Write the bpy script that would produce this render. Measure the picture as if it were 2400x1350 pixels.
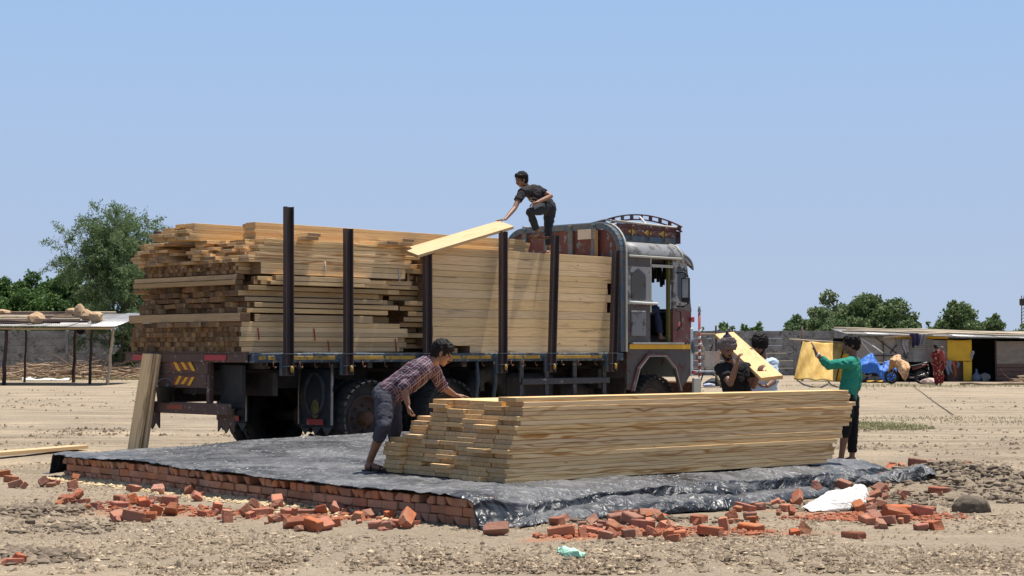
import bpy, bmesh, math, random
import numpy as np
from mathutils import Vector, Matrix, Euler

# ------------------------------------------------------------------ camera, sky, sun, exposure
for _o in list(bpy.data.objects):
    bpy.data.objects.remove(_o)
S = bpy.context.scene
COL = S.collection
R = math.radians
CAM_H, FPX, HOR = 1.45, 4000.0, 820.0           # eye height in m, focal length and horizon row on a 2400 x 1350 frame
PITCH = math.atan((HOR - 675) / FPX)
cam_d = bpy.data.cameras.new('camera')
cam_d.sensor_width = 36.0
cam_d.lens = FPX / 2400 * 36.0
cam_d.clip_start, cam_d.clip_end = 0.1, 6000
cam = bpy.data.objects.new('camera', cam_d)
cam.location = (0, 0, CAM_H)
cam.rotation_euler = (math.pi / 2 + PITCH, 0, 0)
COL.objects.link(cam)
S.camera = cam

SUN_DIR = Vector((0.215, 0.155, 0.97)).normalized()   # towards the sun: high, a little behind the truck
w = bpy.data.worlds.new('World')
S.world = w
w.use_nodes = True
wn = w.node_tree
bg = wn.nodes['Background']
sky = wn.nodes.new('ShaderNodeTexSky')
sky.sky_type = 'NISHITA'
sky.sun_disc = False
sky.sun_elevation = math.asin(SUN_DIR.z)
sky.sun_rotation = math.atan2(SUN_DIR.x, SUN_DIR.y)
sky.altitude = 50
sky.air_density = 1.0
sky.dust_density = 0.6
sky.ozone_density = 3.2
# hot-day haze: the sky pales evenly towards the horizon all the way round
tcw = wn.nodes.new('ShaderNodeTexCoord')
sxw = wn.nodes.new('ShaderNodeSeparateXYZ')
mrw = wn.nodes.new('ShaderNodeMapRange')
mrw.interpolation_type = 'SMOOTHSTEP'
mrw.inputs[1].default_value, mrw.inputs[2].default_value = 0.12, 0.75
mrw.inputs[3].default_value, mrw.inputs[4].default_value = 1.0, 0.0
mr2 = wn.nodes.new('ShaderNodeMapRange')
mr2.inputs[1].default_value, mr2.inputs[2].default_value = 0.0, 0.21
mx2 = wn.nodes.new('ShaderNodeMix')
mx2.data_type = 'RGBA'
mx2.inputs[6].default_value = (4.35, 5.2, 6.75, 1)      # at the horizon
mx2.inputs[7].default_value = (3.32, 5.0, 7.75, 1)      # twelve degrees up
mxw = wn.nodes.new('ShaderNodeMix')
mxw.data_type = 'RGBA'
wn.links.new(mr2.outputs[0], mx2.inputs[0])
wn.links.new(mx2.outputs[2], mxw.inputs[7])
wn.links.new(tcw.outputs['Generated'], sxw.inputs[0])
wn.links.new(sxw.outputs[2], mrw.inputs[0])
wn.links.new(sxw.outputs[2], mr2.inputs[0])
wn.links.new(mrw.outputs[0], mxw.inputs[0])
wn.links.new(sky.outputs[0], mxw.inputs[6])
wn.links.new(mxw.outputs[2], bg.inputs[0])
bg.inputs[1].default_value = 0.0705
sun_d = bpy.data.lights.new('sun', 'SUN')
sun_d.energy = 4.9
sun_d.angle = R(0.53)
sun_d.color = (1.0, 0.955, 0.88)
sun = bpy.data.objects.new('sun', sun_d)
sun.rotation_euler = (-SUN_DIR).to_track_quat('-Z', 'Y').to_euler()
sun.location = (0, 0, 60)
COL.objects.link(sun)
S.view_settings.view_transform = 'Standard'
S.view_settings.look = 'None'
S.view_settings.exposure = 0.62
S.view_settings.gamma = 1.0
S.cycles.max_bounces = 8
S.cycles.transparent_max_bounces = 12
S.cycles.use_denoising = True

# ------------------------------------------------------------------ helpers
rnd = random.Random(7)
nrs = np.random.RandomState(11)


def at(px, py, Y):
    """world point at depth Y that shows at photo pixel (px, py)"""
    u, v = (px - 1200) / FPX, (675 - py) / FPX
    cy, sy = math.cos(PITCH), math.sin(PITCH)
    yy, zz = cy - v * sy, sy + v * cy
    k = Y / yy
    return Vector((u * k, Y, CAM_H + zz * k))


def gp(px, py, h=0.0):
    """world point at height h that shows at photo pixel (px, py)"""
    u, v = (px - 1200) / FPX, (675 - py) / FPX
    cy, sy = math.cos(PITCH), math.sin(PITCH)
    yy, zz = cy - v * sy, sy + v * cy
    k = (h - CAM_H) / zz
    return Vector((u * k, yy * k, h))


_H = np.array([374761393, 668265263, 2147483647 // 7], dtype=np.int64)


def _hash(i, j, k, seed):
    h = (i * 374761393 + j * 668265263 + k * 974634721 + seed * 1274126177) & 0x7fffffff
    h = ((h ^ (h >> 13)) * 1103515245 + 12345) & 0x7fffffff
    h = ((h ^ (h >> 16)) * 1664525 + 1013904223) & 0x7fffffff
    return (h & 0xffffff) / float(0xffffff) * 2 - 1


def vnoise(P, seed=0):
    P = np.asarray(P, dtype=np.float64)
    I = np.floor(P).astype(np.int64)
    F = P - I
    F = F * F * F * (F * (F * 6 - 15) + 10)
    out = 0
    for dx in (0, 1):
        wx = F[:, 0] if dx else 1 - F[:, 0]
        for dy in (0, 1):
            wy = F[:, 1] if dy else 1 - F[:, 1]
            for dz in (0, 1):
                wz = F[:, 2] if dz else 1 - F[:, 2]
                out = out + wx * wy * wz * _hash(I[:, 0] + dx, I[:, 1] + dy, I[:, 2] + dz, seed)
    return out


def fbm(P, octv=4, seed=0, gain=0.5, lac=2.03):
    P = np.asarray(P, dtype=np.float64)
    a, s, t = 1.0, 0.0, 0.0
    for o in range(octv):
        s = s + a * vnoise(P, seed + o * 17)
        t += a
        a *= gain
        P = P * lac + 3.7
    return s / t


def tag(o, label=None, cat=None, group=None, kind=None):
    if label: o['label'] = label
    if cat: o['category'] = cat
    if group: o['group'] = group
    if kind: o['kind'] = kind
    return o


def empty(name, loc=(0, 0, 0), rz=0.0, parent=None):
    o = bpy.data.objects.new(name, None)
    o.empty_display_size = 0.1
    o.location = loc
    o.rotation_euler = (0, 0, rz)
    if parent: o.parent = parent
    COL.objects.link(o)
    return o


def inst(name, mesh, loc=(0, 0, 0), rot=(0, 0, 0), parent=None, scale=None):
    o = bpy.data.objects.new(name, mesh)
    o.location = loc
    if isinstance(rot, Matrix):
        o.rotation_euler = rot.to_3x3().to_euler()
    else:
        o.rotation_euler = rot
    if scale: o.scale = scale
    if parent: o.parent = parent
    COL.objects.link(o)
    return o


def rot3(rx=0, ry=0, rz=0):
    return Euler((rx, ry, rz)).to_matrix()


def frame(x, up=Vector((0, 0, 1))):
    """3x3 matrix whose x axis is x, z axis near up"""
    x = Vector(x).normalized()
    y = Vector(up).cross(x)
    if y.length < 1e-5: y = Vector((0, 1, 0)).cross(x)
    y.normalize()
    z = x.cross(y)
    return Matrix((x, y, z)).transposed()


class MB:
    """collects shapes into one mesh"""

    def __init__(self):
        self.v, self.f, self.m = [], [], []
        self.sm = []

    def _add(self, vs, fs, mat=0, smooth=False):
        b = len(self.v)
        self.v.extend([tuple(p) for p in vs])
        for f in fs:
            self.f.append(tuple(b + i for i in f))
            self.m.append(mat)
            self.sm.append(smooth)

    def box(self, c, s, rm=None, mat=0, bev=0.0, taper=None):
        c = Vector(c)
        hx, hy, hz = s[0] / 2, s[1] / 2, s[2] / 2
        if bev <= 0:
            P = [Vector((x, y, z)) for z in (-hz, hz) for (x, y) in ((-hx, -hy), (hx, -hy), (hx, hy), (-hx, hy))]
            F = [(0, 3, 2, 1), (4, 5, 6, 7), (0, 1, 5, 4), (1, 2, 6, 5), (2, 3, 7, 6), (3, 0, 4, 7)]
        else:
            b = min(bev, hx * .9, hy * .9, hz * .9)
            P, F, idx = [], [], {}
            for sx in (-1, 1):
                for sy in (-1, 1):
                    for sz in (-1, 1):
                        for ax in range(3):
                            p = [sx * (hx - b), sy * (hy - b), sz * (hz - b)]
                            p[ax] = (sx, sy, sz)[ax] * (hx, hy, hz)[ax]
                            idx[(sx, sy, sz, ax)] = len(P)
                            P.append(Vector(p))
            for ax in range(3):
                for sg in (-1, 1):
                    o1, o2 = [(1, 2), (2, 0), (0, 1)][ax]
                    q = []
                    for a, b2 in ((-1, -1), (1, -1), (1, 1), (-1, 1)):
                        k = [0, 0, 0]; k[ax] = sg; k[o1] = a; k[o2] = b2
                        q.append(idx[(k[0], k[1], k[2], ax)])
                    F.append(tuple(q) if sg > 0 else tuple(q[::-1]))
            for ax in range(3):
                o1, o2 = [(1, 2), (2, 0), (0, 1)][ax]
                for a in (-1, 1):
                    for b2 in (-1, 1):
                        k0 = [0, 0, 0]; k0[ax] = -1; k0[o1] = a; k0[o2] = b2
                        k1 = list(k0); k1[ax] = 1
                        q = [idx[(*k0, o1)], idx[(*k1, o1)], idx[(*k1, o2)], idx[(*k0, o2)]]
                        F.append(tuple(q) if a * b2 < 0 else tuple(q[::-1]))
            for sx in (-1, 1):
                for sy in (-1, 1):
                    for sz in (-1, 1):
                        t = [idx[(sx, sy, sz, a)] for a in range(3)]
                        F.append(tuple(t) if sx * sy * sz > 0 else tuple(t[::-1]))
        if taper:
            P = [Vector((p.x * (taper if p.z > 0 else 1), p.y * (taper if p.z > 0 else 1), p.z)) for p in P]
        if rm is not None:
            P = [rm @ p for p in P]
        self._add([p + c for p in P], F, mat)
        return self

    def bar(self, a, b, wd, th, mat=0, up=(0, 0, 1), bev=0.0):
        a, b = Vector(a), Vector(b)
        d = b - a
        self.box((a + b) / 2, (d.length, wd, th), frame(d, Vector(up)), mat, bev)
        return self

    def tube(self, pts, rad, seg=8, mat=0, caps=True, side=None, smooth=True):
        """rad: number, or list of numbers / (a, b) pairs; side: reference for the a axis"""
        pts = [Vector(p) for p in pts]
        n = len(pts)
        if not isinstance(rad, (list, tuple)): rad = [rad] * n
        rad = [(r, r) if not isinstance(r, (list, tuple)) else r for r in rad]
        ref = Vector(side) if side is not None else None
        vs, fs = [], []
        prev = None
        for i, p in enumerate(pts):
            d = (pts[min(i + 1, n - 1)] - pts[max(i - 1, 0)])
            if d.length < 1e-9: d = Vector((0, 0, 1))
            d.normalize()
            if ref is not None:
                a = ref - d * ref.dot(d)
            elif prev is None:
                a = Vector((0, 0, 1)).cross(d)
                if a.length < 1e-3: a = Vector((1, 0, 0))
            else:
                a = prev - d * prev.dot(d)
            if a.length < 1e-6: a = d.orthogonal()
            a.normalize()
            prev = a
            b = d.cross(a)
            for k in range(seg):
                t = 2 * math.pi * k / seg
                vs.append(p + a * (math.cos(t) * rad[i][0]) + b * (math.sin(t) * rad[i][1]))
        for i in range(n - 1):
            for k in range(seg):
                k2 = (k + 1) % seg
                fs.append((i * seg + k, i * seg + k2, (i + 1) * seg + k2, (i + 1) * seg + k))
        self._add(vs, fs, mat, smooth)
        if caps:
            b0 = len(self.v) - n * seg
            self.f.append(tuple(b0 + k for k in range(seg))[::-1]); self.m.append(mat); self.sm.append(False)
            self.f.append(tuple(b0 + (n - 1) * seg + k for k in range(seg))); self.m.append(mat); self.sm.append(False)
        return self

    def ell(self, c, r, rm=None, nu=12, nv=8, mat=0, smooth=True):
        c = Vector(c)
        if not isinstance(r, (list, tuple)): r = (r, r, r)
        vs = [Vector((0, 0, -r[2]))]
        for j in range(1, nv):
            ph = -math.pi / 2 + math.pi * j / nv
            for i in range(nu):
                th = 2 * math.pi * i / nu
                vs.append(Vector((r[0] * math.cos(ph) * math.cos(th), r[1] * math.cos(ph) * math.sin(th), r[2] * math.sin(ph))))
        vs.append(Vector((0, 0, r[2])))
        fs = []
        for i in range(nu):
            fs.append((0, 1 + (i + 1) % nu, 1 + i))
        for j in range(nv - 2):
            for i in range(nu):
                a = 1 + j * nu
                fs.append((a + i, a + (i + 1) % nu, a + nu + (i + 1) % nu, a + nu + i))
        a = 1 + (nv - 2) * nu
        for i in range(nu):
            fs.append((a + i, a + (i + 1) % nu, len(vs) - 1))
        if rm is not None: vs = [rm @ p for p in vs]
        self._add([p + c for p in vs], fs, mat, smooth)
        return self

    def prism(self, poly, fn, d0, d1, mat=0):
        """poly: 2-D outline (counter-clockwise seen from +d); fn(a, b, d) -> point"""
        n = len(poly)
        vs = [fn(a, b, d0) for a, b in poly] + [fn(a, b, d1) for a, b in poly]
        fs = [tuple(range(n))[::-1], tuple(range(n, 2 * n))]
        for i in range(n):
            j = (i + 1) % n
            fs.append((i, j, n + j, n + i))
        self._add(vs, fs, mat)
        return self

    def grid(self, fn, nu, nv, mat=0, smooth=True):
        vs = [fn(i / nu, j / nv) for j in range(nv + 1) for i in range(nu + 1)]
        fs = [(j * (nu + 1) + i, j * (nu + 1) + i + 1, (j + 1) * (nu + 1) + i + 1, (j + 1) * (nu + 1) + i) for j in range(nv) for i in range(nu)]
        self._add(vs, fs, mat, smooth)
        return self

    def lathe(self, prof, fn, seg=24, mat=0, smooth=True, closed=False):
        """prof: list of (r, x); fn(x, r*cos, r*sin)"""
        n = len(prof)
        vs = [fn(x, r * math.cos(2 * math.pi * k / seg), r * math.sin(2 * math.pi * k / seg)) for (r, x) in prof for k in range(seg)]
        fs = []
        for i in range(n if closed else n - 1):
            j = (i + 1) % n
            for k in range(seg):
                k2 = (k + 1) % seg
                fs.append((i * seg + k, i * seg + k2, j * seg + k2, j * seg + k))
        self._add(vs, fs, mat, smooth)
        return self

    def mesh(self, name, mats):
        me = bpy.data.meshes.new(name)
        me.from_pydata(self.v, [], self.f)
        if not isinstance(mats, (list, tuple)): mats = [mats]
        for m in mats: me.materials.append(m)
        me.polygons.foreach_set('material_index', self.m)
        me.polygons.foreach_set('use_smooth', self.sm)
        me.update()
        return me

    def build(self, name, mats, parent=None, loc=None, rot=None):
        o = bpy.data.objects.new(name, self.mesh(name, mats))
        if loc is not None: o.location = loc
        if rot is not None: o.rotation_euler = rot
        if parent: o.parent = parent
        COL.objects.link(o)
        return o


def np_mesh(name, V, F, mats, smooth=True):
    """V (n,3), F (m,3 or 4) arrays to a mesh, fast"""
    me = bpy.data.meshes.new(name)
    V = np.asarray(V, dtype=np.float32); F = np.asarray(F, dtype=np.int32)
    k = F.shape[1]
    me.vertices.add(len(V)); me.vertices.foreach_set('co', V.ravel())
    me.loops.add(F.size); me.loops.foreach_set('vertex_index', F.ravel())
    me.polygons.add(len(F))
    me.polygons.foreach_set('loop_start', np.arange(0, F.size, k, dtype=np.int32))
    me.polygons.foreach_set('use_smooth', np.full(len(F), smooth))
    if not isinstance(mats, (list, tuple)): mats = [mats]
    for m in mats: me.materials.append(m)
    me.update(calc_edges=True)
    return me


def np_obj(name, V, F, mats, smooth=True, parent=None):
    o = bpy.data.objects.new(name, np_mesh(name, V, F, mats, smooth))
    if parent: o.parent = parent
    COL.objects.link(o)
    return o


# ------------------------------------------------------------------ materials
class NT:
    def __init__(self, name):
        self.mat = bpy.data.materials.new(name)
        self.mat.use_nodes = True
        self.t = self.mat.node_tree
        self.b = self.t.nodes['Principled BSDF']
        self.out = self.t.nodes['Material Output']

    def n(self, typ, props=None, **inp):
        nd = self.t.nodes.new('ShaderNode' + typ)
        for k, v in (props or {}).items(): setattr(nd, k, v)
        for k, v in inp.items():
            self.set(nd, k.replace('_', ' '), v)
        return nd

    def set(self, nd, k, v):
        s = nd.inputs[int(k[1:])] if k[0] == '#' else nd.inputs[k]
        if isinstance(v, bpy.types.NodeSocket): self.t.links.new(v, s)
        else: s.default_value = v

    def math(self, op, a, b=None, c=None, clamp=False):
        nd = self.t.nodes.new('ShaderNodeMath'); nd.operation = op; nd.use_clamp = clamp
        for i, x in enumerate((a, b, c)):
            if x is None: continue
            if isinstance(x, bpy.types.NodeSocket): self.t.links.new(x, nd.inputs[i])
            else: nd.inputs[i].default_value = x
        return nd.outputs[0]

    def mix(self, f, a, b, mode='MIX'):
        nd = self.t.nodes.new('ShaderNodeMix'); nd.data_type = 'RGBA'; nd.blend_type = mode
        nd.clamp_factor = True
        for i, x in ((0, f), (6, a), (7, b)):
            if isinstance(x, bpy.types.NodeSocket): self.t.links.new(x, nd.inputs[i])
            elif i == 0: nd.inputs[0].default_value = x
            else: nd.inputs[i].default_value = (*x[:3], 1)
        return nd.outputs[2]

    def ramp(self, f, lo, hi):
        nd = self.t.nodes.new('ShaderNodeMapRange'); nd.clamp = True
        self.t.links.new(f, nd.inputs[0])
        nd.inputs[1].default_value, nd.inputs[2].default_value = lo, hi
        return nd.outputs[0]

    def vec(self, kind='Object', scale=(1, 1, 1), rnd_off=False, loc=(0, 0, 0), rot=(0, 0, 0)):
        tc = self.t.nodes.new('ShaderNodeTexCoord')
        v = tc.outputs[kind]
        mp = self.t.nodes.new('ShaderNodeMapping')
        mp.inputs['Scale'].default_value = scale
        mp.inputs['Location'].default_value = loc
        mp.inputs['Rotation'].default_value = rot
        if rnd_off:
            oi = self.t.nodes.new('ShaderNodeObjectInfo')
            ml = self.t.nodes.new('ShaderNodeVectorMath'); ml.operation = 'MULTIPLY_ADD'
            cb = self.t.nodes.new('ShaderNodeCombineXYZ')
            for i in range(3): self.t.links.new(oi.outputs['Random'], cb.inputs[i])
            self.t.links.new(cb.outputs[0], ml.inputs[0])
            ml.inputs[1].default_value = (37.0, 91.0, 53.0)
            self.t.links.new(v, ml.inputs[2])
            v = ml.outputs[0]
        self.t.links.new(v, mp.inputs['Vector'])
        return mp.outputs[0]

    def noise(self, v, scale, detail=4, rough=0.55, dist=0.0):
        nd = self.n('TexNoise', Scale=scale, Detail=detail, Roughness=rough, Distortion=dist, Vector=v)
        return nd.outputs[0]

    def rand(self):
        return self.t.nodes.new('ShaderNodeObjectInfo').outputs['Random']

    def bump(self, h, strength=0.3, dist=0.02):
        nd = self.n('Bump', Strength=strength, Distance=dist, Height=h)
        self.set(self.b, 'Normal', nd.outputs[0])

    def done(self, col=None, rough=None, metal=None, spec=None):
        for k, v in (('Base Color', col), ('Roughness', rough), ('Metallic', metal), ('Specular IOR Level', spec)):
            if v is None: continue
            if isinstance(v, (tuple, list)): v = (*v[:3], 1)
            self.set(self.b, k, v)
        return self.mat


def rough_mat(name, a, b, scale=6, rough=0.8, bump=0.2, bdist=0.01, metal=0.0, var=0.0, detail=5, stretch=(1, 1, 1), spec=0.3, kind='Object'):
    t = NT(name)
    v = t.vec(kind, stretch, rnd_off=True)
    f = t.ramp(t.noise(v, scale, detail, 0.62), 0.3, 0.7)
    c = t.mix(f, a, b)
    if var:
        r = t.math('MULTIPLY_ADD', t.rand(), 2 * var, 1 - var)
        c = t.n('HueSaturation', Hue=0.5, Saturation=1.0, Value=r, Fac=1.0, Color=c).outputs[0]
    if bump: t.bump(t.noise(v, scale * 3.1, 4, 0.6), bump, bdist)
    return t.done(c, rough, metal, spec)


def chip_mat(name, paint, under, scale=9, amount=0.45, rough=0.6, dirt=(0.09, 0.075, 0.06), dirt_amt=0.5, metal=0.0, kind='Object', stretch=(1, 1, 1)):
    """paint that has flaked off in patches and gathered dust"""
    t = NT(name)
    v = t.vec(kind, stretch, rnd_off=True)
    n1 = t.noise(v, scale, 7, 0.68)
    f = t.ramp(n1, 0.5 + (0.5 - amount) * 0.45 - 0.015, 0.5 + (0.5 - amount) * 0.45 + 0.015)
    c = t.mix(f, paint, under)
    d = t.ramp(t.noise(v, scale * 0.35, 5, 0.6), 0.4, 0.75)
    c = t.mix(t.math('MULTIPLY', d, dirt_amt), c, dirt)
    t.bump(f, 0.25, 0.003)
    return t.done(c, rough, metal, 0.3)


def wood_mat(name, light, dark, end, period=0.016, contrast=0.8, var=0.16, stain=0.0, stain_col=(0.1, 0.08, 0.06), rough=0.72, endmix=0.75):
    """sawn timber, grain along local x, greyer end grain"""
    t = NT(name)
    v = t.vec('Object', (0.22, 1, 1), rnd_off=True, rot=(R(24), 0, 0))
    wv = t.n('TexWave', {'wave_type': 'BANDS', 'bands_direction': 'Z', 'wave_profile': 'SIN'}, Vector=v, Scale=0.314 / period * 0.6,
             Distortion=14.0, Detail=2.0, Detail_Scale=0.8, Detail_Roughness=0.5)
    big = t.noise(t.vec('Object', (0.5, 5, 5), rnd_off=True), 1.3, 3)
    f = t.math('MULTIPLY', t.ramp(wv.outputs[1], 0.45, 0.95), t.math('MULTIPLY', t.ramp(big, 0.3, 0.66), contrast))
    fine = t.noise(t.vec('Object', (2, 60, 60), rnd_off=True), 2.0, 3)
    c = t.mix(f, light, dark)
    c = t.mix(t.math('MULTIPLY', t.ramp(fine, 0.35, 0.75), 0.35), c, tuple(x * 0.7 for x in dark))
    # knots
    vo = t.n('TexVoronoi', Vector=t.vec('Object', (1.3, 4.5, 4.5), rnd_off=True), Scale=1.6)
    k = t.ramp(vo.outputs[0], 0.075, 0.03)
    c = t.mix(t.math('MULTIPLY', k, 0.75), c, (0.16, 0.07, 0.03))
    if stain:
        sn = t.ramp(t.noise(t.vec('Object', (0.6, 5, 5), rnd_off=True), 1.8, 6, 0.65), 0.56, 0.72)
        c = t.mix(t.math('MULTIPLY', sn, stain), c, stain_col)
    # ends
    tc = t.t.nodes.new('ShaderNodeTexCoord')
    sx = t.n('SeparateXYZ', Vector=tc.outputs['Normal']).outputs[0]
    e = t.ramp(t.math('ABSOLUTE', sx), 0.6, 0.75)
    en = t.ramp(t.noise(t.vec('Object', (1, 22, 22), rnd_off=True), 1.5, 5, 0.7), 0.35, 0.7)
    ec = t.mix(en, end, tuple(x * 0.55 for x in end))
    rr = t.rand()
    r2 = t.math('FRACT', t.math('MULTIPLY', rr, 7.31))
    ec = t.mix(t.math('MULTIPLY', t.ramp(r2, 0.0, 1.0), 1 - endmix), ec, light)
    ec = t.mix(t.math('MULTIPLY', t.math('FRACT', t.math('MULTIPLY', rr, 23.7)), 0.45), ec, tuple(x * 0.35 for x in end))
    c = t.mix(e, c, ec)
    val = t.math('MULTIPLY_ADD', rr, 2 * var, 1 - var)
    sat = t.math('MULTIPLY_ADD', r2, 0.14, 0.98)
    c = t.n('HueSaturation', Hue=0.5, Saturation=sat, Value=val, Fac=1.0, Color=c).outputs[0]
    t.bump(t.math('ADD', t.math('MULTIPLY', wv.outputs[1], 0.3), fine), 0.12, 0.003)
    return t.done(c, rough, 0.0, 0.25)


M = {}
M['pine'] = wood_mat('pine', (0.86, 0.615, 0.335), (0.46, 0.22, 0.075), (0.60, 0.41, 0.225), 0.026, 1.0, 0.08)
M['pine_lit'] = wood_mat('pine_fresh', (0.62, 0.445, 0.25), (0.50, 0.31, 0.135), (0.56, 0.37, 0.19), 0.02, 0.6, 0.08, endmix=0.5)
M['pine_aged'] = wood_mat('pine_weathered', (0.72, 0.515, 0.285), (0.46, 0.28, 0.12), (0.27, 0.165, 0.09), 0.02, 0.5, 0.13, stain=0.5)
M['beam'] = wood_mat('pine_beams', (0.76, 0.545, 0.305), (0.52, 0.325, 0.15), (0.32, 0.2, 0.115), 0.03, 0.45, 0.09, stain=0.75)
M['oldplank'] = wood_mat('old_plank', (0.43, 0.30, 0.165), (0.30, 0.18, 0.085), (0.20, 0.11, 0.06), 0.02, 0.5, 0.1, stain=0.5)
M['batten'] = wood_mat('batten', (0.58, 0.41, 0.225), (0.38, 0.22, 0.10), (0.165, 0.083, 0.042), 0.02, 0.5, 0.34, endmix=0.84)


def brick_mat(name, a, b, dust, damt, var):
    t = NT(name)
    v = t.vec('Object', (1, 1, 1), rnd_off=True)
    c = t.mix(t.ramp(t.noise(v, 14, 5, 0.65), 0.3, 0.7), a, b)
    r = t.rand()
    c = t.n('HueSaturation', Hue=t.math('MULTIPLY_ADD', r, 0.012, 0.494), Saturation=t.math('MULTIPLY_ADD', t.math('FRACT', t.math('MULTIPLY', r, 5.7)), 0.3, 0.78), Value=t.math('MULTIPLY_ADD', t.math('FRACT', t.math('MULTIPLY', r, 11.3)), 2 * var, 1 - var), Fac=1.0, Color=c).outputs[0]
    d = t.ramp(t.noise(v, 7, 6, 0.7), 0.45, 0.7)
    c = t.mix(t.math('MULTIPLY', d, damt), c, dust)
    t.bump(t.math('ADD', t.noise(v, 40, 4, 0.7), t.noise(v, 11, 3, 0.6)), 0.8, 0.01)
    return t.done(c, 0.95, 0, 0.15)


M['brick'] = brick_mat('brick_red', (0.43, 0.145, 0.074), (0.27, 0.088, 0.046), (0.40, 0.265, 0.175), 0.55, 0.28)
M['brick_wall'] = brick_mat('brick_dusty', (0.46, 0.22, 0.128), (0.33, 0.15, 0.085), (0.45, 0.32, 0.22), 0.45, 0.25)
M['black'] = rough_mat('black_paint', (0.012, 0.012, 0.013), (0.03, 0.028, 0.026), 8, 0.6, 0.1)
M['rubber'] = rough_mat('tyre_rubber', (0.016, 0.016, 0.017), (0.05, 0.045, 0.04), 5, 0.85, 0.25)
M['chassis'] = rough_mat('chassis_grime', (0.03, 0.027, 0.025), (0.07, 0.055, 0.045), 5, 0.8, 0.3)
M['post_dark'] = rough_mat('stake_steel', (0.042, 0.036, 0.036), (0.11, 0.07, 0.06), 3, 0.6, 0.2, 0.004, stretch=(1, 1, 0.3), var=0.1)
M['rust'] = rough_mat('rust', (0.17, 0.075, 0.04), (0.085, 0.045, 0.03), 9, 0.85, 0.4, 0.006)
M['steel'] = rough_mat('dull_steel', (0.32, 0.32, 0.32), (0.2, 0.19, 0.18), 7, 0.42, 0.1, metal=0.7)
M['glass'] = None
_t = NT('window_glass')
_g = _t.n('BsdfGlossy', Roughness=0.03); _tr = _t.n('BsdfTransparent', Color=(0.86, 0.9, 0.9, 1))
_fr = _t.n('Fresnel', IOR=1.45)
_mx = _t.n('MixShader', Fac=_fr.outputs[0])
_t.t.links.new(_tr.outputs[0], _mx.inputs[1]); _t.t.links.new(_g.outputs[0], _mx.inputs[2])
_t.t.links.new(_mx.outputs[0], _t.out.inputs[0])
M['glass'] = _t.mat


ORD = 'zeroth first second third fourth fifth sixth seventh eighth ninth tenth eleventh twelfth thirteenth fourteenth fifteenth sixteenth seventeenth eighteenth nineteenth'.split()
TENS = {20: 'twent', 30: 'thirt', 40: 'fort', 50: 'fift'}


def ordw(n):
    if n < 20: return ORD[n]
    t, u = n // 10 * 10, n % 10
    return TENS[t] + ('ieth' if u == 0 else 'y-' + ORD[u])


def plain(name, c, rough=0.7, var=0.12, scale=7, bump=0.1):
    return rough_mat(name, c, tuple(x * (1 - 2 * var) for x in c), scale, rough, bump, 0.005)

# ------------------------------------------------------------------ ground
A0 = Vector((-0.28, 13.80, 0)); E1 = Vector((0.687, 0.727, 0)); E2 = Vector((-0.639, 0.769, 0))   # corner and edges of the brick platform
MOUNDS = []
for (px, py, hgt, rx, ry) in ((60, 1215, .07, .55, .75), (35, 1310, .06, .4, .5), (2190, 1140, .17, 1.0, 1.4), (2370, 1165, .15, .9, 1.2), (2120, 1180, .05, .6, .8),
                              (250, 1190, .03, .8, .6), (1500, 1235, .02, .9, .5)):
    p = gp(px, py)
    MOUNDS.append((p.x, p.y, hgt, rx, ry))


def ground_h(x, y):
    x = np.atleast_1d(np.asarray(x, dtype=float)); y = np.atleast_1d(np.asarray(y, dtype=float))
    z0 = np.zeros_like(x)
    near = np.clip((46 - y) / 20, 0, 1)
    h = 0.025 * fbm(np.stack([x * .35, y * .35, z0], 1), 3, 3)
    h += near * 0.014 * fbm(np.stack([x * 1.7, y * 1.7, z0], 1), 4, 5, 0.6)
    cl = np.clip(fbm(np.stack([x * .6, y * .6, z0 + 9], 1), 3, 8) * 2 + .3, 0, 1)
    h += near * cl * 0.045 * np.abs(fbm(np.stack([x * 6, y * 6, z0], 1), 4, 9, 0.68))
    lump = 1 + .5 * fbm(np.stack([x * 5, y * 5, z0], 1), 3, 21)
    for (mx, my, mh, rx, ry) in MOUNDS:
        d = ((x - mx) / rx) ** 2 + ((y - my) / ry) ** 2
        h += mh * np.exp(-d * 1.2) * lump
    # wheel ruts behind the lorry
    ca, sa = math.cos(math.radians(46)), math.sin(math.radians(46))
    tt = (x + 3.345) * ca + (y - 21.6) * sa; nn = -(x + 3.345) * sa + (y - 21.6) * ca + .12 * np.sin(tt * .5)
    for c_ in (.25, .62, 1.98, 2.35):
        h -= np.clip(-(tt - 1.0), 0, 1) * np.clip((14 + tt) / 5, 0, 1) * .028 * np.exp(-((nn - c_) / .11) ** 2) * (1 + .5 * np.sin(tt * 36))
    return h


_gx = np.arange(-8, 8.01, .08); _gy = np.arange(12, 30.01, .08)
_GX, _GY = np.meshgrid(_gx, _gy)
_GH = ground_h(_GX.ravel(), _GY.ravel()).reshape(_GX.shape)


def gz(x, y):
    if not (-7.9 < x < 7.9 and 12.1 < y < 29.8): return float(ground_h(x, y)[0])
    i, j = (x + 8) / .08, (y - 12) / .08
    a, b = int(i), int(j); u, v = i - a, j - b
    return float((_GH[b, a] * (1 - u) + _GH[b, a + 1] * u) * (1 - v) + (_GH[b + 1, a] * (1 - u) + _GH[b + 1, a + 1] * u) * v)


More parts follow.
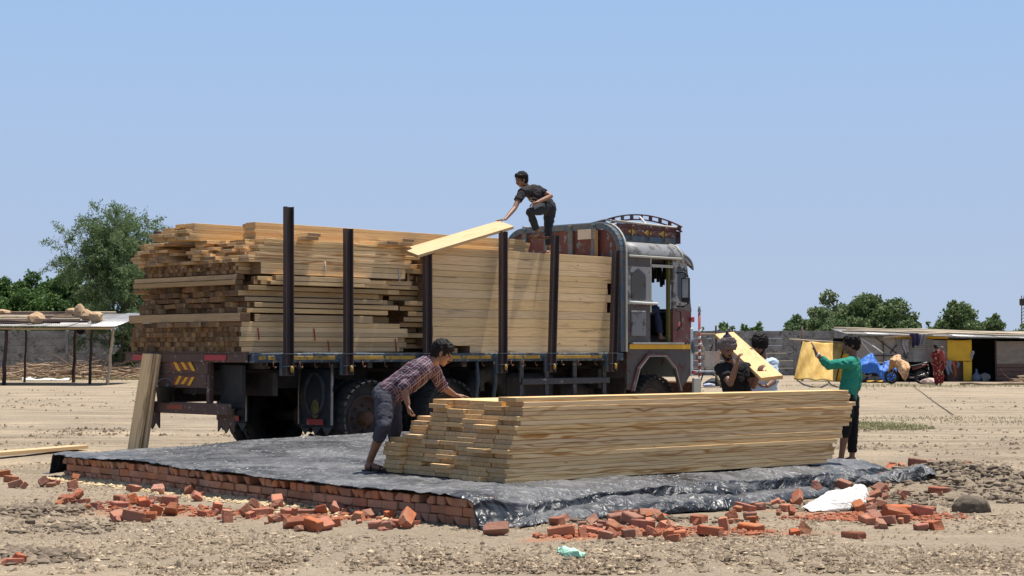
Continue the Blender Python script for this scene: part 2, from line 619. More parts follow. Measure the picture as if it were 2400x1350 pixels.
def make_ground():
    ys = np.concatenate([np.linspace(-30, 12, 22), np.arange(12.1, 19.5, 0.03), np.arange(19.5, 27, 0.06), np.arange(27, 60, 0.16), 60 * np.exp(np.linspace(0.004, 4.1, 90))])
    k = np.concatenate([-np.exp(np.linspace(2.6, -0.95, 22)), np.linspace(-0.375, 0.375, 370), np.exp(np.linspace(-0.95, 2.6, 22))])
    Kg, Yg = np.meshgrid(k, ys)
    Xg = Kg * (np.maximum(Yg, 0) * 0.97 + 0.4 + np.where(Yg < 12, 0, 0))
    Xg = np.where(Yg < 12, Kg * 12.04, Xg)
    x, y = Xg.ravel(), Yg.ravel()
    z = ground_h(x, y)
    nk, ny = len(k), len(ys)
    idx = np.arange(nk * ny).reshape(ny, nk)
    F = np.stack([idx[:-1, :-1].ravel(), idx[:-1, 1:].ravel(), idx[1:, 1:].ravel(), idx[1:, :-1].ravel()], 1)
    t = NT('dry_earth')
    v = t.vec('Object', (1, 1, 1))
    vs = t.vec('Object', (0.35, 1.0, 1))
    n1 = t.noise(v, 0.55, 6, 0.62)
    n2 = t.noise(vs, 1.6, 7, 0.68)
    n3 = t.noise(v, 16, 5, 0.7)
    n4 = t.noise(v, 70, 3, 0.7)
    n5 = t.noise(t.vec('Object', (0.09, 0.8, 1)), 1.0, 7, 0.7)
    c = t.mix(t.ramp(n1, 0.34, 0.62), (0.43, 0.34, 0.235), (0.32, 0.26, 0.19))
    c = t.mix(t.math('MULTIPLY', t.ramp(n2, 0.48, 0.66), 0.7), c, (0.215, 0.16, 0.105))
    c = t.mix(t.math('MULTIPLY', t.ramp(n5, 0.5, 0.64), 0.75), c, (0.205, 0.16, 0.112))
    c = t.mix(t.math('MULTIPLY', t.ramp(n5, 0.44, 0.32), 0.6), c, (0.58, 0.44, 0.285))
    # churned, greyer soil where people have been working round the platform
    sy_ = t.n('SeparateXYZ', Vector=v).outputs[1]
    wk = t.math('MULTIPLY', t.ramp(t.math('ADD', sy_, t.math('MULTIPLY', t.math('SUBTRACT', n1, 0.5), 9.0)), 21.5, 17.5), t.math('MULTIPLY_ADD', t.ramp(n2, 0.36, 0.56), 0.6, 0.3))
    c = t.mix(t.math('MULTIPLY', wk, 0.8), c, (0.315, 0.25, 0.18))
    c = t.mix(t.math('MULTIPLY', t.ramp(n3, 0.50, 0.66), 0.6), c, (0.17, 0.13, 0.09))
    c = t.mix(t.math('MULTIPLY', t.ramp(n4, 0.55, 0.70), 0.4), c, (0.56, 0.45, 0.32))
    # brick dust spread round the broken bricks, greenish weeds beyond
    for (px, py, rx, ry, col, amt) in ((330, 1205, 1.3, .45, (0.42, 0.16, 0.08), .5), (800, 1215, 1.2, .35, (0.42, 0.16, 0.08), .5), (1600, 1255, 1.2, .4, (0.50, 0.15, 0.06), .8),
                                       (2050, 1215, .9, .45, (0.50, 0.15, 0.06), .8), (1330, 1270, .4, .2, (0.5, 0.15, 0.06), .6), (2130, 1110, 1.0, .5, (0.45, 0.15, 0.07), .4),
                                       (1900, 1200, .5, .3, (0.5, 0.15, 0.06), .5),
                                       (2060, 995, 1.1, 2.0, (0.16, 0.17, 0.075), .55), (700, 925, 4, 4, (0.2, 0.2, 0.1), .3)):
        p = gp(px, py)
        mv = t.vec('Object', (1 / rx, 1 / ry, 0), loc=(-p.x / rx, -p.y / ry, 0))
        ln = t.n('VectorMath', {'operation': 'LENGTH'}, Vector=mv).outputs['Value']
        q = t.math('ADD', ln, t.math('MULTIPLY', t.math('SUBTRACT', t.noise(v, 5, 5, 0.7), 0.5), 1.6))
        c = t.mix(t.math('MULTIPLY', t.ramp(q, 1.0, 0.35), amt), c, col)
    hsum = t.math('ADD', t.math('MULTIPLY', n3, 1.0), t.math('MULTIPLY', n4, 0.35))
    t.bump(hsum, 0.9, 0.06)
    m = t.done(c, 0.95, 0.0, 0.15)
    o = np_obj('ground', np.stack([x, y, z], 1), F, m)
    tag(o, kind='structure')


make_ground()


# ------------------------------------------------------------------ clods, pebbles and crumbs
def _ico():
    bm = bmesh.new()
    bmesh.ops.create_icosphere(bm, subdivisions=1, radius=1)
    V = np.array([v.co[:] for v in bm.verts]); F = np.array([[v.index for v in f.verts] for f in bm.faces])
    bm.free()
    return V, F


ICO_V, ICO_F = _ico()
OCT_V = np.array([(1, 0, 0), (-1, 0, 0), (0, 1, 0), (0, -1, 0), (0, 0, 1), (0, 0, -1)], dtype=float)
OCT_F = np.array([(0, 2, 4), (2, 1, 4), (1, 3, 4), (3, 0, 4), (2, 0, 5), (1, 2, 5), (3, 1, 5), (0, 3, 5)])


_ICO = (ICO_V, ICO_F)


def scatter_rocks(name, pts, sizes, mat, seed=1, flat=0.65, kind='stuff', label=None, cat=None, lo=False):
    rs = np.random.RandomState(seed)
    n = len(pts)
    ICO_V, ICO_F = (OCT_V, OCT_F) if lo else _ICO
    V = np.repeat(ICO_V[None], n, 0) * (1 + rs.uniform(-.38, .3, (n, len(ICO_V), 1)))
    V = V * rs.uniform(.6, 1.3, (n, 1, 3)) * np.array([1, 1, flat])
    a = rs.uniform(0, 6.283, n); ca, sa = np.cos(a)[:, None], np.sin(a)[:, None]
    X = V[:, :, 0] * ca - V[:, :, 1] * sa; Yv = V[:, :, 0] * sa + V[:, :, 1] * ca
    V = np.stack([X, Yv, V[:, :, 2]], 2) * np.asarray(sizes)[:, None, None] + np.asarray(pts)[:, None, :]
    F = (ICO_F[None] + (np.arange(n) * len(ICO_V))[:, None, None]).reshape(-1, 3)
    o = np_obj(name, V.reshape(-1, 3), F, mat, smooth=False)
    tag(o, label, cat, kind=kind)
    return o


def island_mat(name, cols, rough=0.95, scale=30, bump=0.4):
    t = NT(name)
    g = t.t.nodes.new('ShaderNodeNewGeometry')
    r = g.outputs['Random Per Island']
    c = t.mix(t.ramp(r, 0.0, 0.6), cols[0], cols[1])
    c = t.mix(t.ramp(r, 0.62, 1.0), c, cols[2])
    nn = t.noise(t.vec('Object'), scale, 4, 0.65)
    c = t.mix(t.math('MULTIPLY', t.ramp(nn, 0.4, 0.7), 0.4), c, tuple(x * 0.6 for x in cols[0]))
    t.bump(nn, bump, 0.01)
    return t.done(c, rough, 0, 0.15)


M['clod'] = island_mat('clods', ((0.17, 0.13, 0.09), (0.31, 0.235, 0.16), (0.56, 0.44, 0.30)))
M['chip'] = island_mat('brick_chips', ((0.31, 0.10, 0.052), (0.38, 0.14, 0.075), (0.26, 0.12, 0.08)))
M['sand'] = island_mat('sand', ((0.55, 0.42, 0.25), (0.62, 0.48, 0.29), (0.46, 0.35, 0.22)))


def px_points(n, x0, x1, y0, y1, seed, mask=None):
    rs = np.random.RandomState(seed)
    px, py = rs.uniform(x0, x1, n), rs.uniform(y0, y1, n)
    cy, sy = math.cos(PITCH), math.sin(PITCH)
    u, v = (px - 1200) / FPX, (675 - py) / FPX
    k = -CAM_H / (sy + v * cy)
    X, Yv = u * k, (cy - v * sy) * k
    if mask is not None:
        ok = mask(X, Yv, rs)
        X, Yv = X[ok], Yv[ok]
    return np.column_stack([X, Yv, ground_h(X, Yv)])


def on_platform(x, y, mg=0.0):
    d = Vector((x - A0.x, y - A0.y, 0))
    det = E1.x * E2.y - E2.x * E1.y
    a = (d.x * E2.y - E2.x * d.y) / det
    b = (E1.x * d.y - d.x * E1.y) / det
    return -mg < a < 6.4 + mg and -mg < b < 8.2 + mg


def mask_clump(X, Yv, rs):
    det = E1.x * E2.y - E2.x * E1.y
    dx, dy = X - A0.x, Yv - A0.y
    a = (dx * E2.y - E2.x * dy) / det
    b = (E1.x * dy - dx * E1.y) / det
    inside = (a > -.05) & (a < 6.4) & (b > -.05) & (b < 8.2)
    q = fbm(np.stack([X * .7, Yv * .7, X * 0 + 2.0], 1), 3, 31) * 1.6 + .55
    return (~inside) & (rs.rand(len(X)) < q)


P = px_points(95000, -60, 2460, 1085, 1352, 5, mask_clump)
rs_ = np.random.RandomState(3)
scatter_rocks('soil_clods', P, 0.005 + 0.020 * rs_.rand(len(P)) ** 4.5, M['clod'], 2, .8, lo=True)
P = px_points(5200, -60, 2460, 1085, 1352, 15, mask_clump)
scatter_rocks('larger_clods', P, 0.012 + 0.022 * rs_.rand(len(P)) ** 3, M['clod'], 12, .75)


def mask_streak(X, Yv, rs):
    ok = mask_clump(X, Yv, rs)
    q = fbm(np.stack([X * .16, Yv * .75, X * 0 + 5.0], 1), 4, 37, .6) * 3.4 - .08
    return ok & (rs.rand(len(X)) < q)


P = px_points(52000, -60, 2460, 900, 1100, 6, mask_streak)
scatter_rocks('far_soil_clods', P, 0.010 + 0.042 * rs_.rand(len(P)) ** 4, island_mat('streak_clods', ((0.12, 0.092, 0.065), (0.20, 0.155, 0.108), (0.34, 0.26, 0.18))), 4, .85, lo=True)


def heap(cx, cy, rx, ry, n, seed):
    rs = np.random.RandomState(seed)
    out = []
    c = gp(cx, cy)
    for i in range(n):
        a, r = rs.uniform(0, 6.283), rs.rand() ** .6
        out.append((c.x + rx * r * math.cos(a), c.y + ry * r * math.sin(a)))
    return out


pts = heap(60, 1205, .6, .8, 1100, 1) + heap(30, 1315, .5, .5, 800, 2) + heap(2190, 1135, 1.1, 1.7, 2600, 3) + heap(2370, 1160, .9, 1.6, 2000, 4) + heap(2110, 1185, .5, .7, 260, 5) \
    + heap(150, 1240, .5, .5, 160, 6) + heap(1820, 1190, 1.2, .5, 220, 7) + heap(1500, 1225, 1.0, .4, 200, 8)
pts = [p for p in pts if not on_platform(*p)]
P = np.array(pts); P = np.column_stack([P, ground_h(P[:, 0], P[:, 1]) + .004])
scatter_rocks('dug_soil_lumps', P, 0.010 + 0.05 * rs_.rand(len(P)) ** 3, island_mat('dug_soil', ((0.14, 0.108, 0.078), (0.20, 0.155, 0.112), (0.29, 0.225, 0.16))), 5)

# brick chips and powder lumps
pts = []
for (cx, cy, rx, ry, n) in ((330, 1195, .9, .35, 420), (820, 1215, .9, .3, 520), (1580, 1255, .8, .3, 650), (2080, 1215, .7, .4, 650), (1330, 1265, .25, .15, 160), (550, 1205, .6, .25, 160), (1960, 1220, .5, .2, 200), (2130, 1112, .8, .4, 120)):
    pts += heap(cx, cy, rx, ry, n, cx)
P = np.array(pts); P = np.column_stack([P, ground_h(P[:, 0], P[:, 1]) + .004])
scatter_rocks('brick_crumbs', P, 0.006 + 0.036 * rs_.rand(len(P)) ** 3.5, M['chip'], 6, flat=.6)

# pale sand spilled along the foot of the brick platform
rs_ = np.random.RandomState(9)
pts, szs = [], []
for i in range(3000):
    b = rs_.uniform(0.9, 7.6)
    dn = abs(rs_.normal(0, .13)) + .02
    p = A0 + E2 * b - E1 * dn
    wgt = 1.0 if b > 3.2 else 0.35
    if rs_.rand() > wgt: continue
    pts.append((p.x, p.y, gz(p.x, p.y) + max(0, .022 - dn * .12)))
    szs.append(.010 + .034 * rs_.rand() ** 2)
scatter_rocks('spilled_sand', pts, szs, M['sand'], 7, flat=.55)

# ------------------------------------------------------------------ brick platform
BH, BW, BL = 0.072, 0.105, 0.215


def brick_mesh(name, L, W, Hh, mat, seed, broken=0.0, frog=False):
    rs = random.Random(seed)
    bm = bmesh.new()
    bmesh.ops.create_cube(bm, size=1)
    for v in bm.verts: v.co = Vector((v.co.x * L, v.co.y * W, v.co.z * Hh))
    bmesh.ops.bevel(bm, geom=bm.edges[:], offset=0.007, segments=1, affect='EDGES')
    if frog:
        top = max(bm.faces, key=lambda f: f.calc_center_median().z)
        r = bmesh.ops.inset_region(bm, faces=[top], thickness=W * .22)
        bmesh.ops.translate(bm, verts=list(top.verts), vec=(0, 0, -.013))
    for v in bm.verts:
        v.co += Vector([rs.uniform(-1, 1) * 0.0035 for _ in range(3)])
    for k in range(rs.choice((0, 1, 2)) + (1 if broken else 0)):
        n = Vector((rs.choice((-1, 1)) * rs.uniform(.4, 1), rs.choice((-1, 1)) * rs.uniform(.4, 1), rs.choice((-1, 1)) * rs.uniform(.2, 1))).normalized()
        ext = abs(n.x) * L / 2 + abs(n.y) * W / 2 + abs(n.z) * Hh / 2
        g = bmesh.ops.bisect_plane(bm, geom=bm.verts[:] + bm.edges[:] + bm.faces[:], plane_co=n * (ext - rs.uniform(.018, .04)), plane_no=n, clear_outer=True)
        ed = [e for e in g['geom_cut'] if isinstance(e, bmesh.types.BMEdge)]
        if ed: bmesh.ops.contextual_create(bm, geom=ed)
    if broken:
        n = Vector((1, rs.uniform(-.5, .5), rs.uniform(-.4, .4))).normalized()
        g = bmesh.ops.bisect_plane(bm, geom=bm.verts[:] + bm.edges[:] + bm.faces[:], plane_co=(L * (0.5 - broken), 0, 0), plane_no=n, clear_outer=True)
        ed = [e for e in g['geom_cut'] if isinstance(e, bmesh.types.BMEdge)]
        f = bmesh.ops.contextual_create(bm, geom=ed)['faces']
        if f:
            pk = bmesh.ops.poke(bm, faces=f)
            for v in pk['verts']: v.co += n * rs.uniform(-.02, .02)
        c = sum((v.co for v in bm.verts), Vector()) / len(bm.verts)
        for v in bm.verts: v.co -= c
    bmesh.ops.recalc_face_normals(bm, faces=bm.faces)
    me = bpy.data.meshes.new(name); bm.to_mesh(me); bm.free()
    me.materials.append(mat)
    return me


WB = [brick_mesh('brick', BL, BW, BH, M['brick_wall'], i) for i in range(5)]
plat = empty('brick_platform', A0)
tag(plat, 'low platform of three courses of red brick under the black plastic sheet', 'platform')
ang2 = math.atan2(E2.y, E2.x)
for course in range(3):
    head = course != 1
    step = (BW if head else BL) + 0.007
    n = int(7.72 / step)
    for i in range(n):
        b = (i + .5) * step + (0.0 if course != 2 else .03)
        wob = 0.035 * math.sin(b * .9) + 0.02 * math.sin(b * 2.3 + 1)
        off = (BL if head else BW) / 2 + rnd.uniform(-.012, .010) + (rnd.uniform(-.015, .03) if course == 2 else 0) + wob
        p = E2 * b + E1 * off
        z = .004 + course * (BH + .005) + BH / 2 + .012 * math.sin(b * 1.1 + 2) + (rnd.uniform(-.006, .004) if course == 2 else 0)
        if course == 2 and rnd.random() < .06: continue
        inst('brick', rnd.choice(WB), (p.x, p.y, z), (rnd.uniform(-.02, .02), rnd.uniform(-.02, .02), ang2 + (math.pi / 2 if head else 0) + rnd.uniform(-.03, .03)), plat)
mb = MB()
core = [(.26, .42), (6.05, .42), (6.05, 7.0), (2.9, 7.0), (2.0, 7.75), (.26, 7.75)]
mb.prism(core, lambda a, b, d: E1 * a + E2 * b + Vector((0, 0, d)), 0.0, .205)
mb.build('brick_fill', M['brick_wall'], plat)


# ------------------------------------------------------------------ black plastic sheet over the platform
def sstep(x, a, b):
    t = np.clip((x - a) / (b - a), 0, 1)
    return t * t * (3 - 2 * t)


def tarp_top(a, b):
    return .252 + .085 * sstep(b, 4.8, 7.0) * sstep(a, 1.0, 3.2) + .012 * np.sin(b * 1.1 + 2) * sstep(-a, -1.5, 0)


def make_tarp():
    na, nb = 250, 300
    a = np.linspace(-0.085, 6.75, na); s = np.linspace(-0.40, 8.75, nb)
    Ag, Sg = np.meshgrid(a, s)
    Ag = Ag.copy(); Sg = Sg.copy()
    z0 = np.zeros(Ag.size)
    av, sv = Ag.ravel(), Sg.ravel()
    q = np.stack([av, sv, z0], 1)
    top = tarp_top(av, sv)
    # wrinkles
    wr = .022 * fbm(q * 1.3, 4, 41) + .030 * (0.5 - np.abs(fbm(q * np.array([2.2, 4.5, 1]), 3, 43, .6))) + .016 * (0.5 - np.abs(fbm(q * np.array([7, 9, 1]), 3, 45, .65)))
    b = sv.copy(); z = top + wr - .008 - .05 * sstep(-sv, -.28, .0) * (.6 + 1.2 * np.abs(fbm(np.stack([av * 1.7, z0, z0], 1), 3, 59)))
    # front drop
    f = sv < 0
    d = -sv
    fold = .09 * fbm(np.stack([av * 2.2, sv * .8, z0], 1), 3, 47) + .06 * (0.5 - np.abs(fbm(np.stack([av * 7, sv * 1.5 + av, z0], 1), 2, 49)))
    lip = .10 * fbm(np.stack([av * 1.1, z0, z0], 1), 3, 57)
    zz = top - top * sstep(d + lip, -.06, .36) + .01
    zz = zz - .05 * (.6 + 1.2 * np.abs(fbm(np.stack([av * 1.7, z0, z0], 1), 3, 59))) * (1 - sstep(d, 0, .3))
    zz = np.where(d > .34, .012 + .05 * np.clip(fbm(q * 3, 3, 51) + .2, 0, 1), zz) + wr * .5
    b = np.where(f, -(.09 * sstep(d, 0, .2) + np.clip(d - .2, 0, 1) * .62) + fold * sstep(d, .0, .15) - .02, b)
    z = np.where(f, zz, z)
    # far end and back edge
    lim = 7.75 - .55 * sstep(av, 1.3, 2.6)
    e = sv - lim
    g = e > 0
    z = np.where(g, np.maximum(top * (1 - sstep(e, 0, .42)) + .012, .012) + wr * .6, z)
    b = np.where(g, lim + e * .33 * (1 - .6 * sstep(av, 1.3, 2.6)), b)
    # right end
    r = av > 6.15
    er = av - 6.15
    z = np.where(r, z * (1 - sstep(er, 0, .45)) + .012, z)
    aa = np.where(r, 6.15 + er * .75, av)
    # left edge hangs just over the bricks
    l = np.clip(-av + .03, 0, 1)
    z = z + .014 * sstep(-av, -.35, -.05) - np.where(sv > .1, l * .20, l * .1) * (.7 + .5 * fbm(np.stack([sv * 1.2, z0, z0], 1), 2, 53))
    aa = aa + .035 * np.sin(b * .9) + 0.02 * np.sin(b * 2.3 + 1) - .01
    crn = (av < .25) & (sv < 0)
    aa = np.where(crn, aa + .02, aa)
    X = A0.x + aa * E1.x + b * E2.x; Yv = A0.y + aa * E1.y + b * E2.y
    z = np.maximum(z, ground_h(X, Yv) + .008)
    idx = np.arange(na * nb).reshape(nb, na)
    F = np.stack([idx[:-1, :-1].ravel(), idx[:-1, 1:].ravel(), idx[1:, 1:].ravel(), idx[1:, :-1].ravel()], 1)
    return np.stack([X, Yv, z], 1), F


def plastic_mat(name, base, dust, dust_amt=0.5, rough=0.3, scale=9):
    t = NT(name)
    v = t.vec('Object')
    n1 = t.noise(v, 1.4, 6, 0.65)
    n2 = t.noise(t.vec('Object', (1, 1, 1)), scale * 2.4, 4, 0.6, 0.6)
    cr = t.n('TexVoronoi', {'feature': 'DISTANCE_TO_EDGE'}, Vector=t.n('VectorMath', {'operation': 'MULTIPLY_ADD'}, **{'#0': v, '#1': (1, 1, 1), '#2': t.n('TexNoise', Scale=3.0, Vector=v).outputs[1]}).outputs[0], Scale=scale)
    gn = t.n('SeparateXYZ', Vector=t.t.nodes.new('ShaderNodeNewGeometry').outputs['Normal']).outputs[2]   # dust kept to flat tops; paints the shaded front drop darker
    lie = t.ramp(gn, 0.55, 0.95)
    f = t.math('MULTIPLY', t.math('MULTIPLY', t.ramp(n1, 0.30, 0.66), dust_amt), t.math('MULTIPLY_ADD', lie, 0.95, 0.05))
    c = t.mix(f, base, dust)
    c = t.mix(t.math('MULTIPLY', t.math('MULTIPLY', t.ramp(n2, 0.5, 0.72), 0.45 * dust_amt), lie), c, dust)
    # creases: sharp ridges where the sheet has been folded and trodden
    cre = None
    for k, (sv, sc_) in enumerate((((1, .45, 1), scale * .28), ((.5, 1, 1), scale * .5), ((1, 1, 1), scale * 1.1))):
        nn_ = t.noise(t.vec('Object', sv, rot=(0, 0, .6 * k)), sc_, 3, 0.55, 0.8)
        rg = t.ramp(t.math('ABSOLUTE', t.math('SUBTRACT', nn_, 0.5)), 0.09, 0.0)
        rg = t.math('MULTIPLY', rg, (1.0, 0.7, 0.4)[k])
        cre = rg if cre is None else t.math('ADD', cre, rg)
    hgt = t.math('ADD', cre, t.math('MULTIPLY', t.noise(v, scale * .5, 4, 0.5, 1.0), 1.5))
    t.bump(hgt, 0.6, 0.22 / scale)
    r = t.math('MULTIPLY_ADD', t.ramp(n1, 0.3, 0.7), 0.25, rough)
    return t.done(c, r, 0.0, 0.38)


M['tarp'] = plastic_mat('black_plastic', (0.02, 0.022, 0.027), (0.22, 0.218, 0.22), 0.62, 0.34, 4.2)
V, F = make_tarp()
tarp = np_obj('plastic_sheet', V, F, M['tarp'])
sol = tarp.modifiers.new('thick', 'SOLIDIFY'); sol.thickness = 0.004
tag(tarp, 'large crinkled black plastic sheet spread over the brick platform', 'plastic sheet')


def crumple(name, spine, mat, label, cat, seed=1, nl=90, nw=22, amp=.3):
    """a bunched strip of sheet lying along a path of (px, py, half width, height)"""
    rs = np.random.RandomState(seed)
    P = [gp(a, b) for a, b, _, _ in spine]
    W = [c for _, _, c, _ in spine]; Hh = [d for _, _, _, d in spine]
    acc = [0]
    for i in range(1, len(P)): acc.append(acc[-1] + (P[i] - P[i - 1]).length)
    V = []
    for i in range(nl + 1):
        s = acc[-1] * i / nl
        x, y = np.interp(s, acc, [p.x for p in P]), np.interp(s, acc, [p.y for p in P])
        w_, h_ = np.interp(s, acc, W), np.interp(s, acc, Hh)
        k = min(range(len(acc) - 1), key=lambda j: abs((acc[j] + acc[j + 1]) / 2 - s))
        d = (P[k + 1] - P[k]).normalized(); nrm = Vector((-d.y, d.x, 0))
        for j in range(nw + 1):
            t = j / nw * 2 - 1
            V.append((x + nrm.x * w_ * t, y + nrm.y * w_ * t, h_ * max(0, 1 - abs(t) ** 3.2) , s, t, h_))
    V = np.array(V)
    q = np.stack([V[:, 3] * 1.9, V[:, 4] * .7, np.full(len(V), seed * 3.1)], 1)
    n = fbm(q, 4, seed * 5 + 60, .6) + .7 * (0.35 - np.abs(fbm(q * np.array([1.2, 3.2, 1]), 3, seed * 5 + 63, .6)))
    z = V[:, 2] * (1 + amp * 2.2 * n) + np.abs(n) * .02 * np.clip(V[:, 5] * 12, 0, 1)
    x = V[:, 0] + .03 * fbm(q + 9, 3, 71); y = V[:, 1] + .05 * fbm(q + 19, 3, 73)
    z = np.maximum(z, 0) + ground_h(x, y) + .008
    idx = np.arange((nl + 1) * (nw + 1)).reshape(nl + 1, nw + 1)
    F = np.stack([idx[:-1, :-1].ravel(), idx[1:, :-1].ravel(), idx[1:, 1:].ravel(), idx[:-1, 1:].ravel()], 1)
    o = np_obj(name, np.stack([x, y, z], 1), F, mat)
    sl = o.modifiers.new('thick', 'SOLIDIFY'); sl.thickness = .004
    tag(o, label, cat)
    return o


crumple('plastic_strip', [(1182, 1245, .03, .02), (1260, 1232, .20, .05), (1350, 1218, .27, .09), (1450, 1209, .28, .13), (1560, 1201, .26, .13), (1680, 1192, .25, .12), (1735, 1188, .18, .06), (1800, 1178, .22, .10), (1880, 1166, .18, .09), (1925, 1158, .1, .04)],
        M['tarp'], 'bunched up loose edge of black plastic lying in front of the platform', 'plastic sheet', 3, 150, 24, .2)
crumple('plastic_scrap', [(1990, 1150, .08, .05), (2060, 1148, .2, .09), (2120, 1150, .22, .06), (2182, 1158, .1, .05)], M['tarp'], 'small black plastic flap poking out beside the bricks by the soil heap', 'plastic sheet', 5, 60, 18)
M['sack'] = plastic_mat('white_sack', (0.62, 0.60, 0.56), (0.5, 0.45, 0.38), 0.4, 0.6, 6)
crumple('white_sack', [(1886, 1202, .06, .02), (1915, 1199, .14, .07), (1950, 1196, .19, .12), (1990, 1190, .17, .13), (2016, 1181, .10, .16), (2026, 1176, .04, .10)], M['sack'], 'crumpled white woven sack lying on the broken bricks', 'sack', 7, 60, 24, .22)
M['green_bag'] = plastic_mat('pale_green_plastic', (0.35, 0.66, 0.47), (0.55, 0.72, 0.55), 0.5, 0.4, 14)
crumple('plastic_bag', [(1312, 1301, .02, .015), (1330, 1307, .06, .04), (1350, 1314, .06, .035), (1366, 1313, .03, .02)], M['green_bag'], 'torn pale green plastic bag on bare soil in front of the bricks', 'plastic bag', 9, 40, 18, .5)

# ------------------------------------------------------------------ loose and broken bricks
LB = [brick_mesh('brick', BL, BW, BH, M['brick'], 20 + i, 0, i % 2 == 0) for i in range(4)]
HB = [brick_mesh('half_brick', BL, BW, BH, M['brick'], 30 + i, rnd.uniform(.3, .55)) for i in range(6)]
CB = [brick_mesh('brick_chunk', BL, BW, BH, M['brick'], 40 + i, rnd.uniform(.62, .75)) for i in range(4)]
Z3 = [(5, 460), (80, 500), (115, 555), (340, 545), (430, 530), (590, 515), (580, 570), (535, 690), (620, 660), (500, 755), (640, 735), (760, 760), (960, 670), (930, 745), (1000, 800), (1060, 720), (1145, 730), (1150, 820),
      (1065, 830), (945, 830), (1250, 690), (1360, 720), (1380, 790), (1250, 790), (1265, 600), (1520, 625), (1575, 670), (1735, 770), (1815, 835), (1960, 805), (2040, 735), (2100, 785), (2180, 845), (2270, 840), (2220, 720), (2290, 780), (2370, 890), (90, 1210), (1080, 590), (1640, 790)]
Z4 = [(410, 570), (520, 575), (640, 570), (640, 670), (760, 570), (735, 490), (800, 500), (880, 470), (910, 520), (815, 630), (900, 610), (1020, 600), (1090, 560), (1100, 680), (950, 700), (1000, 700), (1185, 600), (1210, 690), (460, 710), (540, 705), (305, 690), (860, 560), (960, 560)]
ZC = [(1930, 625), (1920, 665), (1930, 745), (2080, 610), (2150, 590)]
Z5 = [(740, 710), (700, 620), (985, 615), (980, 685), (1080, 630), (1100, 725), (1170, 670), (1210, 600), (1290, 715), (1320, 620), (1450, 580), (1480, 700), (1590, 650), (1600, 740), (1690, 710), (1850, 600), (1945, 700), (2050, 660), (2110, 590), (2250, 560), (2270, 660), (2350, 475), (2220, 480), (740, 470), (680, 485), (1400, 640), (1250, 560), (1540, 600), (1030, 660)]
Z6 = [(585, 635), (415, 640), (745, 560), (960, 540), (740, 495), (830, 505), (910, 505), (985, 460), (1050, 480), (1170, 490), (1280, 495), (1085, 690), (1150, 650), (1190, 730), (1260, 680), (1330, 730), (1400, 700), (1190, 770), (1320, 810), (1440, 790), (1590, 740), (1650, 710), (1725, 615),
      (1260, 570), (1280, 550), (1250, 840), (500, 700), (640, 885), (1040, 910), (1660, 840), (1150, 800), (1370, 760), (1230, 620), (1430, 610)]
Z7 = [(1335, 390), (1430, 400), (1520, 385), (1550, 440), (1590, 420), (1640, 400), (1735, 430), (1950, 520)]
K = 700 / 2400


def drop_bricks(lst, ox, oy, label, group, big=.5, stack=(), extra=.0):
    todo = [(zx, zy, i, 1.0) for i, (zx, zy) in enumerate(lst)]
    for (zx, zy) in lst:
        for _ in range(int(extra) + (rnd.random() < extra % 1)): todo.append((zx + rnd.uniform(-80, 80), zy + rnd.uniform(-28, 28), 999, rnd.uniform(.4, .85)))
    for (zx, zy, i, sc_) in todo:
        p = gp(ox + zx * K, oy + zy * K)
        if on_platform(p.x, p.y, .06): continue
        kind = rnd.random() + (0 if i < 999 else .4)
        me = rnd.choice(LB) if kind < big else (rnd.choice(HB) if kind < .80 else rnd.choice(CB))
        nm = 'loose_brick' if kind < big else 'broken_brick'
        tilt = rnd.random()
        rx, ry = (rnd.uniform(-.15, .15), rnd.uniform(-.15, .15)) if tilt < .45 else (rnd.choice((0, math.pi / 2, .6, -.6, 2.4)) + rnd.uniform(-.25, .25), rnd.uniform(-.45, .45))
        rm = rot3(rx, ry, rnd.uniform(0, 6.28))
        sc_ *= rnd.uniform(.86, 1.0)
        zs = [(rm @ v.co).z * sc_ for v in me.vertices]
        up = stack[i] if i < len(stack) else -rnd.uniform(.0, .02)
        o = inst(nm, me, (p.x, p.y + .04, gz(p.x, p.y) - min(zs) - .004 + up), rm, None, (sc_, sc_, sc_))
        tag(o, ('whole ' if nm == 'loose_brick' else 'half ' if me in HB and i < 999 else 'chunk of ') + label, 'brick', group)


drop_bricks(Z3, 0, 980, 'red brick lying on the soil along the left part of the platform', 'bricks scattered along the platform wall', .25, (), 1.0)
drop_bricks(Z4, 600, 1040, 'red brick in the heap against the platform wall near its corner', 'heap of broken bricks by the platform wall', .22, (), 1.6)
drop_bricks(ZC, 600, 1040, 'red brick beside the platform corner where the black sheet hangs down', 'bricks at the platform corner', .9, (.075, 0, 0, .01, .01))
drop_bricks(Z5, 1100, 1060, 'orange red brick in the rubble before the bunched plastic strip', 'rubble bricks in front of the plastic strip', .3, (), 1.5)
drop_bricks(Z6, 1700, 1000, 'orange red brick in the rubble heap around the white sack', 'rubble bricks around the white sack', .4, (), 1.2)
drop_bricks(Z7, 1700, 1000, 'red brick in the row beside the dug soil heap behind the black flap', 'bricks beside the soil heap', .8)

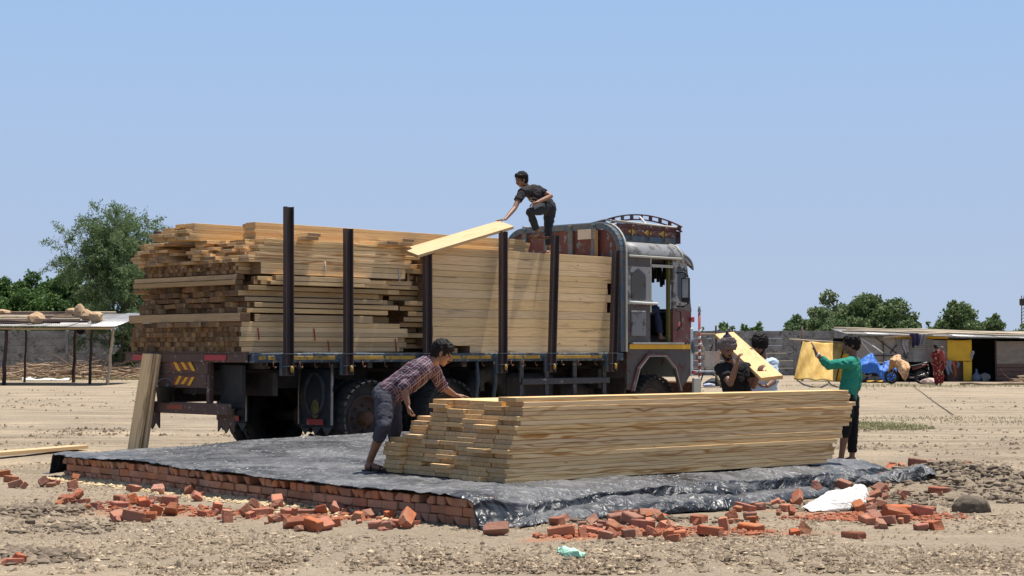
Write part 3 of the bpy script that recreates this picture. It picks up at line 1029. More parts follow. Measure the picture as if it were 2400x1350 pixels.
# dark boulder
b0 = gp(2275, 1203)
bm = bmesh.new(); bmesh.ops.create_icosphere(bm, subdivisions=4, radius=1)
V = np.array([v.co[:] for v in bm.verts])
n = fbm(V * 1.3, 4, 91, .55) * .35 + .1 * np.abs(fbm(V * 4, 3, 93))
for v, k in zip(bm.verts, n): v.co = Vector((v.co.x * .155 * (1 + k), v.co.y * .16 * (1 + k), max(-.05, v.co.z * .125 * (1 + k * .6)) + .06))
me = bpy.data.meshes.new('boulder'); bm.to_mesh(me); bm.free()
for p in me.polygons: p.use_smooth = True
me.materials.append(rough_mat('boulder_stone', (0.16, 0.125, 0.09), (0.075, 0.06, 0.045), 9, 0.95, 0.8, 0.03))
tag(inst('boulder', me, (b0.x, b0.y, gz(b0.x, b0.y) - .035)), 'dark brown clay boulder on the bare ground beside the rubble', 'boulder')

# ------------------------------------------------------------------ lorry
PSI = R(46)
T0 = Vector((-3.345, 21.6, 0))
TM = Matrix.Translation(T0) @ Matrix.Rotation(PSI, 4, 'Z')      # local x forward, y to the far side, z up


def tl(t, n, z):
    return TM @ Vector((t, n, z))


truck = empty('lorry', T0, PSI)
tag(truck, 'old loaded timber lorry with grey cab and maroon headboard parked on bare ground', 'lorry')
M['maroon'] = chip_mat('maroon_paint', (0.095, 0.028, 0.026), (0.12, 0.19, 0.22), 11, 0.28, 0.6, (0.16, 0.11, 0.08), 0.35, stretch=(1, 1, .8))
M['blue'] = chip_mat('blue_paint', (0.05, 0.095, 0.135), (0.13, 0.105, 0.09), 12, 0.45, 0.55, (0.16, 0.14, 0.12), 0.4)
M['rail'] = chip_mat('blue_white_paint', (0.045, 0.07, 0.10), (0.17, 0.175, 0.17), 9, 0.42, 0.6, (0.10, 0.09, 0.08), 0.5)
M['yellow'] = chip_mat('yellow_paint', (0.46, 0.27, 0.035), (0.18, 0.12, 0.07), 14, 0.34, 0.6, (0.12, 0.085, 0.05), 0.5)
M['yellow_clean'] = chip_mat('yellow_stripe_paint', (0.70, 0.38, 0.02), (0.35, 0.2, 0.05), 16, 0.12, 0.5, (0.3, 0.2, 0.08), 0.25)
M['red'] = chip_mat('red_reflector', (0.42, 0.025, 0.035), (0.4, 0.37, 0.34), 12, 0.26, 0.45, (0.14, 0.1, 0.09), 0.35)
M['brownrust'] = chip_mat('worn_brown_metal', (0.105, 0.062, 0.05), (0.36, 0.33, 0.3), 16, 0.22, 0.7, (0.09, 0.06, 0.045), 0.4)
M['primer'] = chip_mat('grey_primer', (0.085, 0.08, 0.076), (0.09, 0.036, 0.032), 5, 0.35, 0.65, (0.12, 0.09, 0.07), 0.6)
M['cabwhite'] = chip_mat('worn_white_paint', (0.36, 0.355, 0.34), (0.10, 0.095, 0.09), 4, 0.45, 0.55, (0.15, 0.125, 0.105), 0.6)
M['cabmaroon'] = chip_mat('cab_maroon', (0.12, 0.035, 0.035), (0.16, 0.155, 0.15), 6, 0.3, 0.5, (0.2, 0.15, 0.12), 0.3)
M['palecorner'] = chip_mat('pale_blue_paint', (0.50, 0.56, 0.58), (0.32, 0.2, 0.16), 6, 0.22, 0.5, (0.4, 0.36, 0.32), 0.3)
M['roofgrey'] = chip_mat('roof_metal', (0.20, 0.205, 0.21), (0.09, 0.085, 0.08), 6, 0.36, 0.5, (0.17, 0.15, 0.13), 0.5)
M['cream'] = chip_mat('cream_metal', (0.42, 0.40, 0.35), (0.3, 0.22, 0.16), 8, 0.2, 0.6, (0.35, 0.3, 0.22), 0.3)
BED_W, BED_Z, BED_L = 2.6, 1.40, 7.25


def part(name, mat, build, parent=truck):
    m_ = MB(); build(m_)
    return m_.build(name, mat, parent)


# chassis and bed
part('chassis_rail', M['chassis'], lambda m: m.box((4.4, .9, 1.06), (8.6, .09, .26), bev=.01))
part('chassis_rail', M['chassis'], lambda m: m.box((4.4, 1.7, 1.06), (8.6, .09, .26), bev=.01))


def bed(m):
    for i in range(13):
        m.box((BED_L / 2, .1 + .2 * i, 1.37), (BED_L - .1, .19, .05), bev=.005)
    for i in range(12):
        m.box((.3 + .6 * i, 1.3, 1.27), (.08, 2.5, .13))


part('bed_floor', M['chassis'], bed)
for n_ in (0.0, BED_W):
    part('side_rail', M['rail'], lambda m: m.box((BED_L / 2 + .05, n_, 1.345), (BED_L + .02, .06, .12), bev=.008))
edges_t = [.0, .556, 1.56, 3.0, 4.49, 5.53, 6.93, 7.2]
for i in range(len(edges_t) - 1):
    a, b = edges_t[i] + .13, edges_t[i + 1] - .13
    if b - a < .2: continue
    npl = 1 if i in (1, 5) else 2
    for k in range(npl):
        a2 = a + (b - a) * k / npl + .02; b2 = a + (b - a) * (k + 1) / npl - .02
        part('yellow_panel', M['yellow'], lambda m: m.box(((a2 + b2) / 2, -.034, 1.345), (b2 - a2, .012, .05), bev=.003))
    for k in range(3):
        tt = a + (b - a) * (k + .5) / 3
        part('rope_hook', M['rust'], lambda m: m.tube([(tt, -.04, 1.30), (tt, -.045, 1.24), (tt + .025, -.05, 1.215), (tt + .045, -.05, 1.235)], .008, 6))

POSTS = [(.556, .545, 3.29, 0), (1.56, 1.55, 3.06, 0), (3.0, 2.99, 2.79, 0), (4.49, 4.50, 3.17, 0), (5.53, 5.62, 3.17, 1), (6.93, 7.02, 3.0, 1)]
for (tb, tt, zt, ln) in POSTS:
    def pst(m, tb=tb, tt=tt, zt=zt):
        a, b = Vector((tb, -.105, 1.12)), Vector((tt, -.10, zt))
        d = (b - a)
        # channel section: web and two flanges
        fr = frame(d, Vector((0, 1, 0)))
        m.box((a + b) / 2, (d.length, .125, .012), fr)
        for s in (-1, 1):
            m.box((a + b) / 2 + Vector((s * .057, -.03, 0)), (d.length, .012, .062), fr)
    part('stake', M['post_dark'], pst)
    br = part('stake_bracket', M['blue'], lambda m: (m.box((tb + .005, -.075, 1.235), (.2, .05, .24), bev=.01), m.box((tb, -.15, 1.40), (.22, .035, .012)), m.box((tb, -.15, 1.24), (.20, .03, .012))))
    part('lamp', M['yellow'], lambda m: m.ell((tb + .02, -.175, 1.2), (.028, .015, .045)), br)
for tt in (.5, 1.6, 3.0, 4.5, 5.6, 6.9):
    part('stake', M['post_dark'], lambda m: m.box((tt, BED_W + .1, 2.12), (.13, .08, 1.98), bev=.006))

# tail of the bed
rb = part('rear_beam', M['brownrust'], lambda m: (m.box((-.045, 1.3, 1.352), (.09, 2.62, .125), bev=.008), m.box((-.05, 1.3, 1.418), (.13, 2.62, .012))))
for (a, b) in ((.32, .78), (1.93, 2.42)):
    part('red_reflector', M['red'], lambda m: m.box((-.096, (a + b) / 2, 1.35), (.012, b - a, .075), bev=.003), rb)


def hazard(parent, n0, n1, z0, z1, t, flip):
    nb = 6
    for i in range(nb):
        m_ = MB()
        w_ = (n1 - n0) / nb
        sl = (.11 if not flip else -.10)
        zz0, zz1 = z0 + rnd.uniform(0, .02), z1 - rnd.uniform(0, .02)
        poly = [(n0 + i * w_, zz0), (n0 + (i + .93) * w_, zz0), (n0 + (i + .93) * w_ + sl, zz1), (n0 + i * w_ + sl, zz1)]
        m_.prism(poly, lambda a, b, d: Vector((d, a, b)), t - .006, t)
        m_.build('hazard_stripe', M['yellow_clean' if i % 2 == 0 else 'stripe_red'], parent)


M['stripe_red'] = chip_mat('hazard_red', (0.28, 0.06, 0.03), (0.15, 0.1, 0.08), 12, 0.28, 0.6)
p1 = part('lamp_panel', M['brownrust'], lambda m: m.box((-.03, 1.33, 1.235), (.05, 1.12, .20), bev=.006))
hazard(p1, 1.02, 1.5, 1.17, 1.30, -.062, False)
p2 = part('lamp_panel', M['brownrust'], lambda m: m.box((-.02, 1.34, 1.045), (.05, 1.04, .185), bev=.006))
hazard(p2, 1.15, 1.58, .98, 1.11, -.052, True)
for n_ in (.79, 1.9):
    part('bumper_hanger', M['brownrust'], lambda m: m.box((-.0, n_, .99), (.07, .07, .64), bev=.005))
part('rear_bumper', M['brownrust'], lambda m: (m.box((-.08, 1.28, .69), (.07, 2.05, .15), bev=.01)))
part('bumper_text_plate', M['stripe_red'], lambda m: m.box((-.118, 1.4, .70), (.006, .36, .06)))
part('side_box', M['black'], lambda m: m.box((.15, .5, .98), (.06, .5, .58), bev=.02))
part('tail_hook', M['black'], lambda m: m.tube([(-.05, 1.0, .95), (-.06, 1.0, .90), (-.06, 1.04, .87), (-.06, 1.09, .88), (-.06, 1.10, .92)], .012, 6))
for n_ in (.45, 2.1):
    def flap2(m, n_=n_):
        poly = [(n_ - .17, .62), (n_ - .17, .40), (n_ - .085, .48), (n_, .38), (n_ + .085, .48), (n_ + .17, .40), (n_ + .17, .62)][::-1]
        m.prism(poly, lambda a, b, d: Vector((d, a, b)), .0, .02)
    part('tail_flap', M['brownrust'], flap2)


def wheel(t, nface, inward, dual, steer=0.0, r=.525):
    wl = empty('wheel', (t, nface, r), 0, truck)
    for k in range(2 if dual else 1):
        c = .14 + .31 * k

        def ty(m, c=c):
            wd = .125
            prof = [(r * .60, -wd * .75), (r * .72, -wd), (r * .9, -wd * 1.02), (r * .975, -wd * .86), (r * .985, 0), (r * .975, wd * .86), (r * .9, wd * 1.02), (r * .72, wd), (r * .60, wd * .75)]
            m.lathe(prof, lambda x, a, b: Vector((a, (c + x) * inward, b)), 48, 0, True)
            ng = 30
            for i in range(ng):
                for s in (-1, 1):
                    an = 2 * math.pi * (i + (.5 if s > 0 else 0)) / ng
                    rm = Matrix.Rotation(-an, 3, 'Y') @ rot3(0, 0, s * .25)
                    m.box(rm @ Vector((r * .985, 0, 0)) + Vector((0, (c + s * .06) * inward, 0)), (.035, .115, .062), rm)
        tyre = MB(); ty(tyre); tyre.build('tyre', M['rubber'], wl)
    c0 = .14

    def rim(m):
        prof = [(r * .62, .06), (r * .60, .03), (r * .56, .03), (r * .54, .09), (r * .36, .13 if dual else .04), (r * .30, .10 if dual else .0), (.0, .10 if dual else .0)]
        m.lathe([(a, x) for a, x in prof], lambda x, a, b: Vector((a, (x) * inward, b)), 32, 0, True)
        for i in range(8):
            an = 2 * math.pi * i / 8
            m.ell((r * .33 * math.cos(an), (.09 if dual else .0) * inward, r * .33 * math.sin(an)), (.018, .025, .018), None, 6, 4)
    m_ = MB(); rim(m_); m_.build('rim', M['rimdark'], wl)
    m_ = MB(); m_.lathe([(.0, -.05), (.07, -.05), (.095, -.02), (.1, .1)], lambda x, a, b: Vector((a, x * inward, b)), 16); m_.build('hub', M['rust'], wl)
    return wl


M['rimdark'] = rough_mat('rim_grime', (0.045, 0.035, 0.03), (0.10, 0.06, 0.045), 7, 0.75, 0.25)
for t_ in (2.06, 3.55):
    wheel(t_, .06, 1, True); wheel(t_, 2.54, -1, True)
    part('axle', M['chassis'], lambda m: (m.tube([(t_, .3, .525), (t_, 2.3, .525)], .08, 10), m.ell((t_, 1.3, .525), (.24, .2, .22))))
wheel(8.12, .06, 1, False); wheel(8.12, 2.44, -1, False)
part('axle', M['chassis'], lambda m: m.tube([(8.12, .3, .5), (8.12, 2.3, .5)], .07, 8))
for n_ in (.85, 1.75):
    for t_ in (2.8, 8.1):
        def spring(m, t_=t_, n_=n_):
            for k in range(5):
                L = .85 - .13 * k
                m.grid(lambda u, v: Vector((t_ + (u * 2 - 1) * L, n_ - .04 + .08 * v, .86 - .035 * k - .0 + .1 * (u * 2 - 1) ** 2)), 8, 1)
        part('leaf_spring', M['chassis'], spring)


def mudflap(t, n0, n1, z0, z1):
    m_ = MB()
    m_.grid(lambda u, v: Vector((t + .015 * math.sin(v * 9) + .01 * math.sin(u * 6), n0 + (n1 - n0) * u + .012 * math.sin(v * 7), z0 + (z1 - z0) * v)), 6, 14)
    f = m_.build('mudflap', M['flap'], truck)
    f.modifiers.new('t', 'SOLIDIFY').thickness = .015
    nc = (n0 + n1) / 2
    m_ = MB()
    for k in range(24):
        a, b = 2 * math.pi * k / 24, 2 * math.pi * (k + 1) / 24
        m_.bar((t - .03, nc + .19 * math.cos(a), z1 - .34 + .28 * math.sin(a)), (t - .03, nc + .19 * math.cos(b), z1 - .34 + .28 * math.sin(b)), .02, .045, up=(1, 0, 0))
    m_.build('oval_emblem', M['flapgrey'], f)
    m_ = MB(); m_.ell((t - .025, nc, z0 + .26), (.012, .09, .13)); m_.build('round_emblem', M['flapyellow'], f)
    m_ = MB(); m_.box((t - .025, nc, z0 + .085), (.012, .34, .075)); m_.build('red_reflector', M['red'], f)
    m_ = MB()
    for k in range(3):
        c = n0 + (k + .5) * (n1 - n0) / 3
        m_.prism([(c - .1, z0 + .02), (c, z0 - .09), (c + .1, z0 + .02)], lambda a, b, d: Vector((d, a, b)), t - .015, t)
    m_.build('flap_fringe', M['flapgrey'], f)
    for n_ in (n0, n1):
        m_ = MB(); m_.bar((t - .02, n_, z0 + .05), (t - .02, n_, z1 + .06), .03, .02); m_.build('flap_edge_strip', M['steel'], f)


M['flap'] = rough_mat('flap_rubber', (0.02, 0.028, 0.045), (0.035, 0.04, 0.05), 6, 0.7, 0.2)
M['flapgrey'] = rough_mat('flap_grey_print', (0.09, 0.10, 0.11), (0.05, 0.06, 0.07), 9, 0.7, 0.1)
M['flapyellow'] = rough_mat('flap_yellow_print', (0.22, 0.19, 0.06), (0.12, 0.1, 0.05), 9, 0.7, 0.1)
mudflap(1.44, .04, .72, .40, 1.2)
mudflap(1.44, 1.88, 2.56, .40, 1.2)

# under-bed guard, tank, spare wheel, straps
part('fuel_tank', M['chassis'], lambda m: m.box((5.5, .5, .85), (1.0, .55, .5), bev=.06))
part('spare_wheel', M['rubber'], lambda m: m.lathe([(.25, .1), (.30, .0), (.46, .0), (.52, .06), (.52, .2), (.46, .26), (.3, .26), (.25, .16)], lambda x, a, b: Vector((4.72 + a, .3 + x, .72 + b)), 32, closed=True))
part('air_tank', M['chassis'], lambda m: m.tube([(6.3, .55, .8), (6.95, .55, .8)], .16, 16))
gd = empty('side_guard', (0, 0, 0), 0, truck)
for z_ in (.98, .72, .46):
    m_ = MB(); m_.box((6.03, .02, z_), (1.98, .035, .09), bev=.006); m_.build('guard_rail', M['guard'] if 'guard' in M else M.setdefault('guard', chip_mat('guard_paint', (0.055, 0.055, 0.06), (0.3, 0.3, 0.28), 11, 0.22, 0.6, (0.09, 0.08, 0.07), 0.4)), gd)
for t_ in (5.07, 5.62, 6.25, 6.94):
    m_ = MB(); m_.box((t_, .06, .86), (.085, .035, .86), bev=.005); m_.build('guard_upright', M['guard'], gd)
for (t_, z1_) in ((4.06, .55), (4.42, .5)):
    part('hanging_strap', M['flapgrey'], lambda m: m.tube([(t_, -.03, 1.28), (t_ + .02, -.03, 1.0), (t_ - .02, -.03, .8), (t_ + .03, -.02, z1_)], [.022, .035, .03, .012], 6))

# headboard behind the cab
HB_T = 7.27


def arch_pts(off=0.0, r=.42, w0=.0, w1=2.5, zt=3.42, zb=1.42):
    P = [(w0 + off, zb)]
    for k in range(9):
        a = math.pi - math.pi / 2 * k / 8
        P.append((w0 + off + (r - off) + (r - off) * math.cos(a), zt - r + (r - off) * math.sin(a)))
    for k in range(9):
        a = math.pi / 2 - math.pi / 2 * k / 8
        P.append((w1 - r + (r - off) * math.cos(a), zt - r + (r - off) * math.sin(a)))
    P.append((w1 - off, zb))
    return P


def hboard(m):
    m.prism(arch_pts(.05)[::-1], lambda a, b, d: Vector((d, a, b)), HB_T, HB_T + .04)


hb = part('headboard', M['maroon'], hboard)
m_ = MB()
PA_ = arch_pts(.0)
for i in range(len(PA_) - 1):
    m_.bar((HB_T + .01, *PA_[i]), (HB_T + .01, *PA_[i + 1]), .085, .11, up=(1, 0, 0))
m_.build('headboard_frame', M['blue'], hb)
m_ = MB()
PA_ = arch_pts(-.055)
for i in range(len(PA_) - 1):
    m_.bar((HB_T + .075, *PA_[i]), (HB_T + .075, *PA_[i + 1]), .03, .035, up=(1, 0, 0))
m_.build('white_edge_strip', M['cream'], hb)
for n_ in (.52, 1.02, 1.55, 2.05):
    m_ = MB(); m_.box((HB_T - .03, n_, 2.42), (.05, .10, 2.0), bev=.005)
    m_.box((HB_T - .02, n_, 3.42), (.12, .07, .07), bev=.01); m_.build('headboard_rib', M['blue'], hb)
m_ = MB(); m_.box((HB_T - .045, .66, 3.3), (.02, .38, .16)); m_.build('pale_patch', M['cream'], hb)
m_ = MB(); m_.box((HB_T - .06, .45, 2.9), (.02, .05, .9)); m_.build('wood_strip', M['pine_aged'], hb)

# ---- cab
C0, C1 = 7.40, 9.02
cab = empty('cab', (0, 0, 0), 0, truck)
NC = 2.46


def cpart(name, mat, build, parent=cab):
    m_ = MB(); build(m_)
    return m_.build(name, mat, parent)


def side_poly(m, poly, n0, n1):
    m.prism(poly, lambda a, b, d: Vector((a, d, b)), n1, n0)


for (n0, n1) in ((-.02, .02), (NC - .02, NC + .02)):
    far = n0 > 1
    # skirt with the angular wheel arch
    def skirt(m):
        pl = [(C0, .86), (7.52, .86), (7.66, 1.16), (7.90, 1.36), (8.34, 1.36), (8.60, 1.16), (8.74, .80), (8.86, .80), (C1, .98), (C1, 1.53), (C0, 1.53)]
        # split in quads over the arch
        side_poly(m, [(C0, .82), (7.52, .82), (7.66, 1.16), (7.66, 1.53), (C0, 1.53)], n0, n1)
        side_poly(m, [(7.66, 1.16), (7.90, 1.36), (7.90, 1.53), (7.66, 1.53)], n0, n1)
        side_poly(m, [(7.90, 1.36), (8.34, 1.36), (8.34, 1.53), (7.90, 1.53)], n0, n1)
        side_poly(m, [(8.34, 1.36), (8.60, 1.16), (8.60, 1.53), (8.34, 1.53)], n0, n1)
        side_poly(m, [(8.60, 1.16), (8.74, .80), (8.90, .92), (C1, 1.05), (C1, 1.53), (8.60, 1.53)], n0, n1)
    cpart('wing_panel', M['primer'], skirt)
    s = -1 if not far else 1
    nn = n0 if not far else n1

    def lip(m):
        P = [(7.50, .80), (7.64, 1.16), (7.885, 1.375), (8.355, 1.375), (8.615, 1.17), (8.755, .78)]
        for i in range(len(P) - 1):
            m.bar((P[i][0], nn + s * .012, P[i][1]), (P[i + 1][0], nn + s * .012, P[i + 1][1]), .05, .035, up=(0, 0, 1))
    cpart('arch_lip', M['cabmaroon'], lip)

    def lip2(m):
        P = [(7.53, .80), (7.672, 1.15), (7.905, 1.35), (8.335, 1.35), (8.585, 1.15), (8.725, .78)]
        for i in range(len(P) - 1):
            m.bar((P[i][0], nn + s * .022, P[i][1]), (P[i + 1][0], nn + s * .022, P[i + 1][1]), .05, .018, up=(0, 0, 1))
    cpart('arch_edge_trim', M['steel'], lip2)
    cpart('yellow_band', M['yellow_clean'], lambda m: m.box((8.22, nn + s * .012, 1.50), (1.54, .012, .075)))
    cpart('door_step', M['cream'], lambda m: m.box((8.15, nn + s * .02, 1.556), (1.3, .06, .03)))
    # lower and upper rear quarter panels
    cpart('lower_side_panel', M['primer'], lambda m: m.box((7.69, (n0 + n1) / 2, 1.86), (.58, .04, .62)))
    cpart('lower_panel_boss', M['roofgrey'], lambda m: m.box((7.68, nn + s * .01, 1.87), (.36, .03, .40), bev=.028))

    def win(m):
        side_poly(m, [(C0, 2.17), (7.98, 2.17), (7.98, 2.95), (C0, 2.95)], n0, n1)
    cpart('upper_side_panel', M['cabwhite'], win)
    cpart('grey_upper_band', M['primer'], lambda m: m.box((7.69, nn + s * .004, 2.86), (.57, .014, .17)))

    def pane(m):
        side_poly(m, [(7.50, 2.26), (7.53, 2.24), (7.83, 2.24), (7.86, 2.26), (7.86, 2.62), (7.83, 2.66), (7.68, 2.74), (7.53, 2.66), (7.50, 2.62)], nn + s * .012, nn + s * .002)
    cpart('painted_pane', M['primerflat'] if 'primerflat' in M else M.setdefault('primerflat', chip_mat('grey_filler', (0.10, 0.10, 0.098), (0.06, 0.04, 0.03), 4, 0.25, 0.7)), pane)
    cpart('grab_bar', M['steelwhite'] if 'steelwhite' in M else M.setdefault('steelwhite', plain('white_rail', (0.6, 0.6, 0.58), 0.4)), lambda m: m.tube([(C0, nn + s * .05, 2.20), (8.10, nn + s * .05, 2.19)], .022, 8))
    cpart('door_jamb', M['cream'], lambda m: (m.box((7.995, (n0 + n1) / 2, 2.5), (.035, .05, .9)), m.box((8.27, nn + s * .01, 2.80), (.55, .03, .045))))
    cpart('door_jamb', M['olive'] if 'olive' in M else M.setdefault('olive', plain('olive_jamb', (0.16, 0.14, 0.04), 0.6)), lambda m: m.box((8.53, (n0 + n1) / 2 + s * -.05, 2.23), (.06, .05, 1.35)))
    # front quarter
    cpart('front_quarter', M['cabmaroon'], lambda m: side_poly(m, [(8.56, 1.56), (C1 + .02, 1.56), (C1 + .02, 2.08), (8.56, 2.12)], n0, n1))
    cpart('front_pillar', M['cabwhite'], lambda m: (side_poly(m, [(8.56, 2.12), (8.64, 2.12), (8.64, 2.95), (8.56, 2.95)], n0, n1),
                                                    side_poly(m, [(8.64, 2.80), (8.9, 2.80), (8.86, 2.95), (8.64, 2.95)], n0, n1),
                                                    side_poly(m, [(8.64, 2.12), (9.03, 2.08), (9.01, 2.2), (8.74, 2.24), (8.68, 2.34), (8.68, 2.80), (8.64, 2.80)], n0, n1),
                                                    side_poly(m, [(9.01, 2.2), (9.05, 2.08), (8.92, 2.95), (8.87, 2.80)], n0, n1)))
    cpart('quarter_glass', M['darkglass'] if 'darkglass' in M else M.setdefault('darkglass', NT('dark_glass').done((0.03, 0.035, 0.035), 0.08, 0, 0.6)), lambda m: side_poly(m, [(8.69, 2.3), (8.76, 2.24), (8.99, 2.21), (8.86, 2.79), (8.69, 2.79)], (n0 + n1) / 2 + .008, (n0 + n1) / 2 - .008))
    cpart('corner_panel', M['palecorner'], lambda m: (m.box((C1 + .03, (n0 + n1) / 2, 1.42), (.09, .06, .80), bev=.02)))
    cpart('marker_lamp', M['red'], lambda m: (m.box((C1 + .01, nn + s * .035, 1.95), (.085, .03, .09), bev=.01)))
    cpart('bumper_reflector', M['red'], lambda m: m.box((C1 + .03, nn + s * .04, 1.08), (.07, .02, .05)))
    cpart('round_badge', M['flapgrey'], lambda m: m.ell((C1 + .03, nn + s * .03, 1.5), (.045, .012, .12)))
    cpart('dashboard_decal', M['red'], lambda m: (m.box((8.74, nn + s * .005, 1.86), (.075, .012, .075), rot3(0, .6, 0))))
    cpart('pull_handle', M['black'], lambda m: m.tube([(8.63, nn + s * .02, 2.10), (8.66, nn + s * .08, 2.06), (8.68, nn + s * .08, 1.84), (8.64, nn + s * .02, 1.76)], .012, 6))
# front, back, roof
cpart('cab_back_wall', M['primer'], lambda m: m.box((C0 + .02, NC / 2, 2.0), (.03, NC - .06, 2.0)))
cpart('cab_floor', M['black'], lambda m: m.box((8.2, NC / 2, 1.53), (1.55, NC - .08, .05)))
cpart('front_panel', M['palecorner'], lambda m: (m.box((C1, NC / 2, 1.55), (.05, NC - .1, 1.1), bev=.01), m.box((C1 + .04, NC / 2, 1.45), (.04, 1.3, .35), bev=.01)))
cpart('windscreen_frame', M['cabmaroon'], lambda m: (m.bar((9.03, .03, 2.1), (9.03, NC - .03, 2.1), .06, .06), m.bar((8.9, .03, 2.88), (8.9, NC - .03, 2.88), .06, .1), m.bar((9.02, NC / 2, 2.1), (8.9, NC / 2, 2.88), .05, .05)))
m_ = MB(); m_._add([(9.02, .06, 2.12), (9.02, NC - .06, 2.12), (8.9, NC - .06, 2.86), (8.9, .06, 2.86)], [(0, 1, 2, 3)]); m_.build('windscreen', M['glass'], cab)


def fringe(m):
    for i in range(40):
        n_ = .08 + i * .058
        L = .10 + .07 * math.sin(i * .7) ** 2
        m.box((8.88, n_, 2.83 - L), (.02, .05, 2 * L), rot3(rnd.uniform(-.1, .1), 0, 0))
    m.box((8.25, NC / 2, 2.88), (1.25, NC - .2, .04))


cpart('windscreen_fringe', M['black'], fringe)


def roof(m):
    prof = []
    for k in range(9):
        a = math.pi - math.pi / 2 * k / 8
        prof.append((.20 + .25 * math.cos(a), 2.93 + .25 * math.sin(a)))
    full = prof + [(NC - a, b) for a, b in prof[::-1]]
    full = [(a - .0, b) for a, b in full]
    ts = [C0 - .01, 7.8, 8.3, 8.72, 8.82, 8.92, 9.0, 9.05]
    dz = [0, 0, 0, 0, -.02, -.06, -.13, -.22]
    vs, fs = [], []
    for i, t_ in enumerate(ts):
        for (a, b) in full:
            vs.append((t_, a, max(b + dz[i], 2.86 - (0.0 if i < 4 else .02))))
    nf = len(full)
    for i in range(len(ts) - 1):
        for k in range(nf - 1):
            fs.append((i * nf + k, (i + 1) * nf + k, (i + 1) * nf + k + 1, i * nf + k + 1))
    m._add(vs, fs, 0, True)


rf = cpart('cab_roof', M['roofgrey'], roof)
rf.modifiers.new('t', 'SOLIDIFY').thickness = .02
cpart('drip_rail', M['cream'], lambda m: m.box((8.1, -.045, 2.935), (1.35, .04, .035), bev=.008), rf)


def visor(m):
    m.grid(lambda u, v: Vector((8.80 + .27 * math.sin(v * 1.57), -.03 + (NC + .06) * u, 2.98 + .17 * (1 - abs(2 * u - 1) ** 7) - .22 * (1 - math.cos(v * 1.57)))), 30, 8)


vz = cpart('sun_visor', M['roofgrey'], visor)
vz.modifiers.new('t', 'SOLIDIFY').thickness = .03
cpart('roof_strap', M['cream'], lambda m: m.tube([(8.78, -.06, 2.86), (8.77, -.04, 3.02), (8.76, .06, 3.14), (8.76, .3, 3.2)], .02, 8), rf)

# mirror
mr = cpart('mirror', M['black'], lambda m: (m.box((8.72, -.16, 2.43), (.05, .14, .40), rot3(0, 0, .5), bev=.015),
                                            m.tube([(8.66, -.02, 2.70), (8.70, -.14, 2.72), (8.75, -.18, 2.66), (8.75, -.18, 2.2), (8.70, -.14, 2.15), (8.66, -.02, 2.16)], .013, 6)))
cpart('mirror_glass', M['steel'], lambda m: m.box((8.692, -.172, 2.45), (.006, .10, .30), rot3(0, 0, .5)), mr)

# roof carrier
car = empty('roof_carrier', (0, 0, 0), 0, truck)
CZ0, CZ1 = 3.19, 3.47
for n_ in (.22, 2.26):
    for k, (z0, z1, mm) in enumerate(((CZ0, CZ0 + .10, 'blue'), (CZ0 + .105, CZ0 + .20, 'brownrust'), (CZ0 + .205, CZ1, 'maroon'))):
        m_ = MB(); m_.box((8.2, n_, (z0 + z1) / 2), (1.5, .03, z1 - z0), bev=.004); m_.build('carrier_board', M[mm], car)
    for k in range(7):
        m_ = MB(); c = 7.6 + k * .2; s_ = -.018 if n_ < 1 else .018
        zc = CZ0 + .15
        m_.prism([(c - .09, zc), (c, zc - .05), (c + .09, zc), (c, zc + .05)], lambda a, b, d: Vector((a, d, b)), n_ + s_ + .006, n_ + s_ - .006)
        m_.build('painted_diamond', M['yellow'] if k % 2 else M['maroon'], car)
    m_ = MB(); m_.tube([(7.42, n_, CZ1 + .03), (8.98, n_, CZ1 + .0)], .02, 8); m_.build('carrier_rail', M['cream'], car)
    for t_ in (7.75, 8.2, 8.6):
        m_ = MB(); m_.tube([(t_, n_ - .04, CZ0 + .02), (t_, n_ - .05, CZ0 + .22), (t_ + .03, n_ - .06, CZ0 + .26), (t_ + .07, n_ - .05, CZ0 + .20)], .011, 6); m_.build('carrier_hook', M['rust'], car)


def crown(m, t_, zb, zp, hh=.08):
    N = 22
    def zf(u): return zb + (zp - zb) * (1 - (2 * u - 1) ** 2)
    for i in range(N):
        u0, u1 = i / N, (i + 1) / N
        for off in (0, hh):
            m.bar((t_, .12 + 2.26 * u0, zf(u0) + off), (t_, .12 + 2.26 * u1, zf(u1) + off), .03, .022)
        if i % 2 == 0:
            m.box((t_, .12 + 2.26 * (u0 + u1) / 2, (zf(u0) + zf(u1)) / 2 + hh / 2), (.03, .055, hh))


m_ = MB(); crown(m_, 8.98, 3.40, 3.66); m_.build('crown_rail', M['cabmaroon'], car)
m_ = MB(); m_.prism([(.14, 3.2), (2.36, 3.2), (2.36, 3.40), (1.8, 3.5), (1.25, 3.54), (.7, 3.5), (.14, 3.40)], lambda a, b, d: Vector((d, a, b)), 8.95, 8.97); m_.build('crown_board', M['maroon'], car)
m_ = MB(); m_.bar((8.3, .3, 3.48), (8.95, 1.0, 3.7), .03, .02); m_.build('crown_strut', M['cream'], car)
m_ = MB()
for i in range(5): m_.tube([(7.6 + .25 * i, .3, 3.5), (7.7 + .25 * i, .7, 3.56 - .02 * i), (7.75 + .25 * i, 1.2, 3.5)], .012, 5)
m_.build('coiled_rope', M['steel'], car)
m_ = MB(); m_.box((8.25, 1.24, 3.2), (1.4, 2.0, .04)); m_.build('carrier_floor', M['rust'], car)

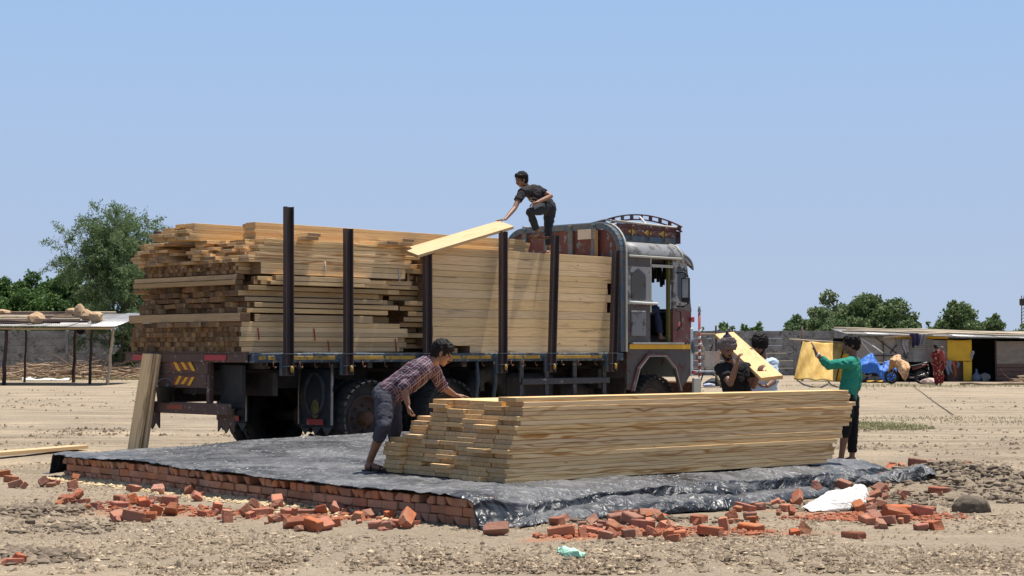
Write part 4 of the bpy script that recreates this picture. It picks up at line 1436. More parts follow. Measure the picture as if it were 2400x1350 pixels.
# bumper, guide pole, steering wheel, seat
part('front_bumper', M['rust'], lambda m: m.box((9.2, 1.23, .82), (.14, 2.5, .22), bev=.02))
part('bumper_end_plate', M['cream'], lambda m: m.box((9.14, -.05, .78), (.20, .05, .42), bev=.01))
gp_ = part('guide_pole', M['polered'] if 'polered' in M else M.setdefault('polered', plain('pole_red', (0.32, 0.05, 0.05), 0.5)), lambda m: m.tube([(9.26, -.02, .78), (9.26, -.02, 2.05)], .022, 8))
m_ = MB()
for k in range(9):
    z_ = .86 + k * .11
    m_.tube([(9.26, -.02, z_), (9.26, -.02, z_ + .045)], .0245, 8)
m_.build('white_bands', M['steelwhite'], gp_)
m_ = MB(); m_.tube([(9.26, -.02, 2.05), (9.26, -.02, 2.09), (9.26, -.02, 2.13), (9.26, -.02, 2.2)], [.014, .03, .022, .003], 8); m_.build('pole_finial', M['steel'], gp_)
cpart('driver_seat', M['black'], lambda m: (m.box((8.0, .6, 1.78), (.5, .55, .3), bev=.06), m.box((7.72, .6, 2.15), (.14, .52, .6), bev=.05)))
cpart('steering_wheel', M['black'], lambda m: m.tube([(8.50 + .08 * math.sin(a), .62 + .25 * math.cos(a), 2.12 + .22 * math.sin(a)) for a in np.linspace(0, 2 * math.pi, 20)], .018, 6))
cpart('dashboard', M['black'], lambda m: m.box((8.86, NC / 2, 1.88), (.24, NC - .15, .38), bev=.05))
part('underside_blocker', M['chassis'], lambda m: m.box((1.0, 2.35, .98), (1.2, .3, .5), bev=.02))  # added boxes that hide sunlit ground so the underside looks dark
part('underside_blocker', M['chassis'], lambda m: m.box((5.4, 2.35, .86), (2.6, .3, .66), bev=.02))
part('gearbox', M['chassis'], lambda m: (m.box((7.9, 1.25, .98), (1.7, 1.0, .9), bev=.06), m.box((6.6, 1.3, .85), (1.2, .5, .4), bev=.05), m.tube([(2.0, 1.3, .6), (6.2, 1.3, .9)], .06, 10)))
part('inner_wing', M['chassis'], lambda m: (m.box((8.1, 2.36, 1.1), (1.5, .05, .5)), m.box((7.5, 1.25, 1.0), (.05, 2.3, .9))))
part('cross_member', M['chassis'], lambda m: [m.box((t_, 1.3, 1.0), (.08, 2.2, .3)) for t_ in (.6, 2.8, 4.4, 5.8, 7.0)])

# ------------------------------------------------------------------ timber
_TC = {}


def timber(L, W, T, mat):
    key = (round(L, 2), round(W, 3), round(T, 3), mat)
    if key not in _TC:
        m_ = MB(); m_.box((0, 0, 0), (key[0], key[1], key[2]), bev=min(.0025, T * .1))
        _TC[key] = m_.mesh('timber', M[mat])
    return _TC[key]


def lay(name, L, W, T, mat, c, axis, label, cat, group=None, up=Vector((0, 0, 1)), roll=0.0, yaw=0.0):
    rm = frame(axis, up) @ rot3(roll, 0, yaw)
    o = inst(name, timber(L, W, T, mat), c, rm)
    tag(o, label, cat, group)
    return o


# ---- stack on the plastic sheet
SD = Vector((0.778, 0.628, 0)).normalized(); SN = Vector((-SD.y, SD.x, 0))
S0 = Vector((-0.055, 15.24, 0))
PW, PT, PL = 0.262, 0.0415, 4.50
COLROWS = [18, 17, 17, 17, 17, 13, 8]
for c_, rows in enumerate(COLROWS):
    lean = 0
    for r_ in range(rows):
        z = .262 + PT * (r_ + .5) + .0008 * r_
        endoff = .20 * (r_ / 17.0) ** 1.0 + rnd.uniform(-.03, .03)
        if rnd.random() < .16: endoff += rnd.choice((-1, 1)) * rnd.uniform(.03, .08)
        if c_ == 6: endoff -= .06
        if c_ == 0 and r_ >= 17: endoff = .12
        if r_ in (6, 7) and c_ in (0, 1, 2): endoff -= .05
        nshift = rnd.uniform(-.005, .004) + (rnd.uniform(.0, .02) if c_ else 0)
        L = PL + rnd.choice((0, .05, .1)) - (.10 if r_ < 6 else 0)
        if r_ < 5: L -= .06
        p = S0 + SD * (endoff + L / 2) + SN * (PW * (c_ + .5) + .004 * c_ + nshift) + Vector((0, 0, z))
        top = r_ == rows - 1
        lab = 'pine plank in the stack on the plastic, %s row up, %s from the near side' % (ordw(r_ + 1), ordw(c_ + 1))
        if c_ == 0 and r_ == 17: lab = 'topmost pine plank lying along the near edge of the stack on the plastic'
        lay('pine_plank', L, PW - .004, PT - .0012, 'pine', p, SD, lab, 'plank', 'planks stacked on the plastic sheet', yaw=rnd.uniform(-.0025, .0025))

# ---- load on the lorry, laid out in the lorry's own frame (t forward, n to the far side, z up)
TD = (TM.to_3x3() @ Vector((1, 0, 0))); TN = (TM.to_3x3() @ Vector((0, 1, 0)))


def tlay(name, L, W, T, mat, t0, n, z, label, cat='plank', group=None, roll=0.0, yaw=0.0, across=False):
    """t0: rear end, n: centre across, z: centre height"""
    if across:
        c = tl(t0, n, z); ax = TN
    else:
        c = tl(t0 + L / 2, n, z); ax = TD
    return lay(name, L, W, T, mat, c, ax, label, cat, group, roll=roll, yaw=yaw)


# 1 bottom: bundles of battens with dark sawn ends
cnt = {}


def nth(key):
    cnt[key] = cnt.get(key, 0) + 1
    return ordw(cnt[key])


g1 = 'battens bundled at the bottom of the load'
z = 1.425
for r_ in range(5):
    n_ = .06
    h_ = .064
    while n_ < 2.52:
        w_ = rnd.choice((.05, .06, .065, .075))
        if rnd.random() > .03:
            tlay('batten', rnd.choice((2.7, 2.78, 2.86)), w_ - .004, h_ - .004, 'batten', -.06 + rnd.uniform(-.03, .09), n_ + w_ / 2, z + h_ / 2 + rnd.uniform(-.002, .003), 'thin batten in the bottom bundle, %s row up, %s from the near side' % (ordw(r_ + 1), nth(('b', r_))), 'batten', g1)
        n_ += w_
    z += h_
# flat dark planks over them
n_ = .06
while n_ < 2.5:
    w_ = rnd.choice((.12, .16, .2, .24))
    tlay('plank', rnd.choice((2.7, 2.8)), w_ - .006, .062, 'batten' if rnd.random() < .7 else 'pine_aged', -.08 + rnd.uniform(-.05, .07), n_ + w_ / 2, z + .032, 'dark flat plank lying on the bottom battens, %s from the near side' % nth('flat'), 'plank', 'dark planks over the bottom battens')
    n_ += w_
z += .068
# plank laid across the tail
tlay('cross_plank', 2.5, .16, .105, 'oldplank', .0, 1.30, z + .054, 'long pale plank laid crosswise over the lower battens at the tail', across=True)
for n_ in (.12, .22, .33):
    tlay('plank', 2.0, .09, .09, 'batten', .12 + rnd.uniform(0, .1), n_ - .02, z + .046, 'short thick plank end beside the crosswise plank, %s from the near side' % nth('pe'), 'plank', 'plank ends by the crosswise plank')
for n_ in (.55, .9, 1.25, 1.6, 1.95, 2.3):
    tlay('plank', 2.3, .3, .09, 'batten', .45, n_, z + .046, 'plank hidden behind the crosswise plank in the load', 'plank', 'planks behind the crosswise plank')
z += .112
zj = z
# jumbled boards
for r_ in range(5):
    n_ = .06
    h_ = .071
    while n_ < 2.46:
        w_ = rnd.choice((.1, .13, .16, .19))
        hh = h_ * rnd.choice((.85, .95, 1.0, .8))
        if rnd.random() > .10:
            rl = rnd.uniform(-.05, .05) if n_ > .3 else 0
            if rnd.random() < .08 and .4 < n_ < 2.2: rl = rnd.uniform(.1, .22) * rnd.choice((-1, 1))
            tlay('rough_board', rnd.choice((2.4, 2.6, 2.75)), w_ - .008, hh - .004, 'batten', (.03 if n_ > .25 else .0) + rnd.uniform(-.06, .16), n_ + w_ / 2, z + hh / 2, 'rough board in the jumbled middle layer, %s row up, %s from the near side' % (ordw(r_ + 1), nth(('j', r_))), 'board', 'jumbled boards in the middle of the load', roll=rl, yaw=rnd.uniform(-.015, .015))
        n_ += w_
    z += h_ + .001
# crosswise planks again, and a thin row
for k, (dz, mm) in enumerate(((.03, 'oldplank'), (.098, 'oldplank'))):
    tlay('cross_plank', 2.3, .12, .06, mm, .02 + .02 * k, 1.36, z + dz, ('lower' if k == 0 else 'upper') + ' of the two thin planks laid crosswise under the small battens', across=True)
for (n_, L) in ((.10, 1.6), (.28, 2.6), (.5, 2.4), (.9, 2.4), (1.4, 2.4), (1.9, 2.4), (2.3, 2.4)):
    tlay('plank', L, .22, .045, 'pine_aged', .28 + rnd.uniform(0, .1), n_, z + .03, 'long plank between the crosswise planks and the small battens', 'plank', 'planks under the small battens')
    tlay('plank', L, .22, .06, 'pine_aged', .36 + rnd.uniform(0, .1), n_, z + .092, 'long plank between the crosswise planks and the small battens', 'plank', 'planks under the small battens')
for k in range(6):
    tlay('batten', 2.2, .06, .05, 'batten', .18 + rnd.uniform(-.02, .08), .09 + .065 * (k % 3), z + .03 + .052 * (k // 3), 'small batten end poking out by the near stake', 'batten', 'batten ends by the near stake')
z += .142
# small dark battens
for r_ in range(3):
    n_ = .30
    h_ = .048
    while n_ < 2.40:
        w_ = rnd.choice((.045, .05, .055, .06))
        tlay('small_batten', rnd.choice((2.4, 2.55)), w_ - .004, h_ - .003, 'batten', .02 + rnd.uniform(-.03, .10), n_ + w_ / 2, z + h_ / 2 + rnd.uniform(-.002, .004), 'small dark batten in the upper bundle, %s row up, %s from the near side' % (ordw(r_ + 1), nth(('s', r_))), 'batten', 'small dark battens in the upper bundle')
        n_ += w_
    z += h_
for k in range(2):
    tlay('plank', 2.5, .2, .068, 'pine_aged', .25, .16, z - .144 + .036 + .072 * k, 'broad plank along the near side of the upper batten bundle', 'plank', 'planks beside the upper battens')
zp = z + .003
# layer of pale flat planks
nlev = 0
zz = zp
for r_ in range(7):
    h_ = .0435
    n_ = .06
    while n_ < 2.45:
        w_ = .2 if rnd.random() < .7 else .15
        if not (1.25 < n_ < 1.62 and r_ > 0) and not (r_ == 5 and 1.6 < n_ < 1.9):
            st = .26 * (r_ / 7) * (1 if n_ < .9 else .2) + rnd.uniform(-.06, .12)
            if n_ > 1.6: st -= .04
            tlay('pine_plank', rnd.choice((2.6, 2.7)) + (0 if n_ > .3 else .1), w_ - .006, h_ - .002, 'pine' if rnd.random() < .6 else 'pine_aged', st, n_ + w_ / 2, zz + h_ / 2, 'pale plank in the stepped layer, %s row up, %s from the near side' % (ordw(r_ + 1), nth(('p', r_))), 'plank', 'pale planks in the stepped layer', yaw=rnd.uniform(-.008, .008))
        n_ += w_
    zz += h_ + .001
ztop = zz
tlay('tilted_board', 2.4, .045, .24, 'pine_lit', .30, 1.58, zp + .046 + .12, 'board standing on edge between the stepped planks at the tail', yaw=-.35)
tlay('tilted_board', 2.2, .045, .20, 'pine_lit', .55, 1.32, zp + .046 + .10, 'second board standing on edge deeper in the gap of the stepped planks', yaw=-.1)
# sunlit top stacks
for r_ in range(5):
    for k in range(2):
        L = 5.15 + rnd.choice((0, .05, .1))
        if r_ == 4 and k == 0: L = 5.1
        tlay('pine_plank', L, .21, .045, 'pine_lit', .40 + .03 * rnd.random() + (.12 if k else 0) - .05 * r_ * 0, .50 + .215 * k, ztop + .0235 + .046 * r_, 'long fresh plank in the top pile, %s up, %s row from the near side' % (ordw(r_ + 1), ordw(k + 1)), 'plank', 'long planks of the top pile', yaw=rnd.uniform(-.003, .003))
for r_ in range(5):
    for k in range(3):
        if r_ == 4 and k == 2: continue
        tlay('pine_plank', rnd.choice((2.9, 3.0)), .20, .045, 'pine_lit', -.12 + rnd.uniform(-.06, .05) + (.10 if r_ > 2 else 0) - .08 * k * (r_ < 2), 1.24 + .207 * k, ztop + .0235 + .046 * r_, 'fresh plank in the far rear top pile, %s up, %s from the near side' % (ordw(r_ + 1), ordw(k + 1)), 'plank', 'planks of the far top pile', yaw=rnd.uniform(-.01, .01))
for (t_, s_) in ((.95, 0), (2.35, 0), (2.62, 0)):
    tlay('board_offcut', .55, .24, .045, 'pine_aged', t_, .20, ztop + .024, 'short board laid crosswise on the near edge above the stepped planks', 'board', 'short boards on the near edge', across=True, yaw=.15)
    if t_ < 1 or t_ > 2.5:
        tlay('board_offcut', .5, .24, .045, 'pine_aged', t_ + .05, .19, ztop + .07, 'short board laid crosswise on the near edge above the stepped planks', 'board', 'short boards on the near edge', across=True, yaw=.12)

# front block of thick beams
rows = [(.105, 3.34), (.135, 3.22), (.135, 3.27), (.135, 3.24), (.12, 3.22), (.16, 3.23), (.12, 3.24), (.095, 3.22), (.085, 3.24), (.085, 3.26), (.085, 3.2), (.135, 3.24), (.11, 3.30)]
zb = 1.402
zs = sum(a for a, _ in rows)
for i, (h_, ts) in enumerate(rows):
    h2 = h_ * (2.905 - 1.402) / zs
    te = 7.16 + rnd.uniform(-.03, .03) - (.12 if i in (5, 7, 8) else 0)
    if i == 0: ts = 4.0
    for k, w_ in enumerate((.30, .32, .35, .4, .45, .45)):
        n0 = .05 + sum((.30, .32, .35, .4, .45, .45)[:k])
        if k > 0 and k < 5 and 0 < i < 11 and rnd.random() < .25: pass
        jit = rnd.uniform(-.03, .12) if k else 0
        tlay('thick_timber', round(te - ts - jit, 2), w_ - .008, h2 - .004, 'beam', ts + jit, n0 + w_ / 2, zb + h2 / 2, 'thick timber in the front block, %s row up, %s from the near side' % (ordw(i + 1), ordw(k + 1)), 'beam', 'thick beams of the front block')
    zb += h2
tlay('thick_timber', .5, .2, .07, 'batten', 3.3, .2, 1.44, 'short dark block wedged under the front block of beams')
# short timbers in the gap between the blocks
for i in range(16):
    tlay('timber_end', .45 + rnd.uniform(0, .3), .16, .06, 'batten', 2.72 + rnd.uniform(0, .15), .16 + rnd.uniform(0, .35), 1.5 + .075 * i, 'short timber end in the gap between the load blocks, %s from the bottom' % ordw(i + 1), 'timber', 'timber ends in the gap')
tlay('maroon_board', .05, .9, .5, 'batten', 3.05, .8, 2.6, 'dark board standing in the gap between the blocks')
# red and white ties round the bundles
m_ = MB()
for (t_, z0, z1) in ((.18, 1.44, 1.72), (1.12, 1.58, 1.73), (1.38, 1.43, 1.57), (2.55, 1.58, 1.72), (2.8, 1.43, 1.56)):
    pass
for (t_, z0, z1, mm, lab) in ((.2, 1.58, 1.73, 'red', 'red plastic tie round the battens just ahead of the tail corner'), (1.12, 1.57, 1.73, 'red', 'red plastic tie on the battens between the first two stakes'),
                              (1.36, 1.43, 1.57, 'red', 'lowest red plastic tie between the first two stakes'), (2.56, 1.43, 1.6, 'red', 'red plastic tie on the battens short of the third stake'),
                              (1.3, 2.42, 2.62, 'steelwhite', 'white string tied round the bundle between the first two stakes'), (2.62, 2.36, 2.56, 'steelwhite', 'white string hanging short of the third stake')):
    m_ = MB(); a, b = tl(t_ + .02, .05, z0), tl(t_, .05, z1)
    m_.tube([a, (a + b) / 2 + TD * .004, b], .008, 5)
    tag(m_.build('bundle_tie', M[mm]), lab, 'tie')

# plank being slid over the stakes
pa, pb = at(961, 594, 23.45), at(1186, 527, 25.0)
o = lay('pine_plank', (pb - pa).length, .29, .045, 'pine_lit', (pa + pb) / 2, pb - pa, 'single pale plank slid over the stakes by the man on the load', 'plank', roll=.34)
# two boards leaning on the tail, one on the ground behind the sheet
for k, (dx, lab) in enumerate(((0, 'front one of the two boards leaning on the lorry tail'), (.055, 'rear one of the two boards leaning on the lorry tail'))):
    b, tp = tl(-.30 - dx * 1.4, 1.93 + dx * .9, .02), tl(-.12 - dx, 1.88 + dx * .9, 1.33)
    lay('leaning_board', 1.46 + .0, .25, .045, 'beam', (b + tp) / 2, tp - b, lab, 'board', up=-TD)
p0, p1 = gp(-120, 1078, .05), gp(190, 1052, .03)
lay('board_on_ground', (p1 - p0).length, .24, .05, 'pine_lit', (p0 + p1) / 2 + Vector((0, 0, .03)), p1 - p0, 'long pale board lying on the ground behind the sheet corner', 'board')
# bucket under the tail
m_ = MB()
bc = tl(-.12, 1.62, .755)
m_.lathe([(.0, .0), (.10, .0), (.125, .20), (.132, .205), (.118, .2), (.095, .02), (0, .02)], lambda x, a, b: bc + Vector((a, b, x)), 20)
bk = m_.build('bucket', M['black']); tag(bk, 'black bucket standing on the rear bumper of the lorry', 'bucket')
m_ = MB(); m_.tube([bc + Vector((-.125 * math.cos(a), 0, .2 + .12 * math.sin(a))) for a in np.linspace(0, math.pi, 10)], .005, 5); m_.build('bucket_handle', M['steel'], bk)

# ------------------------------------------------------------------ people
def remesh(mb, name, voxel, mat, parent=None, it=4, fold=0.0, ffreq=9.0, seed=1, stretch=(1, 1, 1), tuft=None):
    me = mb.mesh(name + '_src', mat)
    tmp = bpy.data.objects.new('tmp', me); COL.objects.link(tmp)
    r = tmp.modifiers.new('r', 'REMESH'); r.mode = 'VOXEL'; r.voxel_size = voxel; r.adaptivity = 0
    if it:
        sm = tmp.modifiers.new('s', 'SMOOTH'); sm.factor = .5; sm.iterations = it
    dg = bpy.context.evaluated_depsgraph_get(); dg.update()
    out = bpy.data.meshes.new_from_object(tmp.evaluated_get(dg))
    bpy.data.objects.remove(tmp); bpy.data.meshes.remove(me)
    out.name = name
    n = len(out.vertices)
    out.polygons.foreach_set('use_smooth', np.ones(len(out.polygons), dtype=bool))
    if fold or tuft:
        co = np.empty(n * 3, dtype=np.float32); no = np.empty(n * 3, dtype=np.float32)
        out.vertices.foreach_get('co', co)
        out.vertices.foreach_get('normal', no)
        co = co.reshape(-1, 3); no = no.reshape(-1, 3)
        q = co * np.array(stretch)
        if fold:
            d = fold * (fbm(q * ffreq, 3, seed) + .9 * (0.4 - np.abs(fbm(q * ffreq * 1.7 + 5, 2, seed + 7))))
        else:
            d = tuft * fbm(q * ffreq, 3, seed, .7)
        co = co + no * d[:, None]
        out.vertices.foreach_set('co', co.ravel())
    out.materials.clear(); out.materials.append(mat)
    out.update()
    o = bpy.data.objects.new(name, out)
    if parent: o.parent = parent
    COL.objects.link(o)
    return o


def hand(m, wr, d, pn, curl=.5, side=1, sc=1.0, spread=.2):
    wr, d, pn = Vector(wr), Vector(d).normalized(), Vector(pn)
    pn = (pn - d * pn.dot(d)).normalized()
    lat = d.cross(pn).normalized() * side
    m.tube([wr - d * .02, wr + d * .02 * sc, wr + d * .06 * sc, wr + d * .09 * sc], [(.026 * sc, .02 * sc), (.034 * sc, .018 * sc), (.040 * sc, .017 * sc), (.036 * sc, .013 * sc)], 10, side=lat)
    for k, L in enumerate((.070, .080, .075, .058)):
        off = (1.5 - k) * .0205 * sc
        p = wr + d * (.086 - .004 * abs(k - 1)) * sc + lat * off
        dd = (d + lat * (1.5 - k) * spread * .25).normalized()
        pts, rr = [p - dd * .02], [.0105 * sc]
        pts.append(p); rr.append(.0105 * sc)
        a = 0
        for s, b in ((.45, .55), (.30, .85), (.25, .6)):
            a += b * curl * 1.3
            dd2 = dd * math.cos(a) + pn * math.sin(a)
            p = p + dd2 * (L * s * sc)
            pts.append(p); rr.append(.0095 * sc if s > .26 else .0075 * sc)
        m.tube(pts, rr, 7)
    tb = wr + d * .025 * sc + lat * .03 * sc
    t1 = (d * .55 + lat * .75 + pn * .25).normalized(); t2 = (d * .9 + lat * .2 + pn * (.25 + .5 * curl)).normalized()
    m.tube([tb - t1 * .015, tb, tb + t1 * .042 * sc, tb + t1 * .042 * sc + t2 * .045 * sc], [.014 * sc, .0155 * sc, .0125 * sc, .009 * sc], 8)


def skin_mat(name, c):
    t = NT(name)
    v = t.vec('Object')
    n = t.ramp(t.noise(v, 14, 4, 0.6), 0.35, 0.7)
    col = t.mix(n, c, tuple(x * .78 for x in c))
    t.bump(t.noise(v, 160, 3), 0.08, 0.002)
    t.set(t.b, 'Subsurface Weight', 0.05)
    return t.done(col, 0.5, 0, 0.35)


def cloth_mat(name, c, var=.2, scale=9, rough=0.88):
    return rough_mat(name, c, tuple(x * (1 - var) for x in c), scale, rough, 0.25, 0.002, spec=0.15)


M['hair'] = rough_mat('black_hair', (0.006, 0.005, 0.005), (0.014, 0.011, 0.010), 60, 0.62, 0.4, 0.004, stretch=(1, 1, .3), spec=0.15)
M['eye'] = NT('dark_eye').done((0.01, 0.008, 0.007), 0.2)
M['lip'] = NT('lips').done((0.12, 0.045, 0.035), 0.5)


def head_geo(m, c, f, u, s, sc=1.0):
    rm = Matrix((f, s, u)).transposed()
    def P(a, b, d): return c + (f * a + s * b + u * d) * sc
    m.ell(P(-.012, 0, .028), (.096 * sc, .074 * sc, .092 * sc), rm, 16, 12)
    m.ell(P(.026, 0, -.03), (.066 * sc, .060 * sc, .078 * sc), rm, 14, 10)
    m.ell(P(.052, 0, -.086), (.026 * sc, .030 * sc, .024 * sc), rm, 10, 8)     # chin
    m.ell(P(.074, 0, .028), (.018 * sc, .05 * sc, .014 * sc), rm, 10, 6)       # brow
    m.tube([P(.078, 0, .022), P(.100, 0, -.008), P(.108, 0, -.024), P(.088, 0, -.036)], [.011 * sc, .013 * sc, .016 * sc, .010 * sc], 8)
    for sg in (-1, 1):
        m.ell(P(-.004, sg * .076, -.006), (.019 * sc, .008 * sc, .032 * sc), rm, 8, 6)
        m.ell(P(.062, sg * .036, -.02), (.022 * sc, .022 * sc, .02 * sc), rm, 8, 6)  # cheek
    m.ell(P(.084, 0, -.056), (.010 * sc, .024 * sc, .011 * sc), rm, 8, 6)


def figure(name, base, J, fit, label, sc=1.0, voxel=.0078):
    g = Vector(base)
    root = empty(name, g)
    J = {k: (Vector(v) - g if k not in ('hf', 'hu', 'hdR', 'hdL', 'pnR', 'pnL') else Vector(v)) for k, v in J.items()}
    side = (J['shL'] - J['shR']); side.normalize()
    f = J['hf'].normalized(); u = J['hu']; u = (u - f * u.dot(f)).normalized(); s = u.cross(f)
    pel, neck = J['pel'], J['neck']
    ax = (neck - pel)
    fwd = side.cross(ax).normalized() * 1
    pt = lambda k, o=0: pel + ax * k + fwd * o
    sk = MB()
    W = fit.get('bulk', 1.0) * sc
    sk.tube([pel - ax.normalized() * .09, pel, pt(.3), pt(.62), pt(.85), pt(.97)], [(.14 * W, .10 * W), (.15 * W, .105 * W), (.13 * W, .095 * W), (.15 * W, .105 * W), (.14 * W, .085 * W), (.07 * W, .06 * W)], 16, side=side)
    sk.tube([pt(.93), neck, J['head'] - u * .06 * sc - f * .02 * sc, J['head'] - f * .02 * sc], [.066 * sc, .056 * sc, .053 * sc, .05 * sc], 12)
    head_geo(sk, J['head'], f, u, s, sc)
    for q in 'RL':
        sh, el, wr = J['sh' + q], J['el' + q], J['wr' + q]
        sk.tube([pt(.86) + (sh - pt(.86)) * .3, sh, sh + (el - sh) * .35, el, el + (wr - el) * .3, wr], [.07 * sc, .056 * sc, .048 * sc, .040 * sc, .040 * sc, .027 * sc], 12)
        sk.ell(el, .038 * sc)
        hand(sk, wr, J['hd' + q], J['pn' + q], fit.get('curl' + q, .5), 1 if q == 'R' else -1, sc)
        hp, kn, an, to = J['hip' + q], J['kn' + q], J['an' + q], J['to' + q]
        sk.tube([hp, hp + (kn - hp) * .4, kn, kn + (an - kn) * .28, kn + (an - kn) * .7, an], [.088 * sc, .076 * sc, .056 * sc, .054 * sc, .040 * sc, .036 * sc], 12)
        ft = (to - an); ft.z = 0; ft = ft.normalized() if ft.length > 1e-4 else Vector((1, 0, 0))
        zb = to.z
        h0 = Vector((an.x, an.y, zb + .032)) - ft * .045
        lat = Vector((-ft.y, ft.x, 0))
        sk.tube([h0, h0 + ft * .05 + Vector((0, 0, .012)), h0 + ft * .13, h0 + ft * .20 - Vector((0, 0, .008))], [(.03, .03), (.036, .042), (.042, .030), (.040, .020)], 10, side=lat)
        for k in range(5):
            b = h0 + ft * (.20 - .010 * abs(k - 1)) + lat * ((k - 2) * .0165) - Vector((0, 0, .012))
            sk.tube([b - ft * .03, b, b + ft * .028], [.011, .011, .009], 6)
        sk.tube([an, h0 + ft * .05], [.036, .036], 10)
    body = remesh(sk, 'body', voxel, fit['skin'], root, 4)
    # clothes
    if 'shirt' in fit:
        mt, slv, hem = fit['shirt'][:3]
        m = MB()
        I = .022 * sc
        lo = hem
        m.tube([pt(lo - .02), pt(lo), pt(.22), pt(.45), pt(.66), pt(.84), pt(.97)], [(.155 * W + I, .11 * W + I), (.16 * W + I, .115 * W + I), (.15 * W + I, .108 * W + I), (.152 * W + I, .11 * W + I), (.16 * W + I, .112 * W + I), (.148 * W + I, .09 * W + I), (.075 * W + I, .068 * W + I)], 20, side=side)
        for q in 'RL':
            sh, el, wr = J['sh' + q], J['el' + q], J['wr' + q]
            pts, rr = [pt(.84) + (sh - pt(.84)) * .25, sh], [.095 * sc, .078 * sc]
            if slv <= 1:
                pts += [sh + (el - sh) * slv * .6, sh + (el - sh) * slv]; rr += [.069 * sc, .066 * sc]
            else:
                pts += [sh + (el - sh) * .5, el, el + (wr - el) * (slv - 1) * .6, el + (wr - el) * (slv - 1)]; rr += [.066 * sc, .058 * sc, .054 * sc, .052 * sc if slv < 1.5 else .040 * sc]
            m.tube(pts, rr, 14)
            m.ell(sh, .078 * sc)
            if slv > 1: m.ell(el, .058 * sc)
            if fit.get('roll'):
                e = pts[-1]; dr = (pts[-1] - pts[-2]).normalized()
                m.tube([e - dr * .045, e - dr * .03, e, e + dr * .005], [.056 * sc, .064 * sc, .064 * sc, .054 * sc], 12)
        sh_o = remesh(m, fit.get('shirt_name', 'shirt'), voxel * 1.25, mt, root, 5, fold=.013 * sc, ffreq=11, seed=hash(name + label) % 97 if False else len(label), stretch=(1, 1, 1.4))
        if fit.get('collar'):
            m = MB(); c = pt(.97)
            m.tube([c - side * .07 + fwd * -.0, c + fwd * .06, c + side * .07], [.02, .02, .02], 8)
            m.tube([c - side * .07, c - fwd * .055 + ax.normalized() * .02, c + side * .07], [.022, .026, .022], 8)
            remesh(m, 'collar', .008, mt, root, 2)
    if 'trousers' in fit:
        mt, fr = fit['trousers'][:2]
        m = MB(); I = .016 * sc
        m.tube([pt(.10), pel, pel - ax.normalized() * .08, pel - ax.normalized() * .12], [(.15 * W + I, .107 * W + I), (.158 * W + I, .118 * W + I), (.15 * W + I, .115 * W + I), (.10 * W, .09 * W)], 18, side=side)
        for q in 'RL':
            hp, kn, an = J['hip' + q], J['kn' + q], J['an' + q]
            frq = fit.get('fr' + q, fr)
            e = kn + (an - kn) * frq
            tp = fit.get('leg', 1.0)
            m.tube([pel + (hp - pel) * .5, hp, hp + (kn - hp) * .5, kn, kn + (an - kn) * frq * .5, e], [.10 * sc, .108 * sc, .092 * sc, .076 * sc * tp, .069 * sc * tp, .060 * sc * tp], 14)
            m.ell(kn, .078 * sc * tp)
        remesh(m, 'trousers', voxel * 1.25, mt, root, 5, fold=.011 * sc, ffreq=12, seed=len(label) + 3, stretch=(1, 1, 1.6))
    rm = Matrix((f, s, u)).transposed()
    hc = J['head']
    def P(a, b, d): return hc + (f * a + s * b + u * d) * sc
    for sg in (-1, 1):
        m = MB(); m.ell(P(.079, sg * .031, .010), (.010 * sc, .014 * sc, .008 * sc), rm, 8, 6); m.build('eye', M['eye'], root)
        m = MB(); m.tube([P(.085, sg * .014, .030), P(.088, sg * .032, .036), P(.076, sg * .05, .030)], [.004, .006, .003], 6); m.build('eyebrow', M['hair'], root)
    m = MB(); m.tube([P(.086, -.024, -.056), P(.096, 0, -.054), P(.086, .024, -.056)], [.003, .006, .003], 6); m.build('mouth', M['lip'], root)
    if fit.get('hair', True):
        m = MB()
        big = fit.get('hairvol', 1.0)
        m.ell(P(-.026, 0, .042), (.102 * sc * big, .084 * sc * big, .098 * sc * big), rm, 18, 12)
        m.ell(P(-.05, 0, -.01), (.070 * sc, .076 * sc * big, .075 * sc), rm, 12, 8)
        m.ell(P(.035, 0, .088), (.055 * sc, .062 * sc, .040 * sc * big), rm, 12, 8)
        for k in range(7):
            an = (k - 3) * .3
            m.ell(P(.066 * math.cos(an), .07 * math.sin(an), .078 + .006 * (k % 2)), (.026 * sc, .024 * sc, .022 * sc * big), rm, 8, 6)
        remesh(m, 'hair', .007, M['hair'], root, 1, tuft=.016 * sc * big, ffreq=62, seed=5)
    if fit.get('beard'):
        m = MB()
        m.ell(P(.056, 0, -.094), (.028, .034, .026), rm, 10, 8)
        m.tube([P(.02, -.062, -.05), P(.05, -.045, -.08), P(.07, 0, -.098), P(.05, .045, -.08), P(.02, .062, -.05)], [.014, .016, .018, .016, .014], 8)
        m.tube([P(.088, -.026, -.046), P(.104, 0, -.041), P(.088, .026, -.046)], [.005, .007, .005], 6)
        remesh(m, 'beard', .007, M['hair'], root, 1, tuft=.006, ffreq=70)
    elif fit.get('moustache'):
        m = MB(); m.tube([P(.088, -.028, -.047), P(.104, 0, -.041), P(.088, .028, -.047)], [.004, .007, .004], 6); m.build('moustache', M['hair'], root)
    tag(root, label, 'person')
    return root, body, dict(P=P, f=f, u=u, s=s, pt=pt, fwd=fwd, side=side)


